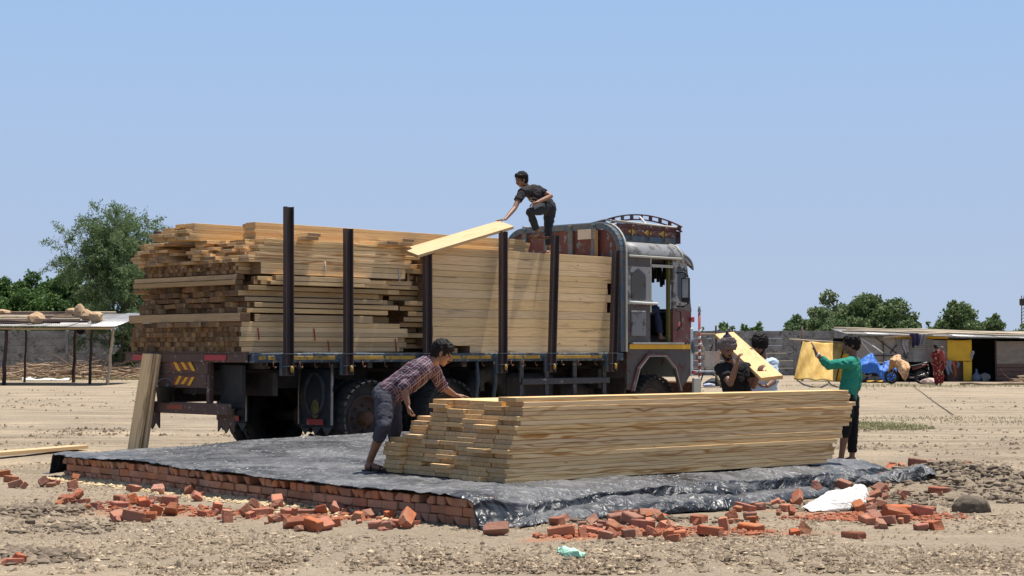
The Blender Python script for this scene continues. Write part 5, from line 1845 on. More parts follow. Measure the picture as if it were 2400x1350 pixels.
def plaid():
    t = NT('plaid_cotton')
    v = t.vec('Object', (1, 1, 1), rot=(0, R(40), R(-18)))
    sp = t.n('SeparateXYZ', Vector=v)
    c = t.mix(t.ramp(t.noise(t.vec('Object'), 16, 4), 0.35, 0.7), (0.085, 0.044, 0.058), (0.052, 0.03, 0.042))

    def lines(x, per, wd, ph=0.0):
        fr = t.math('FRACT', t.math('ADD', t.math('MULTIPLY', x, 1 / per), ph))
        return t.math('LESS_THAN', t.math('ABSOLUTE', t.math('SUBTRACT', fr, .5)), wd / per / 2)
    a, b = t.math('ADD', sp.outputs[0], t.math('MULTIPLY', sp.outputs[1], .35)), sp.outputs[2]
    for x in (a, b):
        c = t.mix(t.math('MULTIPLY', lines(x, .072, .024, .2), .5), c, (0.05, 0.035, 0.06))
    for x in (a, b):
        c = t.mix(t.math('MULTIPLY', lines(x, .072, .006), .55), c, (0.36, 0.33, 0.34))
        c = t.mix(t.math('MULTIPLY', lines(x, .072, .006, .33), .5), c, (0.42, 0.30, 0.34))
    t.bump(t.noise(t.vec('Object'), 300, 2), 0.1, 0.002)
    return t.done(c, 0.9, 0, 0.1)


SK1 = skin_mat('brown_skin', (0.25, 0.125, 0.072)); SK2 = skin_mat('dark_brown_skin', (0.185, 0.095, 0.06))
Yp = 16.8
J = dict(head=at(1037, 829, Yp + .1), hf=(.88, -.12, -.42), hu=(.42, 0, .88), neck=at(1014, 848, Yp + .08), pel=at(908, 925, Yp + .08),
         shR=at(988, 866, Yp - .12), elR=at(945, 905, Yp - .25), wrR=at(956, 948, Yp - .28), hdR=(.12, .15, -1), pnR=(1, .2, 0),
         shL=at(1012, 862, Yp + .28), elL=at(1036, 906, Yp + .5), wrL=at(1066, 926, Yp + .58), hdL=(1, .25, -.12), pnL=(0, 0, -1),
         hipR=at(903, 932, Yp - .03), knR=at(898, 1001, Yp - .2), anR=at(866, 1082, Yp - .02), toR=Vector((gp(892, 1103, .262).x, Yp - .06, .268)),
         hipL=at(915, 930, Yp + .2), knL=at(926, 1002, Yp + .12), anL=at(916, 1080, Yp + .34), toL=Vector((-1.0, Yp + .36, .268)))
root, body, hx = figure('person', (-1.38, Yp, .262), J, dict(skin=SK1, shirt=(plaid(), 1.12, .02), roll=True, collar=True, shirt_name='plaid_shirt', trousers=(cloth_mat('slate_trousers', (0.062, 0.062, 0.078)), .36), leg=.95, moustache=True, curlR=.8, curlL=.15, hairvol=1.06),
                        'person in plaid shirt and cropped trousers bending over the end of the plank stack')
for q in 'RL':
    an, to = J['an' + q] - root.location, J['to' + q] - root.location
    ft = to - an; ft.z = 0; ft.normalize(); lat = Vector((-ft.y, ft.x, 0))
    h0 = Vector((an.x, an.y, to.z)) - ft * .06
    m_ = MB(); m_.prism([(-.01, -.035), (.10, -.045), (.2, -.05), (.265, -.03), (.265, .03), (.2, .05), (.1, .045), (-.01, .035)], lambda a, b, d: h0 + ft * a + lat * b + Vector((0, 0, d)), -.006, .008)
    for a in (.09, .19):
        m_.tube([h0 + ft * a + lat * (.052 * math.cos(k)) + Vector((0, 0, .065 * math.sin(k) * (1 if a < .1 else .72))) for k in np.linspace(0, math.pi, 8)], .009, 6)
    m_.build('sandal', M['black'], root)

Yt = 25.85
J = dict(head=at(1222, 422, Yt - .2), hf=(-.78, -.5, -.28), hu=(-.2, -.1, 1), neck=at(1238, 441, Yt - .12), pel=at(1282, 482, Yt + .08),
         shR=at(1224, 450, Yt - .32), elR=at(1206, 488, Yt - .5), wrR=at(1184, 514, Yt - .75), hdR=(-.9, -.2, -.12), pnR=(0, 0, -1),
         shL=at(1263, 445, Yt + .0), elL=at(1291, 460, Yt - .1), wrL=at(1259, 474, Yt - .42), hdL=(-.9, -.25, -.25), pnL=(0, -.2, -1),
         hipR=at(1274, 487, Yt - .0), knR=at(1243, 497, Yt - .42), anR=at(1259, 543, Yt - .25), toR=at(1247, 556, Yt - .38),
         hipL=at(1289, 490, Yt + .18), knL=at(1285, 535, Yt + .1), anL=at(1286, 580, Yt + .15), toL=at(1279, 594, Yt - .05))
tee = cloth_mat('charcoal_tee', (0.032, 0.028, 0.031)); slacks = cloth_mat('dark_slacks', (0.036, 0.038, 0.043))
root2, body2, hx2 = figure('person', at(1275, 560, Yt), J, dict(skin=SK1, shirt=(tee, .55, .06), trousers=(slacks, .86), beard=False, moustache=True, curlL=.5, curlR=.1, bulk=.86, leg=.92, shirt_name='t_shirt', hairvol=1.05),
                           'person in charcoal printed T-shirt with one knee raised on top of the timber load', sc=.93)
# cream lettering and emblem on the chest
shirt = [c for c in root2.children if c.name.startswith('t_shirt')][0]
from mathutils.bvhtree import BVHTree
bv = BVHTree.FromPolygons([v.co.copy() for v in shirt.data.vertices], [tuple(p.vertices) for p in shirt.data.polygons])


def on_shirt(px, py):
    o_ = Vector((0, 0, CAM_H)) - root2.location
    d_ = at(px, py, 30) - Vector((0, 0, CAM_H))
    return bv.ray_cast(o_, d_.normalized())


m_ = MB()
marks = [(1234 + 2.2 * k, 470 - 6.2 * math.sin(math.pi * (k + .8) / 15.0), 1.1, 2.6) for k in range(13)] + [(1236 + 2.6 * k, 474.5 - 5.2 * math.sin(math.pi * (k + 1) / 9.0), 1.7, 3.4) for k in range(7)]
for k, (px, py, w_, h_) in enumerate(marks):
    hit = on_shirt(px, py)
    if hit[0] is None: continue
    loc, nrm = hit[0], hit[1]
    fr = frame(nrm.cross(Vector((0, 0, 1))), nrm)
    m_.box(loc + nrm * .002, (w_ * .0064, h_ * .0064, .003), fr)
m_.build('chest_print', plain('cream_print', (0.50, 0.44, 0.33), 0.8), root2)
rmk = MB(); pbase = at(1263, 557, Yt - .2)
rmk.box(pbase, (.30, .12, .03), Matrix.Rotation(R(20), 3, 'Z'), bev=.004)
tag(rmk.build('foot_board', M['rust']), 'short rusty brown board under the raised foot of the man on the load', 'board')

Yg = 21.95
gy = cloth_mat('teal_green_jersey', (0.028, 0.235, 0.165), .15)
J = dict(head=at(1994, 809, Yg), hf=(-1, -.06, -.05), hu=(0, 0, 1), neck=at(1999, 838, Yg), pel=at(1987, 925, Yg + .0),
         shL=at(1991, 851, Yg - .16), elL=at(1941, 856, Yg - .22), wrL=at(1913, 829, Yg - .22), hdL=(-.35, 0, 1), pnL=(-1, .2, -.2),
         shR=at(2003, 851, Yg + .16), elR=at(2011, 893, Yg + .2), wrR=at(2005, 928, Yg + .12), hdR=(-.25, -.05, -1), pnR=(-1, 0, 0),
         hipL=at(1984, 933, Yg - .09), knL=at(1981, 1010, Yg - .12), anL=at(1972, 1069, Yg - .1), toL=Vector((at(1960, 1080, Yg - .1).x, Yg - .12, .005)),
         hipR=at(1994, 933, Yg + .09), knR=at(1999, 1008, Yg + .08), anR=at(1997, 1070, Yg + .05), toR=Vector((at(1985, 1080, Yg).x, Yg + .02, .005)))
root3, body3, hx3 = figure('person', (J['anR'].x, Yg, 0), J, dict(skin=SK2, shirt=(gy, 1.62, -.10), trousers=(cloth_mat('black_trousers', (0.012, 0.012, 0.014)), .84), frL=.30, curlL=.12, curlR=.5, bulk=.82, leg=.9, hairvol=1.08, shirt_name='jersey'),
                           'person in teal green jersey pointing beyond the far end of the plank stack')
wr = J['wrL'] - root3.location; el = J['elL'] - root3.location; d = (wr - el).normalized()
m_ = MB(); m_.tube([wr - d * .035, wr - d * .012], [.036, .036], 14); m_.build('wristwatch', M['steelwhite'], root3)
wr = J['wrR'] - root3.location; m_ = MB(); m_.tube([wr + Vector((0, 0, .03)), wr + Vector((0, 0, .015))], [.034, .034], 12); m_.build('bracelet', M['steelwhite'], root3)

Yq = 20.15
J = dict(head=at(1703, 820, Yq), hf=(.42, -.86, -.26), hu=(.08, -.1, 1), neck=at(1714, 852, Yq + .05), pel=at(1738, 962, Yq + .1),
         shR=at(1690, 866, Yq - .02), elR=at(1712, 899, Yq - .28), wrR=at(1727, 852, Yq - .30), hdR=(.25, .15, 1), pnR=(1, .3, .2),
         shL=at(1748, 864, Yq + .10), elL=at(1766, 905, Yq - .08), wrL=at(1777, 880, Yq - .25), hdL=(.3, .1, .9), pnL=(.4, .2, .8),
         hipR=at(1727, 968, Yq + .1), knR=at(1726, 1040, Yq + .02), anR=at(1728, 1092, Yq + .1), toR=Vector((at(1735, 1100, Yq).x, Yq - .1, .005)),
         hipL=at(1750, 968, Yq + .12), knL=at(1752, 1040, Yq + .02), anL=at(1752, 1092, Yq + .2), toL=Vector((at(1760, 1100, Yq).x, Yq, .005)))
root4, body4, hx4 = figure('person', (J['pel'].x, Yq, 0), J, dict(skin=SK2, shirt=(cloth_mat('black_tee', (0.018, 0.016, 0.017)), .62, .0), trousers=(slacks, .9), hair=False, beard=True, curlR=.6, curlL=.4, shirt_name='t_shirt'),
                           'person in black T-shirt and grey head wrap shouldering a plank behind the stack')
P_ = hx4['P']; rmh = Matrix((hx4['f'], hx4['s'], hx4['u'])).transposed()
m_ = MB()
for k in range(6):
    zt = .020 + .021 * k; r_ = (.108, .113, .114, .108, .096, .078)[k]
    tilt = .012 * math.sin(k * 1.7)
    m_.tube([P_(-.012 + r_ * math.cos(a), r_ * .86 * math.sin(a), zt + tilt * math.cos(a * 1) + .02 * (math.cos(a))) for a in np.linspace(0, 2 * math.pi, 22)], .018, 8)
m_.ell(P_(-.012, 0, .06), (.1, .085, .11), rmh)
remesh(m_, 'head_wrap', .008, cloth_mat('grey_wrap', (0.135, 0.115, 0.12), .35, 30), root4, 2, fold=.008, ffreq=20)
m_ = MB(); m_.ell(P_(-.02, 0, .135), (.07, .06, .05), rmh); m_.tube([P_(-.02, 0, .16), P_(-.035, -.01, .20), P_(-.03, -.015, .225)], [.035, .02, .006], 8)
remesh(m_, 'head_wrap_knot', .008, cloth_mat('navy_wrap', (0.03, 0.028, 0.055), .3, 30), root4, 2, fold=.006, ffreq=25)
pa, pb = at(1810, 887, 19.55), at(1698, 784, 22.4)
o = lay('pine_plank', (pb - pa).length, .25, .045, 'pine_lit', (pa + pb) / 2, pb - pa, 'fresh pine plank carried on the shoulder of the man with the head wrap', 'plank', roll=-.12)

Yb = 21.6
J = dict(head=at(1780, 810, Yb), hf=(-.55, -.72, -.4), hu=(-.15, -.25, 1), neck=at(1788, 842, Yb + .05), pel=at(1792, 940, Yb + .1),
         shR=at(1766, 854, Yb - .02), elR=at(1758, 872, Yb - .26), wrR=at(1765, 838, Yb - .36), hdR=(0, -.3, .9), pnR=(-.6, -.6, 0),
         shL=at(1811, 852, Yb + .05), elL=at(1815, 892, Yb - .05), wrL=at(1798, 905, Yb - .25), hdL=(-.8, -.4, 0), pnL=(0, 0, 1),
         hipR=at(1783, 945, Yb + .1), knR=at(1783, 1020, Yb), anR=at(1785, 1072, Yb + .1), toR=Vector((at(1780, 1080, Yb).x, Yb - .15, .005)),
         hipL=at(1802, 945, Yb + .1), knL=at(1804, 1020, Yb), anL=at(1805, 1072, Yb + .2), toL=Vector((at(1802, 1080, Yb).x, Yb - .05, .005)))
figure('person', (J['pel'].x, Yb, 0), J, dict(skin=SK2, shirt=(cloth_mat('pale_blue_shirt', (0.50, 0.60, 0.72), .12), 1.2, -.12), trousers=(slacks, .9), beard=True, hairvol=1.22, curlR=.6, collar=True),
       'person in pale blue shirt with bushy black hair standing behind the carried plank')

# driver in the cab
J = dict(head=tl(7.98, .5, 2.74), hf=TD, hu=(0, 0, 1), neck=tl(7.95, .5, 2.56), pel=tl(7.92, .5, 2.0),
         shR=tl(7.95, .30, 2.47), elR=tl(8.06, .18, 2.20), wrR=tl(8.30, .22, 2.18), hdR=TD * .8 + Vector((0, 0, .25)), pnR=(0, 0, -1),
         shL=tl(7.95, .70, 2.47), elL=tl(8.1, .78, 2.2), wrL=tl(8.34, .6, 2.22), hdL=TD, pnL=(0, 0, -1),
         hipR=tl(7.98, .40, 1.99), knR=tl(8.40, .22, 2.10), anR=tl(8.44, .14, 1.67), toR=tl(8.66, .08, 1.60),
         hipL=tl(7.98, .60, 1.99), knL=tl(8.38, .62, 2.06), anL=tl(8.46, .62, 1.66), toL=tl(8.66, .62, 1.59))
figure('person', tl(7.95, .5, 1.94), J, dict(skin=SK2, shirt=(cloth_mat('grey_shirt', (0.12, 0.12, 0.13)), .6, -.02), trousers=(cloth_mat('navy_jeans', (0.028, 0.036, 0.07)), .88), curlR=.7, curlL=.7),
       'barefoot person in navy jeans sitting in the open doorway of the lorry cab', voxel=.009)

# ------------------------------------------------------------------ boundary wall of precast panels
M['concrete'] = None
_t = NT('precast_concrete')
_v = _t.vec('Object', (1, 1, 1), rnd_off=True)
_n1 = _t.noise(_v, 1.6, 7, 0.7); _n2 = _t.noise(_v, 11, 5, 0.7)
_c = _t.mix(_t.ramp(_n1, 0.35, 0.62), (0.30, 0.29, 0.275), (0.155, 0.15, 0.145))
_c = _t.mix(_t.math('MULTIPLY', _t.ramp(_t.noise(_v, 3.1, 6, 0.7), 0.54, 0.64), 0.85), _c, (0.055, 0.053, 0.052))
_c = _t.mix(_t.math('MULTIPLY', _t.ramp(_n2, 0.5, 0.75), 0.4), _c, (0.34, 0.33, 0.31))
_t.bump(_n2, 0.3, 0.01)
M['concrete'] = _t.done(_c, 0.95, 0, 0.2)
WY, WP, PH_ = 95.0, 2.25, 0.415
m_ = MB()
m_.box((0, 0, 0), (WP - .13, .05, PH_ - .012), bev=.004)
for c_ in (-.52, .52):
    hx_ = [(c_ - .42, 0), (c_ - .34, -.085), (c_ + .34, -.085), (c_ + .42, 0), (c_ + .34, .085), (c_ - .34, .085)]
    for i in range(6):
        a, b = hx_[i], hx_[(i + 1) % 6]
        m_.bar((a[0], -.027, a[1]), (b[0], -.027, b[1]), .012, .03)
panel_me = m_.mesh('wall_panel', M['concrete'])
m_ = MB(); m_.box((0, 0, 1.28), (.15, .17, 2.56), bev=.015); post_me = m_.mesh('wall_post', M['concrete'])
for (lab, i0, i1) in (('weathered grey precast concrete boundary wall behind the open shed', -15, -6), ('weathered grey precast concrete boundary wall running behind lorry and huts', -6, 16)):
    wl = empty('boundary_wall', (i0 * WP, WY, 0)); tag(wl, lab, 'wall', kind='thing')
    for i in range(i0, i1 + (1 if i1 > 0 else 0)):
        inst('wall_post', post_me, ((i - i0) * WP, 0, -.03), (0, 0, 0), wl)
        if i < i1:
            for k in range(6):
                inst('wall_panel', panel_me, ((i - i0 + .5) * WP, rnd.uniform(-.006, .006), .02 + PH_ * (k + .5)), (0, 0, 0), wl)


# ------------------------------------------------------------------ corrugated sheets
def corrugated(L, W, amp=.018, pitch=.076):
    """W across the waves (x), L along them (y), from the origin"""
    m = MB()
    n = int(W / pitch * 4)
    m.grid(lambda u, v: Vector((u * W, v * L, amp * math.sin(u * W / pitch * 2 * math.pi))), n, 1, smooth=True)
    return m


M['tin'] = rough_mat('corrugated_tin', (0.42, 0.43, 0.44), (0.24, 0.20, 0.17), 2.2, 0.45, 0.1, metal=0.55, stretch=(.4, 1, 1))
M['tin_old'] = rough_mat('old_tin', (0.34, 0.34, 0.33), (0.13, 0.11, 0.10), 1.7, 0.6, 0.1, metal=0.3, stretch=(.3, 1, 1), var=.15)
M['pole'] = rough_mat('bare_pole', (0.30, 0.22, 0.145), (0.17, 0.115, 0.075), 5, 0.85, 0.4, stretch=(1, 1, .2), var=.25)
M['polepale'] = rough_mat('bleached_pole', (0.52, 0.43, 0.31), (0.34, 0.27, 0.19), 5, 0.85, 0.3, stretch=(.2, 1, 1), var=.15)
M['darkpole'] = rough_mat('dark_pole', (0.085, 0.05, 0.042), (0.05, 0.03, 0.028), 5, 0.8, 0.4)
M['roofstone'] = rough_mat('roof_stone', (0.50, 0.34, 0.20), (0.34, 0.22, 0.13), 5, 0.95, 0.5, 0.02, var=.15)


def crooked(a, b, r0, r1, k=6, wob=.03, rs=rnd):
    a, b = Vector(a), Vector(b)
    n = k
    pts, rr = [], []
    L = (b - a).length
    for i in range(n + 1):
        t = i / n
        w_ = 0 if i in (0, n) else 1
        pts.append(a.lerp(b, t) + Vector([rs.uniform(-1, 1) * wob * w_ for _ in range(3)]))
        rr.append(r0 + (r1 - r0) * t)
    return pts, rr


# ---- open shed on the left
shed = empty('open_shed', (-22, 70, 0)); tag(shed, 'open shed of crooked poles with a corrugated tin roof weighed down by stones', 'shed')
sw = shed.location


def spart(name, mat, m, parent=shed):
    o = m.build(name, mat, parent)
    return o


for (px, Y, zt, mm, r0) in ((12, 70.3, 2.42, 'darkpole', .075), (175, 76.0, 2.95, 'darkpole', .075), (213, 73.0, 2.7, 'darkpole', .06), (257, 70.3, 2.42, 'polepale', .065), (-120, 70.3, 2.4, 'darkpole', .07), (-60, 76, 2.9, 'darkpole', .06), (60, 76.2, 2.95, 'darkpole', .05)):
    x = (px - 1200) / FPX * Y
    lean = .16 if px == 257 else .05
    m = MB(); pts, rr = crooked((x - sw.x - lean * .5, Y - sw.y, 0), (x - sw.x + lean, Y - sw.y, zt), r0 * 1.1, r0 * .85); m.tube(pts, rr, 8); spart('shed_post', M[mm], m)
for k in range(13):
    x0 = -28.6 + k * .96
    me_ = corrugated(6.9 + rnd.uniform(-.2, .2), 1.02)
    o = me_.build('roof_sheet', M['tin_old'] if k != 12 else M['tin'], shed, (x0 - sw.x, -.75 + rnd.uniform(-.15, .1), 2.39 + rnd.uniform(-.02, .03) + .01 * (k % 2)), (math.atan2(.66, 6.6), 0, rnd.uniform(-.02, .02)))
    o.modifiers.new('t', 'SOLIDIFY').thickness = .01
m = MB(); pts, rr = crooked((-6.8, -.2, 2.30), (5.75, -.2, 2.34), .055, .05, 10, .02); m.tube(pts, rr, 8); spart('front_rafter', M['polepale'], m)
m = MB(); pts, rr = crooked((-6.8, 6.0, 2.93), (5.6, 6.0, 2.95), .05, .05, 10, .02); m.tube(pts, rr, 8); spart('back_rafter', M['pole'], m)


def roof_z(y): return 2.43 + (y + .75) * .1


for k, (x0, x1, y_) in enumerate([(-5.5, 4.6, .4), (-6.6, 3.9, 1.6), (-6.8, 4.4, 2.8), (-6.0, 4.2, 4.0), (-6.5, 4.5, 5.2), (-3.8, 3.0, 3.4)] + [(-6.8 + rnd.uniform(0, 4), rnd.uniform(1.5, 4.6), rnd.uniform(-.3, 5.4)) for _ in range(16)]):
    m = MB(); pts, rr = crooked((x0, y_, roof_z(y_) + .07), (x1, y_ + rnd.uniform(-.4, .4), roof_z(y_) + .08), .05, .04, 8, .02); m.tube(pts, rr, 7)
    spart('roof_pole', M[('darkpole', 'polepale', 'pole')[k % 3]], m)


def stone(name, c, r, label, mat, seed, cat='stone', group=None):
    bm = bmesh.new(); bmesh.ops.create_icosphere(bm, subdivisions=2, radius=1)
    V = np.array([v.co[:] for v in bm.verts]); n = fbm(V * 1.6, 3, seed) * .4
    for v, k in zip(bm.verts, n): v.co = Vector((v.co.x * r[0] * (1 + k), v.co.y * r[1] * (1 + k), v.co.z * r[2] * (1 + k)))
    me = bpy.data.meshes.new(name); bm.to_mesh(me); bm.free(); me.materials.append(mat)
    o = inst(name, me, c, (0, 0, rnd.uniform(0, 3))); tag(o, label, cat, group)


for i, (px, y_, r, lab) in enumerate(((85, .1, (.42, .3, .24), 'flat tan stone lying alone near the front edge of the shed roof'), (188, 3.0, (.22, .25, .33), 'upright pointed tan stone on the shed roof'),
                                      (203, 1.4, (.30, .25, .26), 'tan stone leaning against another on the shed roof, the one nearer the pointed stone'), (225, .8, (.32, .25, .24), 'tan stone nearest the open end of the shed roof'), (168, 4.6, (.42, .3, .16), 'flat pale stone on the far edge of the shed roof'), (8, 4.0, (.4, .3, .16), 'reddish slab at the cut off end of the shed roof'))):
    Y = sw.y + y_
    stone('roof_stone', ((px - 1200) / FPX * Y, Y, roof_z(y_) + r[2] * .75 + .03), r, lab, M['roofstone'], 100 + i, group='stones on the shed roof')
m = MB(); m.grid(lambda u, v: Vector((1.0 + 1.2 * u, 1.6 + .5 * v, roof_z(1.6) + .14 + .05 * math.sin(u * 9) * math.sin(v * 7))), 12, 6); o = m.build('black_cloth', M['black'], None, sw); o.modifiers.new('t', 'SOLIDIFY').thickness = .02
tag(o, 'black cloth bundle lying on the shed roof beside the stones', 'cloth')
for k, (px, col, lab) in enumerate(((189, (0.03, 0.03, 0.04), 'dark garment hanging under the shed roof'), (206, (0.32, 0.30, 0.28), 'grey rag hanging under the shed roof edge'))):
    x = (px - 1200) / FPX * 73
    m = MB(); m.grid(lambda u, v: Vector((x + .35 * (u - .5), 73 + .04 * math.sin(u * 12), 2.62 - .42 * v - .1 * math.sin(u * 3))), 10, 6)
    o = m.build('hanging_cloth', cloth_mat('rag%d' % k, col)); o.modifiers.new('t', 'SOLIDIFY').thickness = .01; tag(o, lab, 'cloth')


def brush_pile(name, x0, x1, y0, y1, hmax, n, seed, label, mat, Lr=(1.0, 2.6)):
    rs = random.Random(seed)
    m = MB()
    for i in range(n):
        x, y = rs.uniform(x0, x1), rs.uniform(y0, y1)
        prof = max(.25, 1 - abs((x - (x0 + x1) / 2) / ((x1 - x0) / 2)) ** 3)
        z = rs.random() ** 1.6 * hmax * prof * .8
        L = rs.uniform(*Lr); a = rs.gauss(0, .5) + (math.pi if rs.random() < .5 else 0)
        el = rs.uniform(-.1, .45) if rs.random() < .8 else rs.uniform(.4, 1.1)
        d = Vector((math.cos(a) * math.cos(el), math.sin(a) * math.cos(el) * .6, math.sin(el)))
        bend = Vector((0, 0, rs.uniform(-.5, .1))) * L * .4
        p = Vector((x, y, z + .03)) - d * L * .4
        pts = []
        for k in range(5):
            t = k / 4
            q = p + d * L * t + bend * t * t + Vector([rs.uniform(-.05, .05) for _ in range(3)])
            q.z = max(q.z, .03)
            pts.append(q)
        r0 = rs.uniform(.012, .045) if rs.random() < .8 else rs.uniform(.05, .08)
        m.tube(pts, [r0, r0 * .9, r0 * .75, r0 * .55, r0 * .3], 5, caps=False)
    o = m.build(name, mat)
    tag(o, label, 'branches', kind='stuff')
    return o


M['twig'] = island_mat('dry_branches', ((0.20, 0.13, 0.085), (0.33, 0.23, 0.15), (0.48, 0.37, 0.25)), scale=9)
brush_pile('branch_pile', -27, -17.4, 82, 87, .95, 340, 1, 'long heap of cut dry branches under the open shed', M['twig'])
brush_pile('branch_pile', -19.5, -13.0, 83, 88, .75, 200, 2, 'tangle of thin dry branches beside the feathery tree', M['twig'])
brush_pile('branch_pile', 21.2, 26.5, 70.6, 73.0, .85, 220, 3, 'heap of firewood branches in front of the hut doorway', M['twig'], (.6, 1.8))
m = MB(); pts, rr = crooked(gp(2250, 903) + Vector((0, 0, .06)), gp(2470, 903.5) + Vector((0, 0, .06)), .05, .06, 8, .03); m.tube(pts, rr, 7)
tag(m.build('fallen_pole', M['pole']), 'long crooked pole lying in front of the firewood heap', 'pole')
for (px, py, col, lab) in ((110, 893, (0.7, 0.68, 0.63), 'white plastic strip lying under the open shed'), (68, 890, (0.68, 0.66, 0.6), 'small white scrap under the open shed'), (192, 888, (0.25, 0.55, 0.35), 'green plastic scrap by the shed posts')):
    c = gp(px, py)
    ln = 2.2 if px == 110 else .7
    m = MB(); m.grid(lambda u, v: c + Vector(((u - .5) * ln, (v - .5) * .8, .05 + .12 * abs(math.sin(u * 7 + v * 2)) * (1 - abs(2 * v - 1)))), 14, 5)
    o = m.build('plastic_litter', plain('litter', col, 0.5)); o.modifiers.new('t', 'SOLIDIFY').thickness = .01; tag(o, lab, 'litter')

# ---- hut on the right
HY = 78.0


def hxp(px, Y=HY): return (px - 1200) / FPX * Y


def hz(py, Y=HY): return CAM_H + (HOR - py) / FPX * Y


H0 = hxp(2003)
hut = empty('tin_hut', (H0, HY, 0)); tag(hut, 'long low hut of tin sheets, plastic and yellow cloth with a dark doorway', 'hut')
hl = hut.location
M['greyplastic'] = plastic_mat('grey_plastic', (0.34, 0.32, 0.29), (0.24, 0.215, 0.19), 0.6, 0.55, 4)
M['yellowcloth'] = rough_mat('yellow_cloth', (0.66, 0.41, 0.045), (0.56, 0.33, 0.035), 3, 0.85, 0.15)
M['mudwall'] = rough_mat('mud_wall', (0.27, 0.235, 0.195), (0.19, 0.165, 0.14), 2.5, 0.95, 0.3, 0.02, stretch=(1, 1, 3))
M['brickold'] = rough_mat('old_brickwork', (0.16, 0.10, 0.08), (0.10, 0.07, 0.06), 5, 0.95, 0.5, 0.02, stretch=(1, 1, 3))
M['void'] = plain('unlit_black', (0.012, 0.012, 0.012), 0.9)  # near-black standing in for shade inside the hut: wall, floor, low gap


def hbox(name, mat, px0, px1, py0, py1, y=0.0, th=.06, parent=hut):
    x0, x1, z0, z1 = hxp(px0) - hl.x, hxp(px1) - hl.x, max(hz(py1), 0.0), hz(py0)
    m = MB(); m.box(((x0 + x1) / 2, y, (z0 + z1) / 2), (x1 - x0, th, z1 - z0))
    return m.build(name, mat, parent)


def hsheet(name, mat, px0, px1, py0, py1, y=0.0, amp=.03, fr=5, parent=hut, seed=0, slant=0.0):
    x0, x1, z0, z1 = hxp(px0) - hl.x, hxp(px1) - hl.x, max(hz(py1), .02), hz(py0)
    rs = random.Random(seed); ph = rs.uniform(0, 6)
    m = MB()
    m.grid(lambda u, v: Vector((x0 + (x1 - x0) * u, y + amp * math.sin(u * fr * 2 + ph + v * 1.5) * (.3 + v) - slant * v, z1 + (z0 - z1) * v - .03 * math.sin(u * math.pi) * (1 - v))), 20, 12)
    o = m.build(name, mat, parent); o.modifiers.new('t', 'SOLIDIFY').thickness = .008
    return o


hsheet('plastic_wall', M['greyplastic'], 2003, 2099, 786, 895, .02, .05, 6)
for (a, b, c, d) in ((2050, 790, 2100, 828), (2068, 800, 2073, 890), (2085, 828, 2101, 808), (2040, 833, 2100, 834)):
    m = MB(); m.tube([(hxp(a) - hl.x, -.05, hz(b)), (hxp(c) - hl.x, -.06, hz(d))], .025, 6); m.build('tied_pole', M['darkpole'], hut)
for k in range(3):     # horizontal corrugated wall sheets
    px0, px1 = (2098, 2140, 2184)[k], (2142, 2186, 2222)[k]
    W_ = hz(793 + 2 * k) - hz(848)
    me_ = corrugated(hxp(px1) - hxp(px0), W_, .02, .10)
    o = me_.build('wall_sheet', M['tin_old'], hut, (hxp(px1) - hl.x, -.02 * (k % 2), hz(848)), (0, -math.pi / 2, math.pi / 2))
hbox('yellow_strip', M['yellowcloth'], 2100, 2222, 787, 794, .02, .02)
hbox('low_shade_board', M['void'], 2100, 2222, 848, 900, 1.0)  # black board painted as the shaded gap below the wall sheets
hsheet('yellow_cloth', M['yellowcloth'], 2219, 2276, 796, 846, -.04, .02, 2, seed=2)
hsheet('yellow_cloth', M['yellowcloth'], 2256, 2276, 846, 895, -.04, .02, 2, seed=3)
hbox('low_brick_wall', M['brickold'], 2222, 2259, 846, 900, .25, .12)
hbox('door_post', M['darkpole'], 2331, 2334, 798, 900, -.02, .08)
hbox('mud_wall', M['mudwall'], 2333, 2480, 800, 852, 0, .12)
for k in range(5):
    hbox('brick_course', M['brickold'], 2333, 2480, 852 + 10 * k, 861 + 10 * k, .01 * (k % 2), .12)
m = MB()
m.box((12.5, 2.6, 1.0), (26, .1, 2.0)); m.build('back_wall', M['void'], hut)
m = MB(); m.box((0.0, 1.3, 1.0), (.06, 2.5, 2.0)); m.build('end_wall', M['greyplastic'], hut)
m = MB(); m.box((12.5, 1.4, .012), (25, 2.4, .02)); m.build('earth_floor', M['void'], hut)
for k in range(26):
    x0 = -.5 + k * .98
    z_ = 2.17 - .32 * (x0 / 13.0)
    me_ = corrugated(3.7, 1.03, .02, .08)
    o = me_.build('roof_sheet', M['tin'] if k % 4 == 1 else M['tin_old'], hut, (x0, -.55 + rnd.uniform(-.12, .1), z_ + .008 * (k % 2)), (math.atan2(.26, 3.6), .025, 0))
    o.modifiers.new('t', 'SOLIDIFY').thickness = .01
for k, (a, b, y_) in enumerate(((-.6, 9, -.2), (2, 12, .4), (-.2, 8.5, .9), (6, 18, 1.2), (3, 15, 1.7), (-.5, 10, 2.3), (9, 22, 2.2), (10, 21, .2))):
    z_ = 2.17 + .05 + (y_ + .55) * .072
    m = MB(); pts, rr = crooked((a, y_, z_ - .32 * a / 13 + .05), (b, y_ + rnd.uniform(-.4, .4), z_ - .32 * b / 13 + .05), .045, .04, 8, .03); m.tube(pts, rr, 7); m.build('roof_pole', M['polepale'], hut)
m = MB(); pts, rr = crooked((1.2, -.5, 2.02), (4.2, -.6, 2.22), .06, .04, 6, .02); m.tube(pts, rr, 7); m.build('roof_pole', M['polepale'], hut)
m = MB(); pts, rr = crooked((.1, -.3, 2.05), (1.1, -.9, 1.3), .03, .03, 4, .02); m.tube(pts, rr, 6); pts, rr = crooked((.1, -.3, 2.05), (.9, -.5, .9), .03, .03, 4, .02); m.tube(pts, rr, 6); m.build('guy_stick', M['steelwhite'], hut)
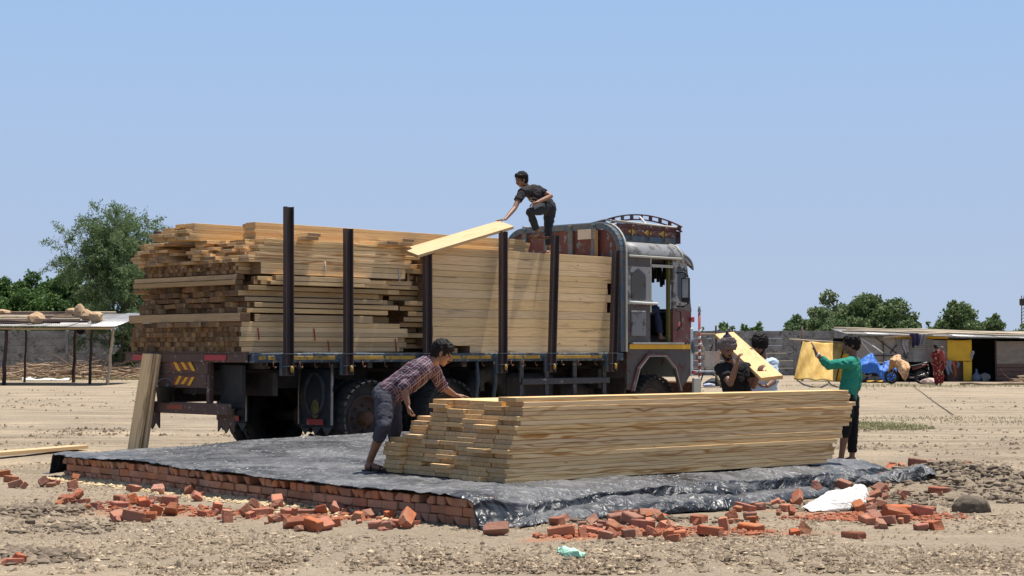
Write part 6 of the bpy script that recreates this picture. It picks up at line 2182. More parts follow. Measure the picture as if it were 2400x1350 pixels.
for k in range(4):
    m = MB(); x = (.1, 4.2, 9.3, 15.0)[k]; m.tube([(x, .1, 0), (x, .1, 2.1 - .32 * x / 13)], .05, 7); m.build('hut_post', M['darkpole'], hut)


def hang(px0, px1, py0, py1, col, lab, y=-.62, taper=.5, seed=1, name='hanging_garment'):
    x0, x1, z0, z1 = hxp(px0), hxp(px1), hz(py1), hz(py0)
    c = (x0 + x1) / 2
    m = MB()
    m.grid(lambda u, v: Vector((c + (u - .5) * (x1 - x0) * (1 - taper * v ** 1.5) + .04 * math.sin(v * 5 + seed), HY + y + .05 * math.sin(u * 13 + seed) * (.4 + v), z1 + (z0 - z1) * v * (1 - .25 * abs(math.sin(u * 4 + seed))))), 14, 10)
    o = m.build(name, cloth_mat('garment_' + str(seed), col, .3, 4)); o.modifiers.new('t', 'SOLIDIFY').thickness = .02
    tag(o, lab, 'garment')


hang(2114, 2131, 794, 832, (0.45, 0.46, 0.48), 'pale grey shirt hanging on the tin wall of the hut', -.1, .7, 3)
hang(2124, 2146, 782, 817, (0.05, 0.042, 0.085), 'dark purple cloth hanging from the hut roof edge', -.7, .35, 5)
hang(2144, 2162, 783, 812, (0.26, 0.25, 0.27), 'grey mottled cloth hanging from the hut roof beside the purple one', -.68, .2, 7)
hang(2117, 2127, 826, 842, (0.12, 0.12, 0.12), 'dark rag hanging below the pale grey shirt', -.1, .3, 8)
hang(2214, 2229, 845, 880, (0.27, 0.31, 0.37), 'blue grey towel hanging under the yellow cloth', -.2, .2, 9)
hang(2229, 2236, 846, 893, (0.48, 0.13, 0.06), 'orange red cloth hanging beside the blue grey towel', -.2, .3, 11)
hang(2240, 2247, 846, 864, (0.30, 0.31, 0.32), 'small grey cloth hanging inside the gap under the yellow cloth', .1, .3, 12)
hang(2274, 2279, 822, 843, (0.40, 0.42, 0.44), 'light rag hanging on the edge of the dark doorway', -.1, .2, 13)
# things at the doorway
m = MB(); c = Vector((hxp(2286), HY - .1, 0)); m.lathe([(0, 0), (.17, 0), (.19, .1), (.19, .28), (.10, .38), (.05, .42), (.05, .58), (0, .58)], lambda x, a, b: c + Vector((a, b, x)), 16)
tag(m.build('water_jug', plain('blue_jug', (0.12, 0.16, 0.22), 0.3)), 'bluish water bottle standing in the dark doorway of the hut', 'bottle')
stone('grey_bundle', (hxp(2306), HY - .1, .18), (.26, .2, .24), 'rounded grey bundle sitting in the hut doorway', rough_mat('grey_bundle', (0.2, 0.2, 0.18), (0.13, 0.13, 0.12), 4, 0.9), 160, 'bundle')
stone('cloth_heap', (hxp(2178, 72), 72, .1), (.42, .25, .16), 'heap of pale cloth on the ground beside the person in the red sari', rough_mat('pale_rags', (0.62, 0.55, 0.48), (0.35, 0.2, 0.16), 3, 0.9), 161, 'cloth')

# ---- yellow sheet hung as a lean-to
M['yellowsheet'] = None
_t = NT('yellow_sheet')
_v = _t.vec('Object', (2.2, 1, .5), rot=(0, R(28), 0))
_n = _t.noise(_v, 1.6, 5, 0.65)
_c = _t.mix(_t.ramp(_n, 0.38, 0.62), (0.66, 0.44, 0.14), (0.46, 0.27, 0.06))
_c = _t.mix(_t.math('MULTIPLY', _t.ramp(_t.noise(_v, 4, 5, 0.7), 0.5, 0.7), 0.5), _c, (0.66, 0.50, 0.24))
M['yellowsheet'] = _t.done(_c, 0.8, 0, 0.2)
ya, yb, yc, yd = at(1882, 798, 80), at(1979, 803, 80), at(1958, 895, 78), at(1860, 889, 79)
yc.z = max(yc.z, .03); yd.z = max(yd.z, .03)
nrm_ = (yb - ya).cross(yd - ya).normalized()
m = MB()
m.grid(lambda u, v: ya.lerp(yb, u).lerp(yd.lerp(yc, u), v) + nrm_ * (.06 * math.sin((u * 3.2 + v * 1.2) * 5) * (.3 + .7 * v)) + Vector((0, 0, -.06 * math.sin(u * math.pi) * (1 - v))), 40, 24)
o = m.build('yellow_sheet', M['yellowsheet']); o.modifiers.new('t', 'SOLIDIFY').thickness = .01
tag(o, 'streaked yellow sheet hung from a pole in front of the boundary wall', 'sheet')
m = MB(); pts, rr = crooked(at(1850, 795, 80), at(1985, 803, 80.1), .035, .035, 6, .01); m.tube(pts, rr, 7); tag(m.build('ridge_pole', M['polepale']), 'pale pole holding up the yellow sheet', 'pole')
for (px, lab) in ((1880, 'reddish upright post carrying the pole of the yellow sheet'), (1982, 'upright post at the far end of the yellow sheet')):
    p = at(px, 800, 80.3); m = MB(); m.tube([(p.x, p.y, 0), (p.x, p.y, 2.5 if px == 1880 else 1.85)], .06, 7); tag(m.build('sheet_post', M['darkpole']), lab, 'post')
ye, yf = at(1972, 830, 78), at(1990, 830, 78)
m = MB(); m.grid(lambda u, v: Vector((ye.x - .35 * v + (yf.x - ye.x) * u, 77.6 - .2 * v + .05 * math.sin(u * 9), ye.z * (1 - v) + .03)), 12, 10)
o = m.build('orange_cloth', rough_mat('orange_cloth', (0.62, 0.33, 0.03), (0.5, 0.25, 0.02), 4, 0.85)); o.modifiers.new('t', 'SOLIDIFY').thickness = .01
tag(o, 'deep orange yellow cloth hanging at the open end of the yellow sheet', 'cloth')
m = MB(); m.grid(lambda u, v: gp(2012 + 75 * u, 897 - 5 * v) + Vector((0, 0, .03 + .05 * abs(math.sin(u * 9 + v * 3)))), 16, 5)
o = m.build('orange_ground_cloth', rough_mat('orange_ground_cloth', (0.62, 0.36, 0.05), (0.5, 0.27, 0.03), 4, 0.85)); tag(o, 'orange yellow cloth spread on the ground under the covered motorbike', 'cloth')

# cables
for (pts, lab, r_) in (([(1864, 886), (1872, 895), (1885, 903), (1905, 909), (1925, 909), (1940, 902), (1942, 896), (1950, 905), (1965, 909)], 'black cable looping on the ground below the yellow sheet', .022),
                       ([(2140, 906), (2165, 925), (2195, 948), (2235, 976)], 'thin dark cable running over the bare ground from the parked motorbike', .009)):
    m = MB(); m.tube([gp(a, b) + Vector((0, 0, .03)) for a, b in pts], r_, 6); tag(m.build('cable', M['black']), lab, 'cable')

# ---- rack of poles and boards beside the lorry
RY = 66.0
rack = empty('pole_rack', (hxp(1660, RY), RY, 0)); tag(rack, 'rickety rack of poles with a pale table board beyond the lorry cab', 'rack')


def rk(px, py, dy=0): return Vector((hxp(px, RY) - rack.location.x, dy, max(hz(py, RY), 0)))


for (a, b, r_, mm) in (((1678, 763), (1678, 905), .04, 'darkpole'), ((1711, 765), (1710, 905), .04, 'darkpole'), ((1640, 798), (1690, 908), .045, 'polepale'), ((1672, 800), (1640, 905), .03, 'darkpole'),
                       ((1630, 828), (1720, 827), .04, 'polepale'), ((1630, 784), (1720, 782), .03, 'pole'), ((1640, 872), (1640, 905), .04, 'darkpole')):
    m = MB(); pts, rr = crooked(rk(*a), rk(*b, dy=.2 if r_ == .03 else 0), r_, r_, 5, .012); m.tube(pts, rr, 7); m.build('rack_pole', M[mm], rack)
m = MB(); m.box((rk(1660, 870)), (1.6, .9, .06)); m.build('table_board', M['steelwhite'], rack)
for k, (px, col) in enumerate(((1658, (0.42, 0.36, 0.31)), (1668, (0.38, 0.33, 0.3)), (1680, (0.40, 0.30, 0.24)))):
    m = MB(); m.box(rk(px, 842) + Vector((0, -.05, 0)), (.22, .03, .62), rot3(.1, rnd.uniform(-.08, .08), 0)); m.build('board_offcut', plain('offcut%d' % k, col), rack)
stone('dark_heap', (hxp(1668, 68), 68, .12), (.55, .3, .18), 'dark heap of rags under the pole rack', M['black'], 171, 'heap')
stone('blue_bundle', (hxp(1648, 69), 67.2, .05), (.35, .2, .09), 'small blue and white bundle on the ground by the pole rack', rough_mat('blue_bundle', (0.08, 0.14, 0.4), (0.6, 0.6, 0.6), 3, 0.7), 172, 'bundle')


# ------------------------------------------------------------------ motorbikes
def motorbike(loc, rz, label, bodycol, tailcol):
    r = empty('motorbike', loc, rz); tag(r, label, 'motorbike')
    def pb(name, mat, fn, parent=r):
        m = MB(); fn(m); return m.build(name, mat, parent)
    for x in (-.62, .62):
        wl = empty('wheel', (x, 0, .30), 0, r)
        pb('tyre', M['rubber'], lambda m: m.tube([(.255 * math.cos(a), 0, .255 * math.sin(a)) for a in np.linspace(0, 2 * math.pi, 25)], .048, 8), wl)
        pb('rim', M['steel'], lambda m: m.tube([(.20 * math.cos(a), 0, .20 * math.sin(a)) for a in np.linspace(0, 2 * math.pi, 25)], .014, 6), wl)
        def sp(m):
            for k in range(6): m.tube([(0, 0, 0), (.2 * math.cos(k * math.pi / 3), 0, .2 * math.sin(k * math.pi / 3))], .012, 5)
            m.tube([(0, -.06, 0), (0, .06, 0)], .04, 8)
        pb('spokes', M['black'], sp, wl)
    pb('engine', M['chassis'], lambda m: (m.box((.02, 0, .38), (.34, .22, .26), bev=.04), m.tube([(.08, 0, .42), (.2, 0, .62)], .075, 10)))
    pb('frame_tubes', M['black'], lambda m: (m.tube([(-.62, .09, .3), (-.15, .09, .42), (.1, .05, .72), (.42, 0, .78)], .02, 6), m.tube([(-.62, -.09, .3), (-.15, -.09, .42), (.1, -.05, .72), (.42, 0, .78)], .02, 6), m.tube([(.42, 0, .78), (.3, 0, .3), (-.1, 0, .25)], .02, 6)))
    pb('front_fork', M['steel'], lambda m: (m.tube([(.62, .07, .3), (.42, .07, .95)], .02, 6), m.tube([(.62, -.07, .3), (.42, -.07, .95)], .02, 6)))
    pb('handlebar', M['black'], lambda m: m.tube([(.28, -.34, .98), (.38, -.2, 1.0), (.42, 0, .97), (.38, .2, 1.0), (.28, .34, .98)], .014, 6))
    pb('headlamp', M['steel'], lambda m: m.ell((.52, 0, .85), (.08, .09, .10)))
    pb('fuel_tank', bodycol, lambda m: m.ell((.18, 0, .80), (.27, .14, .12)))
    pb('seat', M['black'], lambda m: m.tube([(0, 0, .76), (-.25, 0, .75), (-.5, 0, .80), (-.66, 0, .84)], [(.11, .05), (.13, .05), (.12, .05), (.08, .03)], 10, side=(0, 1, 0)))
    pb('tail_fairing', tailcol, lambda m: m.tube([(-.25, 0, .66), (-.55, 0, .74), (-.86, 0, .84)], [(.10, .07), (.10, .07), (.05, .03)], 8, side=(0, 1, 0)))
    pb('grab_rail', M['steel'], lambda m: m.tube([(-.5, .12, .84), (-.85, .08, .92), (-.9, 0, .93), (-.85, -.08, .92), (-.5, -.12, .84)], .014, 6))
    pb('tail_lamp', M['red'], lambda m: m.box((-.9, 0, .80), (.05, .12, .07), bev=.01))
    pb('number_plate', M['steelwhite'], lambda m: m.box((-.93, 0, .66), (.02, .20, .11)))
    pb('rear_mudguard', M['black'], lambda m: m.tube([(-.75, 0, .72), (-.92, 0, .6), (-1.0, 0, .46)], [(.06, .012)] * 3, 6, side=(0, 1, 0)))
    pb('front_mudguard', bodycol, lambda m: m.tube([(.62 + .33 * math.cos(a), 0, .3 + .33 * math.sin(a)) for a in np.linspace(.3, 2.2, 8)], [(.06, .012)] * 8, 6, side=(0, 1, 0)))
    pb('exhaust', M['steel'], lambda m: m.tube([(.1, -.12, .28), (-.3, -.15, .26), (-.5, -.16, .32), (-.92, -.17, .46)], [.025, .03, .05, .05], 8))
    pb('side_stand', M['black'], lambda m: m.tube([(-.05, -.1, .25), (-.12, -.28, .02)], .016, 6))
    return r


gb = gp(2128, 900)
motorbike((gb.x, gb.y + .3, 0), math.pi - .25, 'black motorbike with its tail to the hut and its front under a patterned cloth', M['black'], M['cabmaroon'])
gb1 = gp(2052, 897)
motorbike((gb1.x, gb1.y, 0), .1, 'motorbike covered with a blue plastic sheet in front of the hut', M['black'], M['black'])


def cover(name, top, low, Y, wid, mat, label, seed=1):
    """sheet draped over a ridge (px, py) and hanging to a lower edge (px, py) on the near side"""
    P = [at(a, b, Y) for a, b in top]; Q = [at(a, b, Y - wid) for a, b in low]
    def along(L, u):
        x = u * (len(L) - 1); i = min(int(x), len(L) - 2); t = x - i
        return L[i].lerp(L[i + 1], t)
    def fn(u, v):
        if v < .35:
            p = along(P, u); k = v / .35
            return p + Vector((0, wid * (1 - k), -.55 * (1 - k) ** 1.5))
        k = (v - .35) / .65
        p, q = along(P, u), along(Q, u)
        pos = p.lerp(q, k)
        pos.y = p.y + (q.y - p.y) * min(1, k * 2.2)
        pos.y += .07 * math.sin(u * 19 + k * 4 + seed) * k
        pos.z += .03 * math.sin(u * 31 + k * 9 + seed) * (1 - k)
        pos.z = max(pos.z, .02)
        return pos
    m = MB(); m.grid(fn, 60, 26)
    o = m.build(name, mat); o.modifiers.new('t', 'SOLIDIFY').thickness = .01
    tag(o, label, 'cover')


M['bluesheet'] = plastic_mat('blue_plastic', (0.035, 0.16, 0.55), (0.10, 0.26, 0.62), 0.5, 0.4, 5)
cover('blue_cover', [(2012, 848), (2024, 838), (2036, 831), (2044, 827), (2050, 838), (2057, 850), (2066, 851), (2078, 847), (2090, 843), (2100, 848)],
      [(2013, 872), (2022, 873), (2034, 875), (2046, 874), (2056, 875), (2062, 884), (2070, 893), (2080, 897), (2090, 890), (2100, 884)], gb1.y, .42, M['bluesheet'], 'bright blue plastic sheet thrown over the parked motorbike', 2)
_t = NT('patterned_cloth'); _vo = _t.n('TexVoronoi', Vector=_t.vec('Object'), Scale=9.0)
M['pattern'] = _t.done(_t.mix(_t.ramp(_vo.outputs[0], 0.25, 0.4), (0.30, 0.14, 0.08), (0.56, 0.36, 0.20)), 0.9, 0, 0.1)
cover('patterned_cover', [(2086, 842), (2096, 834), (2104, 831), (2110, 832), (2112, 842), (2120, 846), (2128, 850), (2131, 855)],
      [(2098, 850), (2101, 855), (2104, 862), (2106, 872), (2116, 888), (2122, 893), (2127, 880), (2131, 866)], gb.y, .35, M['pattern'], 'tan patterned cloth over the front of the black motorbike', 4)

# ------------------------------------------------------------------ person in red sari with a child
gw = gp(2198, 904)
_t = NT('red_sari'); _vo = _t.n('TexVoronoi', Vector=_t.vec('Object'), Scale=11.0)
_v2 = _t.n('TexVoronoi', Vector=_t.vec('Object'), Scale=6.0)
_c = _t.mix(_t.ramp(_vo.outputs[0], 0.22, 0.3), (0.36, 0.22, 0.17), (0.15, 0.018, 0.018))
_c = _t.mix(_t.ramp(_v2.outputs[0], 0.2, 0.16), _c, (0.05, 0.01, 0.012))
_sx = _t.n('SeparateXYZ', Vector=_t.vec('Object')).outputs[2]
_band = _t.math('MULTIPLY', _t.ramp(_sx, 0.42, 0.46), _t.ramp(_sx, 0.66, 0.62))
_c = _t.mix(_t.math('MULTIPLY', _band, _t.ramp(_vo.outputs[0], 0.5, 0.3)), _c, (0.58, 0.45, 0.26))
M['sari'] = _t.done(_c, 0.85, 0, 0.15)
wr_ = empty('person', gw); tag(wr_, 'person in patterned red sari seen from behind carrying a child before the hut', 'person')
m = MB()
m.tube([(0, 0, .95), (-.01, 0, 1.15), (0, 0, 1.33), (-.02, 0, 1.42)], [(.15, .11), (.14, .10), (.17, .10), (.06, .06)], 14, side=(1, 0, 0))
m.tube([(-.02, 0, 1.38), (-.06, .02, 1.50)], [.05, .05], 10)
fv, uv_ = Vector((-.5, .8, -.15)).normalized(), Vector((-.05, 0, 1)); uv_ = (uv_ - fv * uv_.dot(fv)).normalized()
hc_ = Vector((-.09, .03, 1.56)); head_geo(m, hc_, fv, uv_, uv_.cross(fv), .93)
for sx in (-1, 1):
    m.tube([(sx * .17, 0, 1.34), (sx * .25, .02, 1.08), (sx * .20 - .02, -.12 if sx > 0 else .1, .92)], [.05, .042, .03], 10)
    hand(m, (sx * .20 - .02, -.12 if sx > 0 else .1, .92), (-sx * .6, -.2, -.6), (0, .5, .5), .6, sx)
    m.tube([(sx * .08 + .05, 0, .9), (sx * .07 + .06, 0, .5), (sx * .07 + .05, 0, .06)], [.09, .06, .038], 10)
    m.tube([(sx * .07 + .05, .04, .03), (sx * .07 + .05, -.05, .03), (sx * .07 + .03, .15, .025)], [(.035, .03)] * 3, 8)
remesh(m, 'body', .01, SK2, wr_, 3)
m = MB()
m.tube([(.05, 0, .10), (.04, 0, .35), (.03, 0, .62), (.01, 0, .86), (0, 0, 1.02), (0, 0, 1.2), (0, 0, 1.34), (-.02, 0, 1.42)], [(.17, .17), (.21, .18), (.21, .17), (.20, .155), (.165, .13), (.165, .125), (.19, .12), (.09, .08)], 18, side=(1, 0, 0))
m.tube([(.16, -.02, 1.36), (.24, -.02, 1.12), (.26, -.04, .9), (.20, -.05, .66)], [.08, .09, .09, .06], 12)
m.tube([(-.16, 0, 1.34), (-.24, .02, 1.12)], [.075, .06], 12)
remesh(m, 'sari', .014, M['sari'], wr_, 3, fold=.03, ffreq=7, stretch=(1.6, 1.6, .5))
m = MB(); rmw = Matrix((fv, uv_.cross(fv), uv_)).transposed(); m.ell(hc_ + uv_ * .03 - fv * .03, (.095, .082, .095), rmw); m.ell(hc_ - fv * .10 - uv_ * .03, (.05, .055, .05), rmw)
remesh(m, 'hair', .009, M['hair'], wr_, 1, tuft=.006, ffreq=50)
ch = empty('person', gw + Vector((.16, -.14, 1.05))); tag(ch, 'small child held at the shoulder of the person in the red sari', 'person')
m = MB(); m.tube([(0, 0, 0), (0, .02, .16), (-.01, .03, .30), (-.01, .03, .36)], [(.085, .07), (.09, .07), (.08, .06), (.035, .035)], 12, side=(1, 0, 0))
fv2 = Vector((-.7, -.5, 0)).normalized(); head_geo(m, Vector((-.01, .03, .46)), fv2, Vector((0, 0, 1)), Vector((0, 0, 1)).cross(fv2), .75)
for sx in (-1, 1):
    m.tube([(sx * .08, .02, .28), (sx * .11, .05, .18), (sx * .06, .12, .14)], [.03, .026, .02], 8); m.tube([(sx * .05, 0, .02), (sx * .10, .02, -.12), (sx * .09, .03, -.25)], [.045, .035, .022], 8)
remesh(m, 'body', .009, SK2, ch, 3)
m = MB(); m.tube([(0, 0, -.05), (0, .02, .16), (-.01, .03, .30), (-.01, .03, .33)], [(.105, .09), (.105, .085), (.095, .075), (.05, .05)], 12, side=(1, 0, 0)); remesh(m, 'shirt', .01, cloth_mat('child_shirt', (0.30, 0.06, 0.05)), ch, 3)

# ------------------------------------------------------------------ trees
def leaf_mat(name, a, b, c, trans=0.25):
    t = NT(name)
    g = t.t.nodes.new('ShaderNodeNewGeometry')
    r = g.outputs['Random Per Island']
    col = t.mix(t.ramp(r, 0.0, 0.55), a, b)
    col = t.mix(t.ramp(r, 0.72, 1.0), col, c)
    t.done(col, 0.65, 0, 0.25)
    tr = t.n('BsdfTranslucent', Color=col)
    mx = t.n('MixShader', Fac=trans)
    t.t.links.new(t.b.outputs[0], mx.inputs[1]); t.t.links.new(tr.outputs[0], mx.inputs[2])
    t.t.links.new(mx.outputs[0], t.out.inputs[0])
    return t.mat


def leaf_quads(C, size, rs, asp=.55, droop=0.0):
    """quads at centres C (n,3), randomly turned"""
    n = len(C)
    d = rs.normal(size=(n, 3)); d[:, 2] -= droop; d /= np.linalg.norm(d, axis=1)[:, None]
    e = rs.normal(size=(n, 3)); e -= d * (d * e).sum(1)[:, None]; e /= np.linalg.norm(e, axis=1)[:, None]
    s = (size * rs.uniform(.6, 1.35, n))[:, None]
    nn = np.cross(d, e)
    a, b, c_, d_ = C - d * s, C + e * s * asp - nn * s * .12, C + d * s, C - e * s * asp - nn * s * .12
    V = np.stack([a, b, c_, d_], 1).reshape(-1, 3)
    F = np.arange(4 * n).reshape(n, 4)
    return V, F


M['leaf_dark'] = leaf_mat('leaves_deep', (0.045, 0.095, 0.024), (0.085, 0.155, 0.04), (0.15, 0.215, 0.065))
M['leaf_mid'] = leaf_mat('leaves_mid', (0.075, 0.12, 0.042), (0.12, 0.175, 0.065), (0.20, 0.235, 0.10))
M['leaf_pale'] = leaf_mat('leaves_pale', (0.10, 0.14, 0.06), (0.16, 0.205, 0.095), (0.25, 0.265, 0.14))
M['leaf_acacia'] = leaf_mat('leaves_feathery', (0.085, 0.145, 0.055), (0.14, 0.205, 0.088), (0.225, 0.275, 0.135), .35)
M['bark'] = rough_mat('bark', (0.105, 0.08, 0.06), (0.06, 0.046, 0.036), 6, 0.95, 0.6, 0.02, stretch=(1, 1, .25))


def tree(name, px, top, hw, Y, mat, label, seed, dens=1.0, leaf=.13, lobes=14, bottom=None, cat='tree', group=None, droop=0.0, squash=1.0):
    rs = np.random.RandomState(seed)
    zt = CAM_H + (HOR - top) / FPX * Y
    x = (px - 1200) / FPX * Y
    rw = hw / FPX * Y
    zb = .35 if bottom is None else bottom
    root = empty(name, (x, Y, 0))
    cz, rh = (zt + zb) / 2, (zt - zb) / 2
    pts = []
    trunk = MB()
    trunk.tube([(0, 0, 0), (rw * .05, 0, cz * .5), (-rw * .04, 0, cz)], [.05 * zt * .6, .04 * zt * .6, .02 * zt * .6], 8)
    lobes = int(lobes * 1.8)
    for k in range(lobes):
        a = rs.uniform(0, 6.283); hgt = rs.uniform(-.9, .86)
        rr = math.sqrt(max(.05, 1 - hgt * hgt)) * rs.uniform(.4, .86)
        lr = rs.uniform(.17, .36) * min(rw, rh * 1.3)
        c = np.array([rw * rr * math.cos(a), rw * rr * math.sin(a), cz + rh * hgt * .82])
        if k == 0: c = np.array([rs.uniform(-.2, .2) * rw, 0, zt - lr * .8])
        trunk.tube([(0, 0, cz * .55), tuple(c * np.array([.5, .5, 0]) + np.array([0, 0, cz * .45 + c[2] * .5])), tuple(c)], [.03 * zt * .5, .02 * zt * .5, .006], 5)
        n = int(120 * dens * (lr / leaf) ** 2 * .15)
        v = rs.normal(size=(n, 3)); v /= np.linalg.norm(v, axis=1)[:, None]
        rad = lr * rs.uniform(.55, 1.08, n) ** .6
        p = c + v * rad[:, None] * np.array([1.1, 1.1, .85 * squash]) + rs.normal(size=(n, 3)) * .14 * lr
        pts.append(p)
    n = int(60 * dens * rw * rh / leaf ** 2 * .06)
    v = rs.normal(size=(n, 3)); v /= np.linalg.norm(v, axis=1)[:, None]
    pts.append(np.array([0, 0, cz]) + v * np.array([rw * .8, rw * .8, rh * .85]) * (rs.rand(n, 1) ** .4))
    Pn = np.concatenate(pts); Pn = Pn[Pn[:, 2] > .1]
    V, F = leaf_quads(Pn, leaf, rs, .6, droop)
    np_obj('crown', V, F, mat, False, root)
    trunk.build('trunk', M['bark'], root)
    tag(root, label, cat, group)
    return root


gL = 'dense green trees beyond the shed'
tree('leafy_tree', 15, 652, 74, 106, M['leaf_dark'], 'dense green tree cut off by the picture edge behind the shed', 1, 1.3, .125, 16, group=gL)
tree('leafy_tree', 78, 638, 66, 104, M['leaf_dark'], 'dense green tree behind the middle of the shed roof', 2, 1.1, .125, 16, group=gL)
tree('leafy_tree', 158, 630, 80, 103, M['leaf_dark'], 'dense green tree beside the tall feathery tree', 3, 1.1, .125, 18, group=gL)
tree('leafy_tree', 110, 690, 80, 101, M['leaf_dark'], 'low spreading green tree in front of the taller ones behind the shed', 4, 1.0, .125, 16, group=gL)
tree('leafy_tree', -60, 660, 70, 106, M['leaf_dark'], 'dense green tree mostly outside the picture behind the shed', 5, 1.0, .125, 14, group=gL)
tree('leafy_tree', 210, 668, 60, 102, M['leaf_dark'], 'dark green tree partly hidden by the tall feathery tree', 6, 1.2, .125, 16, group=gL)
tree('leafy_tree', 40, 680, 70, 100, M['leaf_dark'], 'low green tree just above the cut off end of the shed', 7, 1.1, .125, 14, group=gL)
gR = 'trees behind the boundary wall and hut'
tree('leafy_tree', 1945, 684, 60, 121, M['leaf_pale'], 'tall loose pale green tree behind the yellow sheet', 11, .9, .125, 16, group=gR)
tree('leafy_tree', 2055, 690, 92, 116, M['leaf_mid'], 'broadest green tree behind the hut roof with a lumpy crown', 12, 1.0, .125, 24, group=gR)
tree('leafy_tree', 2130, 732, 36, 117, M['leaf_mid'], 'lower green crown joined to the broadest tree behind the hut', 13, .9, .125, 10, group=gR)
tree('feathery_bush', 1872, 737, 46, 112, M['leaf_acacia'], 'pale feathery bush at the open end of the tree row above the wall', 14, 1.2, .10, 14, group=gR)
tree('feathery_bush', 1935, 722, 52, 109, M['leaf_acacia'], 'grey green feathery bush in front of the tall pale tree', 15, 1.3, .10, 16, group=gR)
tree('leafy_tree', 2236, 706, 62, 118, M['leaf_mid'], 'round green tree standing alone above the tin roof of the hut', 16, 1.2, .12, 20, group=gR)
tree('leafy_tree', 2330, 736, 38, 125, M['leaf_mid'], 'small round green tree beyond the hut doorway', 17, 1.2, .12, 12, group=gR)
tree('leafy_tree', 2395, 758, 34, 120, M['leaf_mid'], 'low green tree at the picture edge beyond the hut', 18, 1.1, .12, 10, group=gR)
tree('low_bush', 2178, 754, 26, 124, M['leaf_mid'], 'low bush in the gap before the round green tree', 19, 1.0, .12, 8, group=gR)
tree('low_bush', 2283, 752, 22, 126, M['leaf_mid'], 'low bush in the gap between round tree and small tree', 20, 1.0, .12, 8, group=gR)
tree('low_bush', 2000, 742, 48, 113, M['leaf_mid'], 'low bush filling the gap between the tall pale tree and the broadest tree', 21, 1.1, .12, 12, group=gR)
tree('low_bush', 2130, 752, 44, 113, M['leaf_mid'], 'low bush under the lower crown behind the hut', 22, 1.0, .12, 10, group=gR)
gF = 'small far trees over the wall top'
for i, (px, top, hw, lab) in enumerate(((1645, 768, 12, 'tiny far tree just beside the lorry cab'), (1698, 757, 24, 'small far tree over the pole rack'), (1742, 762, 20, 'small far tree between two others over the wall'), (1775, 755, 28, 'largest of the small far trees over the wall'), (1720, 765, 14, 'lowest small far tree over the pole rack'))):
    tree('far_tree', px, top, hw, 190, M['leaf_dark'], lab, 30 + i, 1.0, .22, 9, group=gF)


def acacia(px, base_y, Y, top, hw, label, seed):
    rs = np.random.RandomState(seed); rr = random.Random(seed)
    x = (px - 1200) / FPX * Y
    H_ = CAM_H + (HOR - top) / FPX * Y
    rw = hw / FPX * Y
    root = empty('feathery_tree', (x, Y, 0)); tag(root, label, 'tree')
    m = MB(); leaves = []

    def grow(p, d, L, r, lev):
        n = 4
        pts = [p]; q = p
        dd = d
        for k in range(n):
            dd = (dd + Vector([rr.gauss(0, .13) for _ in range(3)]) + Vector((0, 0, .05 if lev < 3 else -.10))).normalized()
            q = q + dd * L / n
            pts.append(q)
        m.tube(pts, [r * (1 - .55 * k / n) for k in range(n + 1)], 6 if lev < 2 else 4, caps=False)
        if lev >= 4:
            for k in range(1, n + 1):
                for _ in range(7):
                    leaves.append(pts[k] + Vector((rr.gauss(0, .10), rr.gauss(0, .10), rr.gauss(-.05, .08))))
            return
        kids = (3, 4, 4, 4)[min(lev, 3)]
        for k in range(kids):
            at_ = pts[min(n, 1 + int((k + rr.random()) / kids * n + (.5 if lev else 1)))]
            a = rr.uniform(0, 6.283)
            sp = rr.uniform(.45, .95)
            side = Vector((math.cos(a), math.sin(a), rr.uniform(-.15, .35)))
            nd = (dd * (1 - sp * .6) + side * sp).normalized()
            grow(at_, nd, L * rr.uniform(.58, .78), r * .5, lev + 1)
        grow(q, dd, L * .6, r * .5, lev + 1)
    for k in range(5):
        a = k * 1.256 + rr.uniform(-.3, .3)
        grow(Vector((.15 * math.cos(a), .15 * math.sin(a), 0)), Vector((math.cos(a) * rr.uniform(.1, .55), math.sin(a) * .4, 1)).normalized(), H_ * rr.uniform(.36, .46), .085, 0)
    V = np.array(m.v)
    C = np.array([l[:] for l in leaves])
    # fit to its height and spread
    k_z = H_ / np.percentile(C[:, 2], 99.7); k_x = rw / np.percentile(np.abs(C[:, 0]), 97)
    for arr in (C,):
        arr[:, 2] *= k_z; arr[:, 0] *= k_x; arr[:, 1] *= k_x
    m.v = [(a * k_x, b * k_x, c * k_z) for a, b, c in m.v]
    C = C[C[:, 2] > .25]
    # lower skirts of twigs
    Vq, F = leaf_quads(C, .075, rs, .35, .5)
    np_obj('crown', Vq, F, M['leaf_acacia'], False, root)
    m.build('trunk', M['bark'], root)
    return root


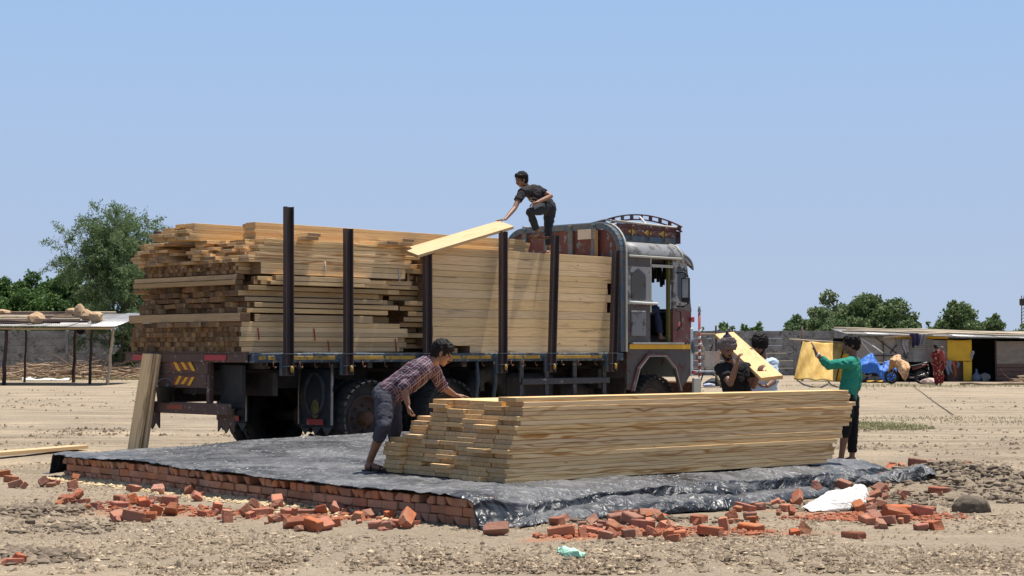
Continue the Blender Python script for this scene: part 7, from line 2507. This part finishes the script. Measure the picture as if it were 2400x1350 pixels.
ac = acacia(272, 868, 90, 486, 122, 'tall airy grey green feathery tree standing between shed and lorry', 6)
tree('dark_shrub', 300, 745, 38, 92, M['leaf_dark'], 'dark shrubby growth at the foot of the feathery tree', 41, 1.2, .11, 14, bottom=.1)

# far mast at the picture edge
m = MB()
mx_, my_ = (2398 - 1200) / FPX * 420, 420
for s in (-.5, .5): m.tube([(mx_ + s, my_, 0), (mx_ + s * .6, my_, 14.8)], .14, 5)
for k in range(18): m.tube([(mx_ - .45, my_, .8 * k), (mx_ + .45, my_, .8 * k + .8)], .07, 4)
m.box((mx_, my_, 13.2), (1.6, .6, 1.6))
tag(m.build('lattice_mast', M['chassis']), 'far thin lattice mast at the very edge of the picture', 'mast')

# ------------------------------------------------------------------ weeds and dry stalks
M['weed'] = leaf_mat('weeds', (0.17, 0.18, 0.08), (0.26, 0.25, 0.12), (0.40, 0.34, 0.19), .3)


def weeds(name, px, py, rx, ry, n, h, seed, label):
    rs = np.random.RandomState(seed); c = gp(px, py)
    a, r = rs.uniform(0, 6.283, n), rs.rand(n) ** .6
    X = c.x + rx * r * np.cos(a); Yv = c.y + ry * r * np.sin(a); Z = ground_h(X, Yv)
    hgt = h * rs.uniform(.4, 1.2, n); dx, dy = rs.normal(0, .5, n) * hgt, rs.normal(0, .5, n) * hgt
    w_ = .006 + .006 * rs.rand(n)
    V = np.stack([np.stack([X - w_, Yv, Z], 1), np.stack([X + w_, Yv, Z], 1), np.stack([X + dx, Yv + dy, Z + hgt], 1)], 1).reshape(-1, 3)
    o = np_obj(name, V, np.arange(3 * n).reshape(n, 3), M['weed'], False); tag(o, label, 'weeds', kind='stuff')


weeds('weeds', 2060, 1000, 1.0, 1.6, 1500, .05, 1, 'thin green weeds beyond the far end of the plank stack')
weeds('weeds', 2250, 985, 2.0, 2.5, 500, .045, 2, 'sparse weeds on the bare ground towards the hut')
weeds('weeds', 180, 890, 8, 4, 1500, .22, 3, 'dry weeds along the foot of the shed')
weeds('weeds', 2180, 905, 6, 2.5, 1200, .10, 4, 'short weeds in front of the motorbikes')
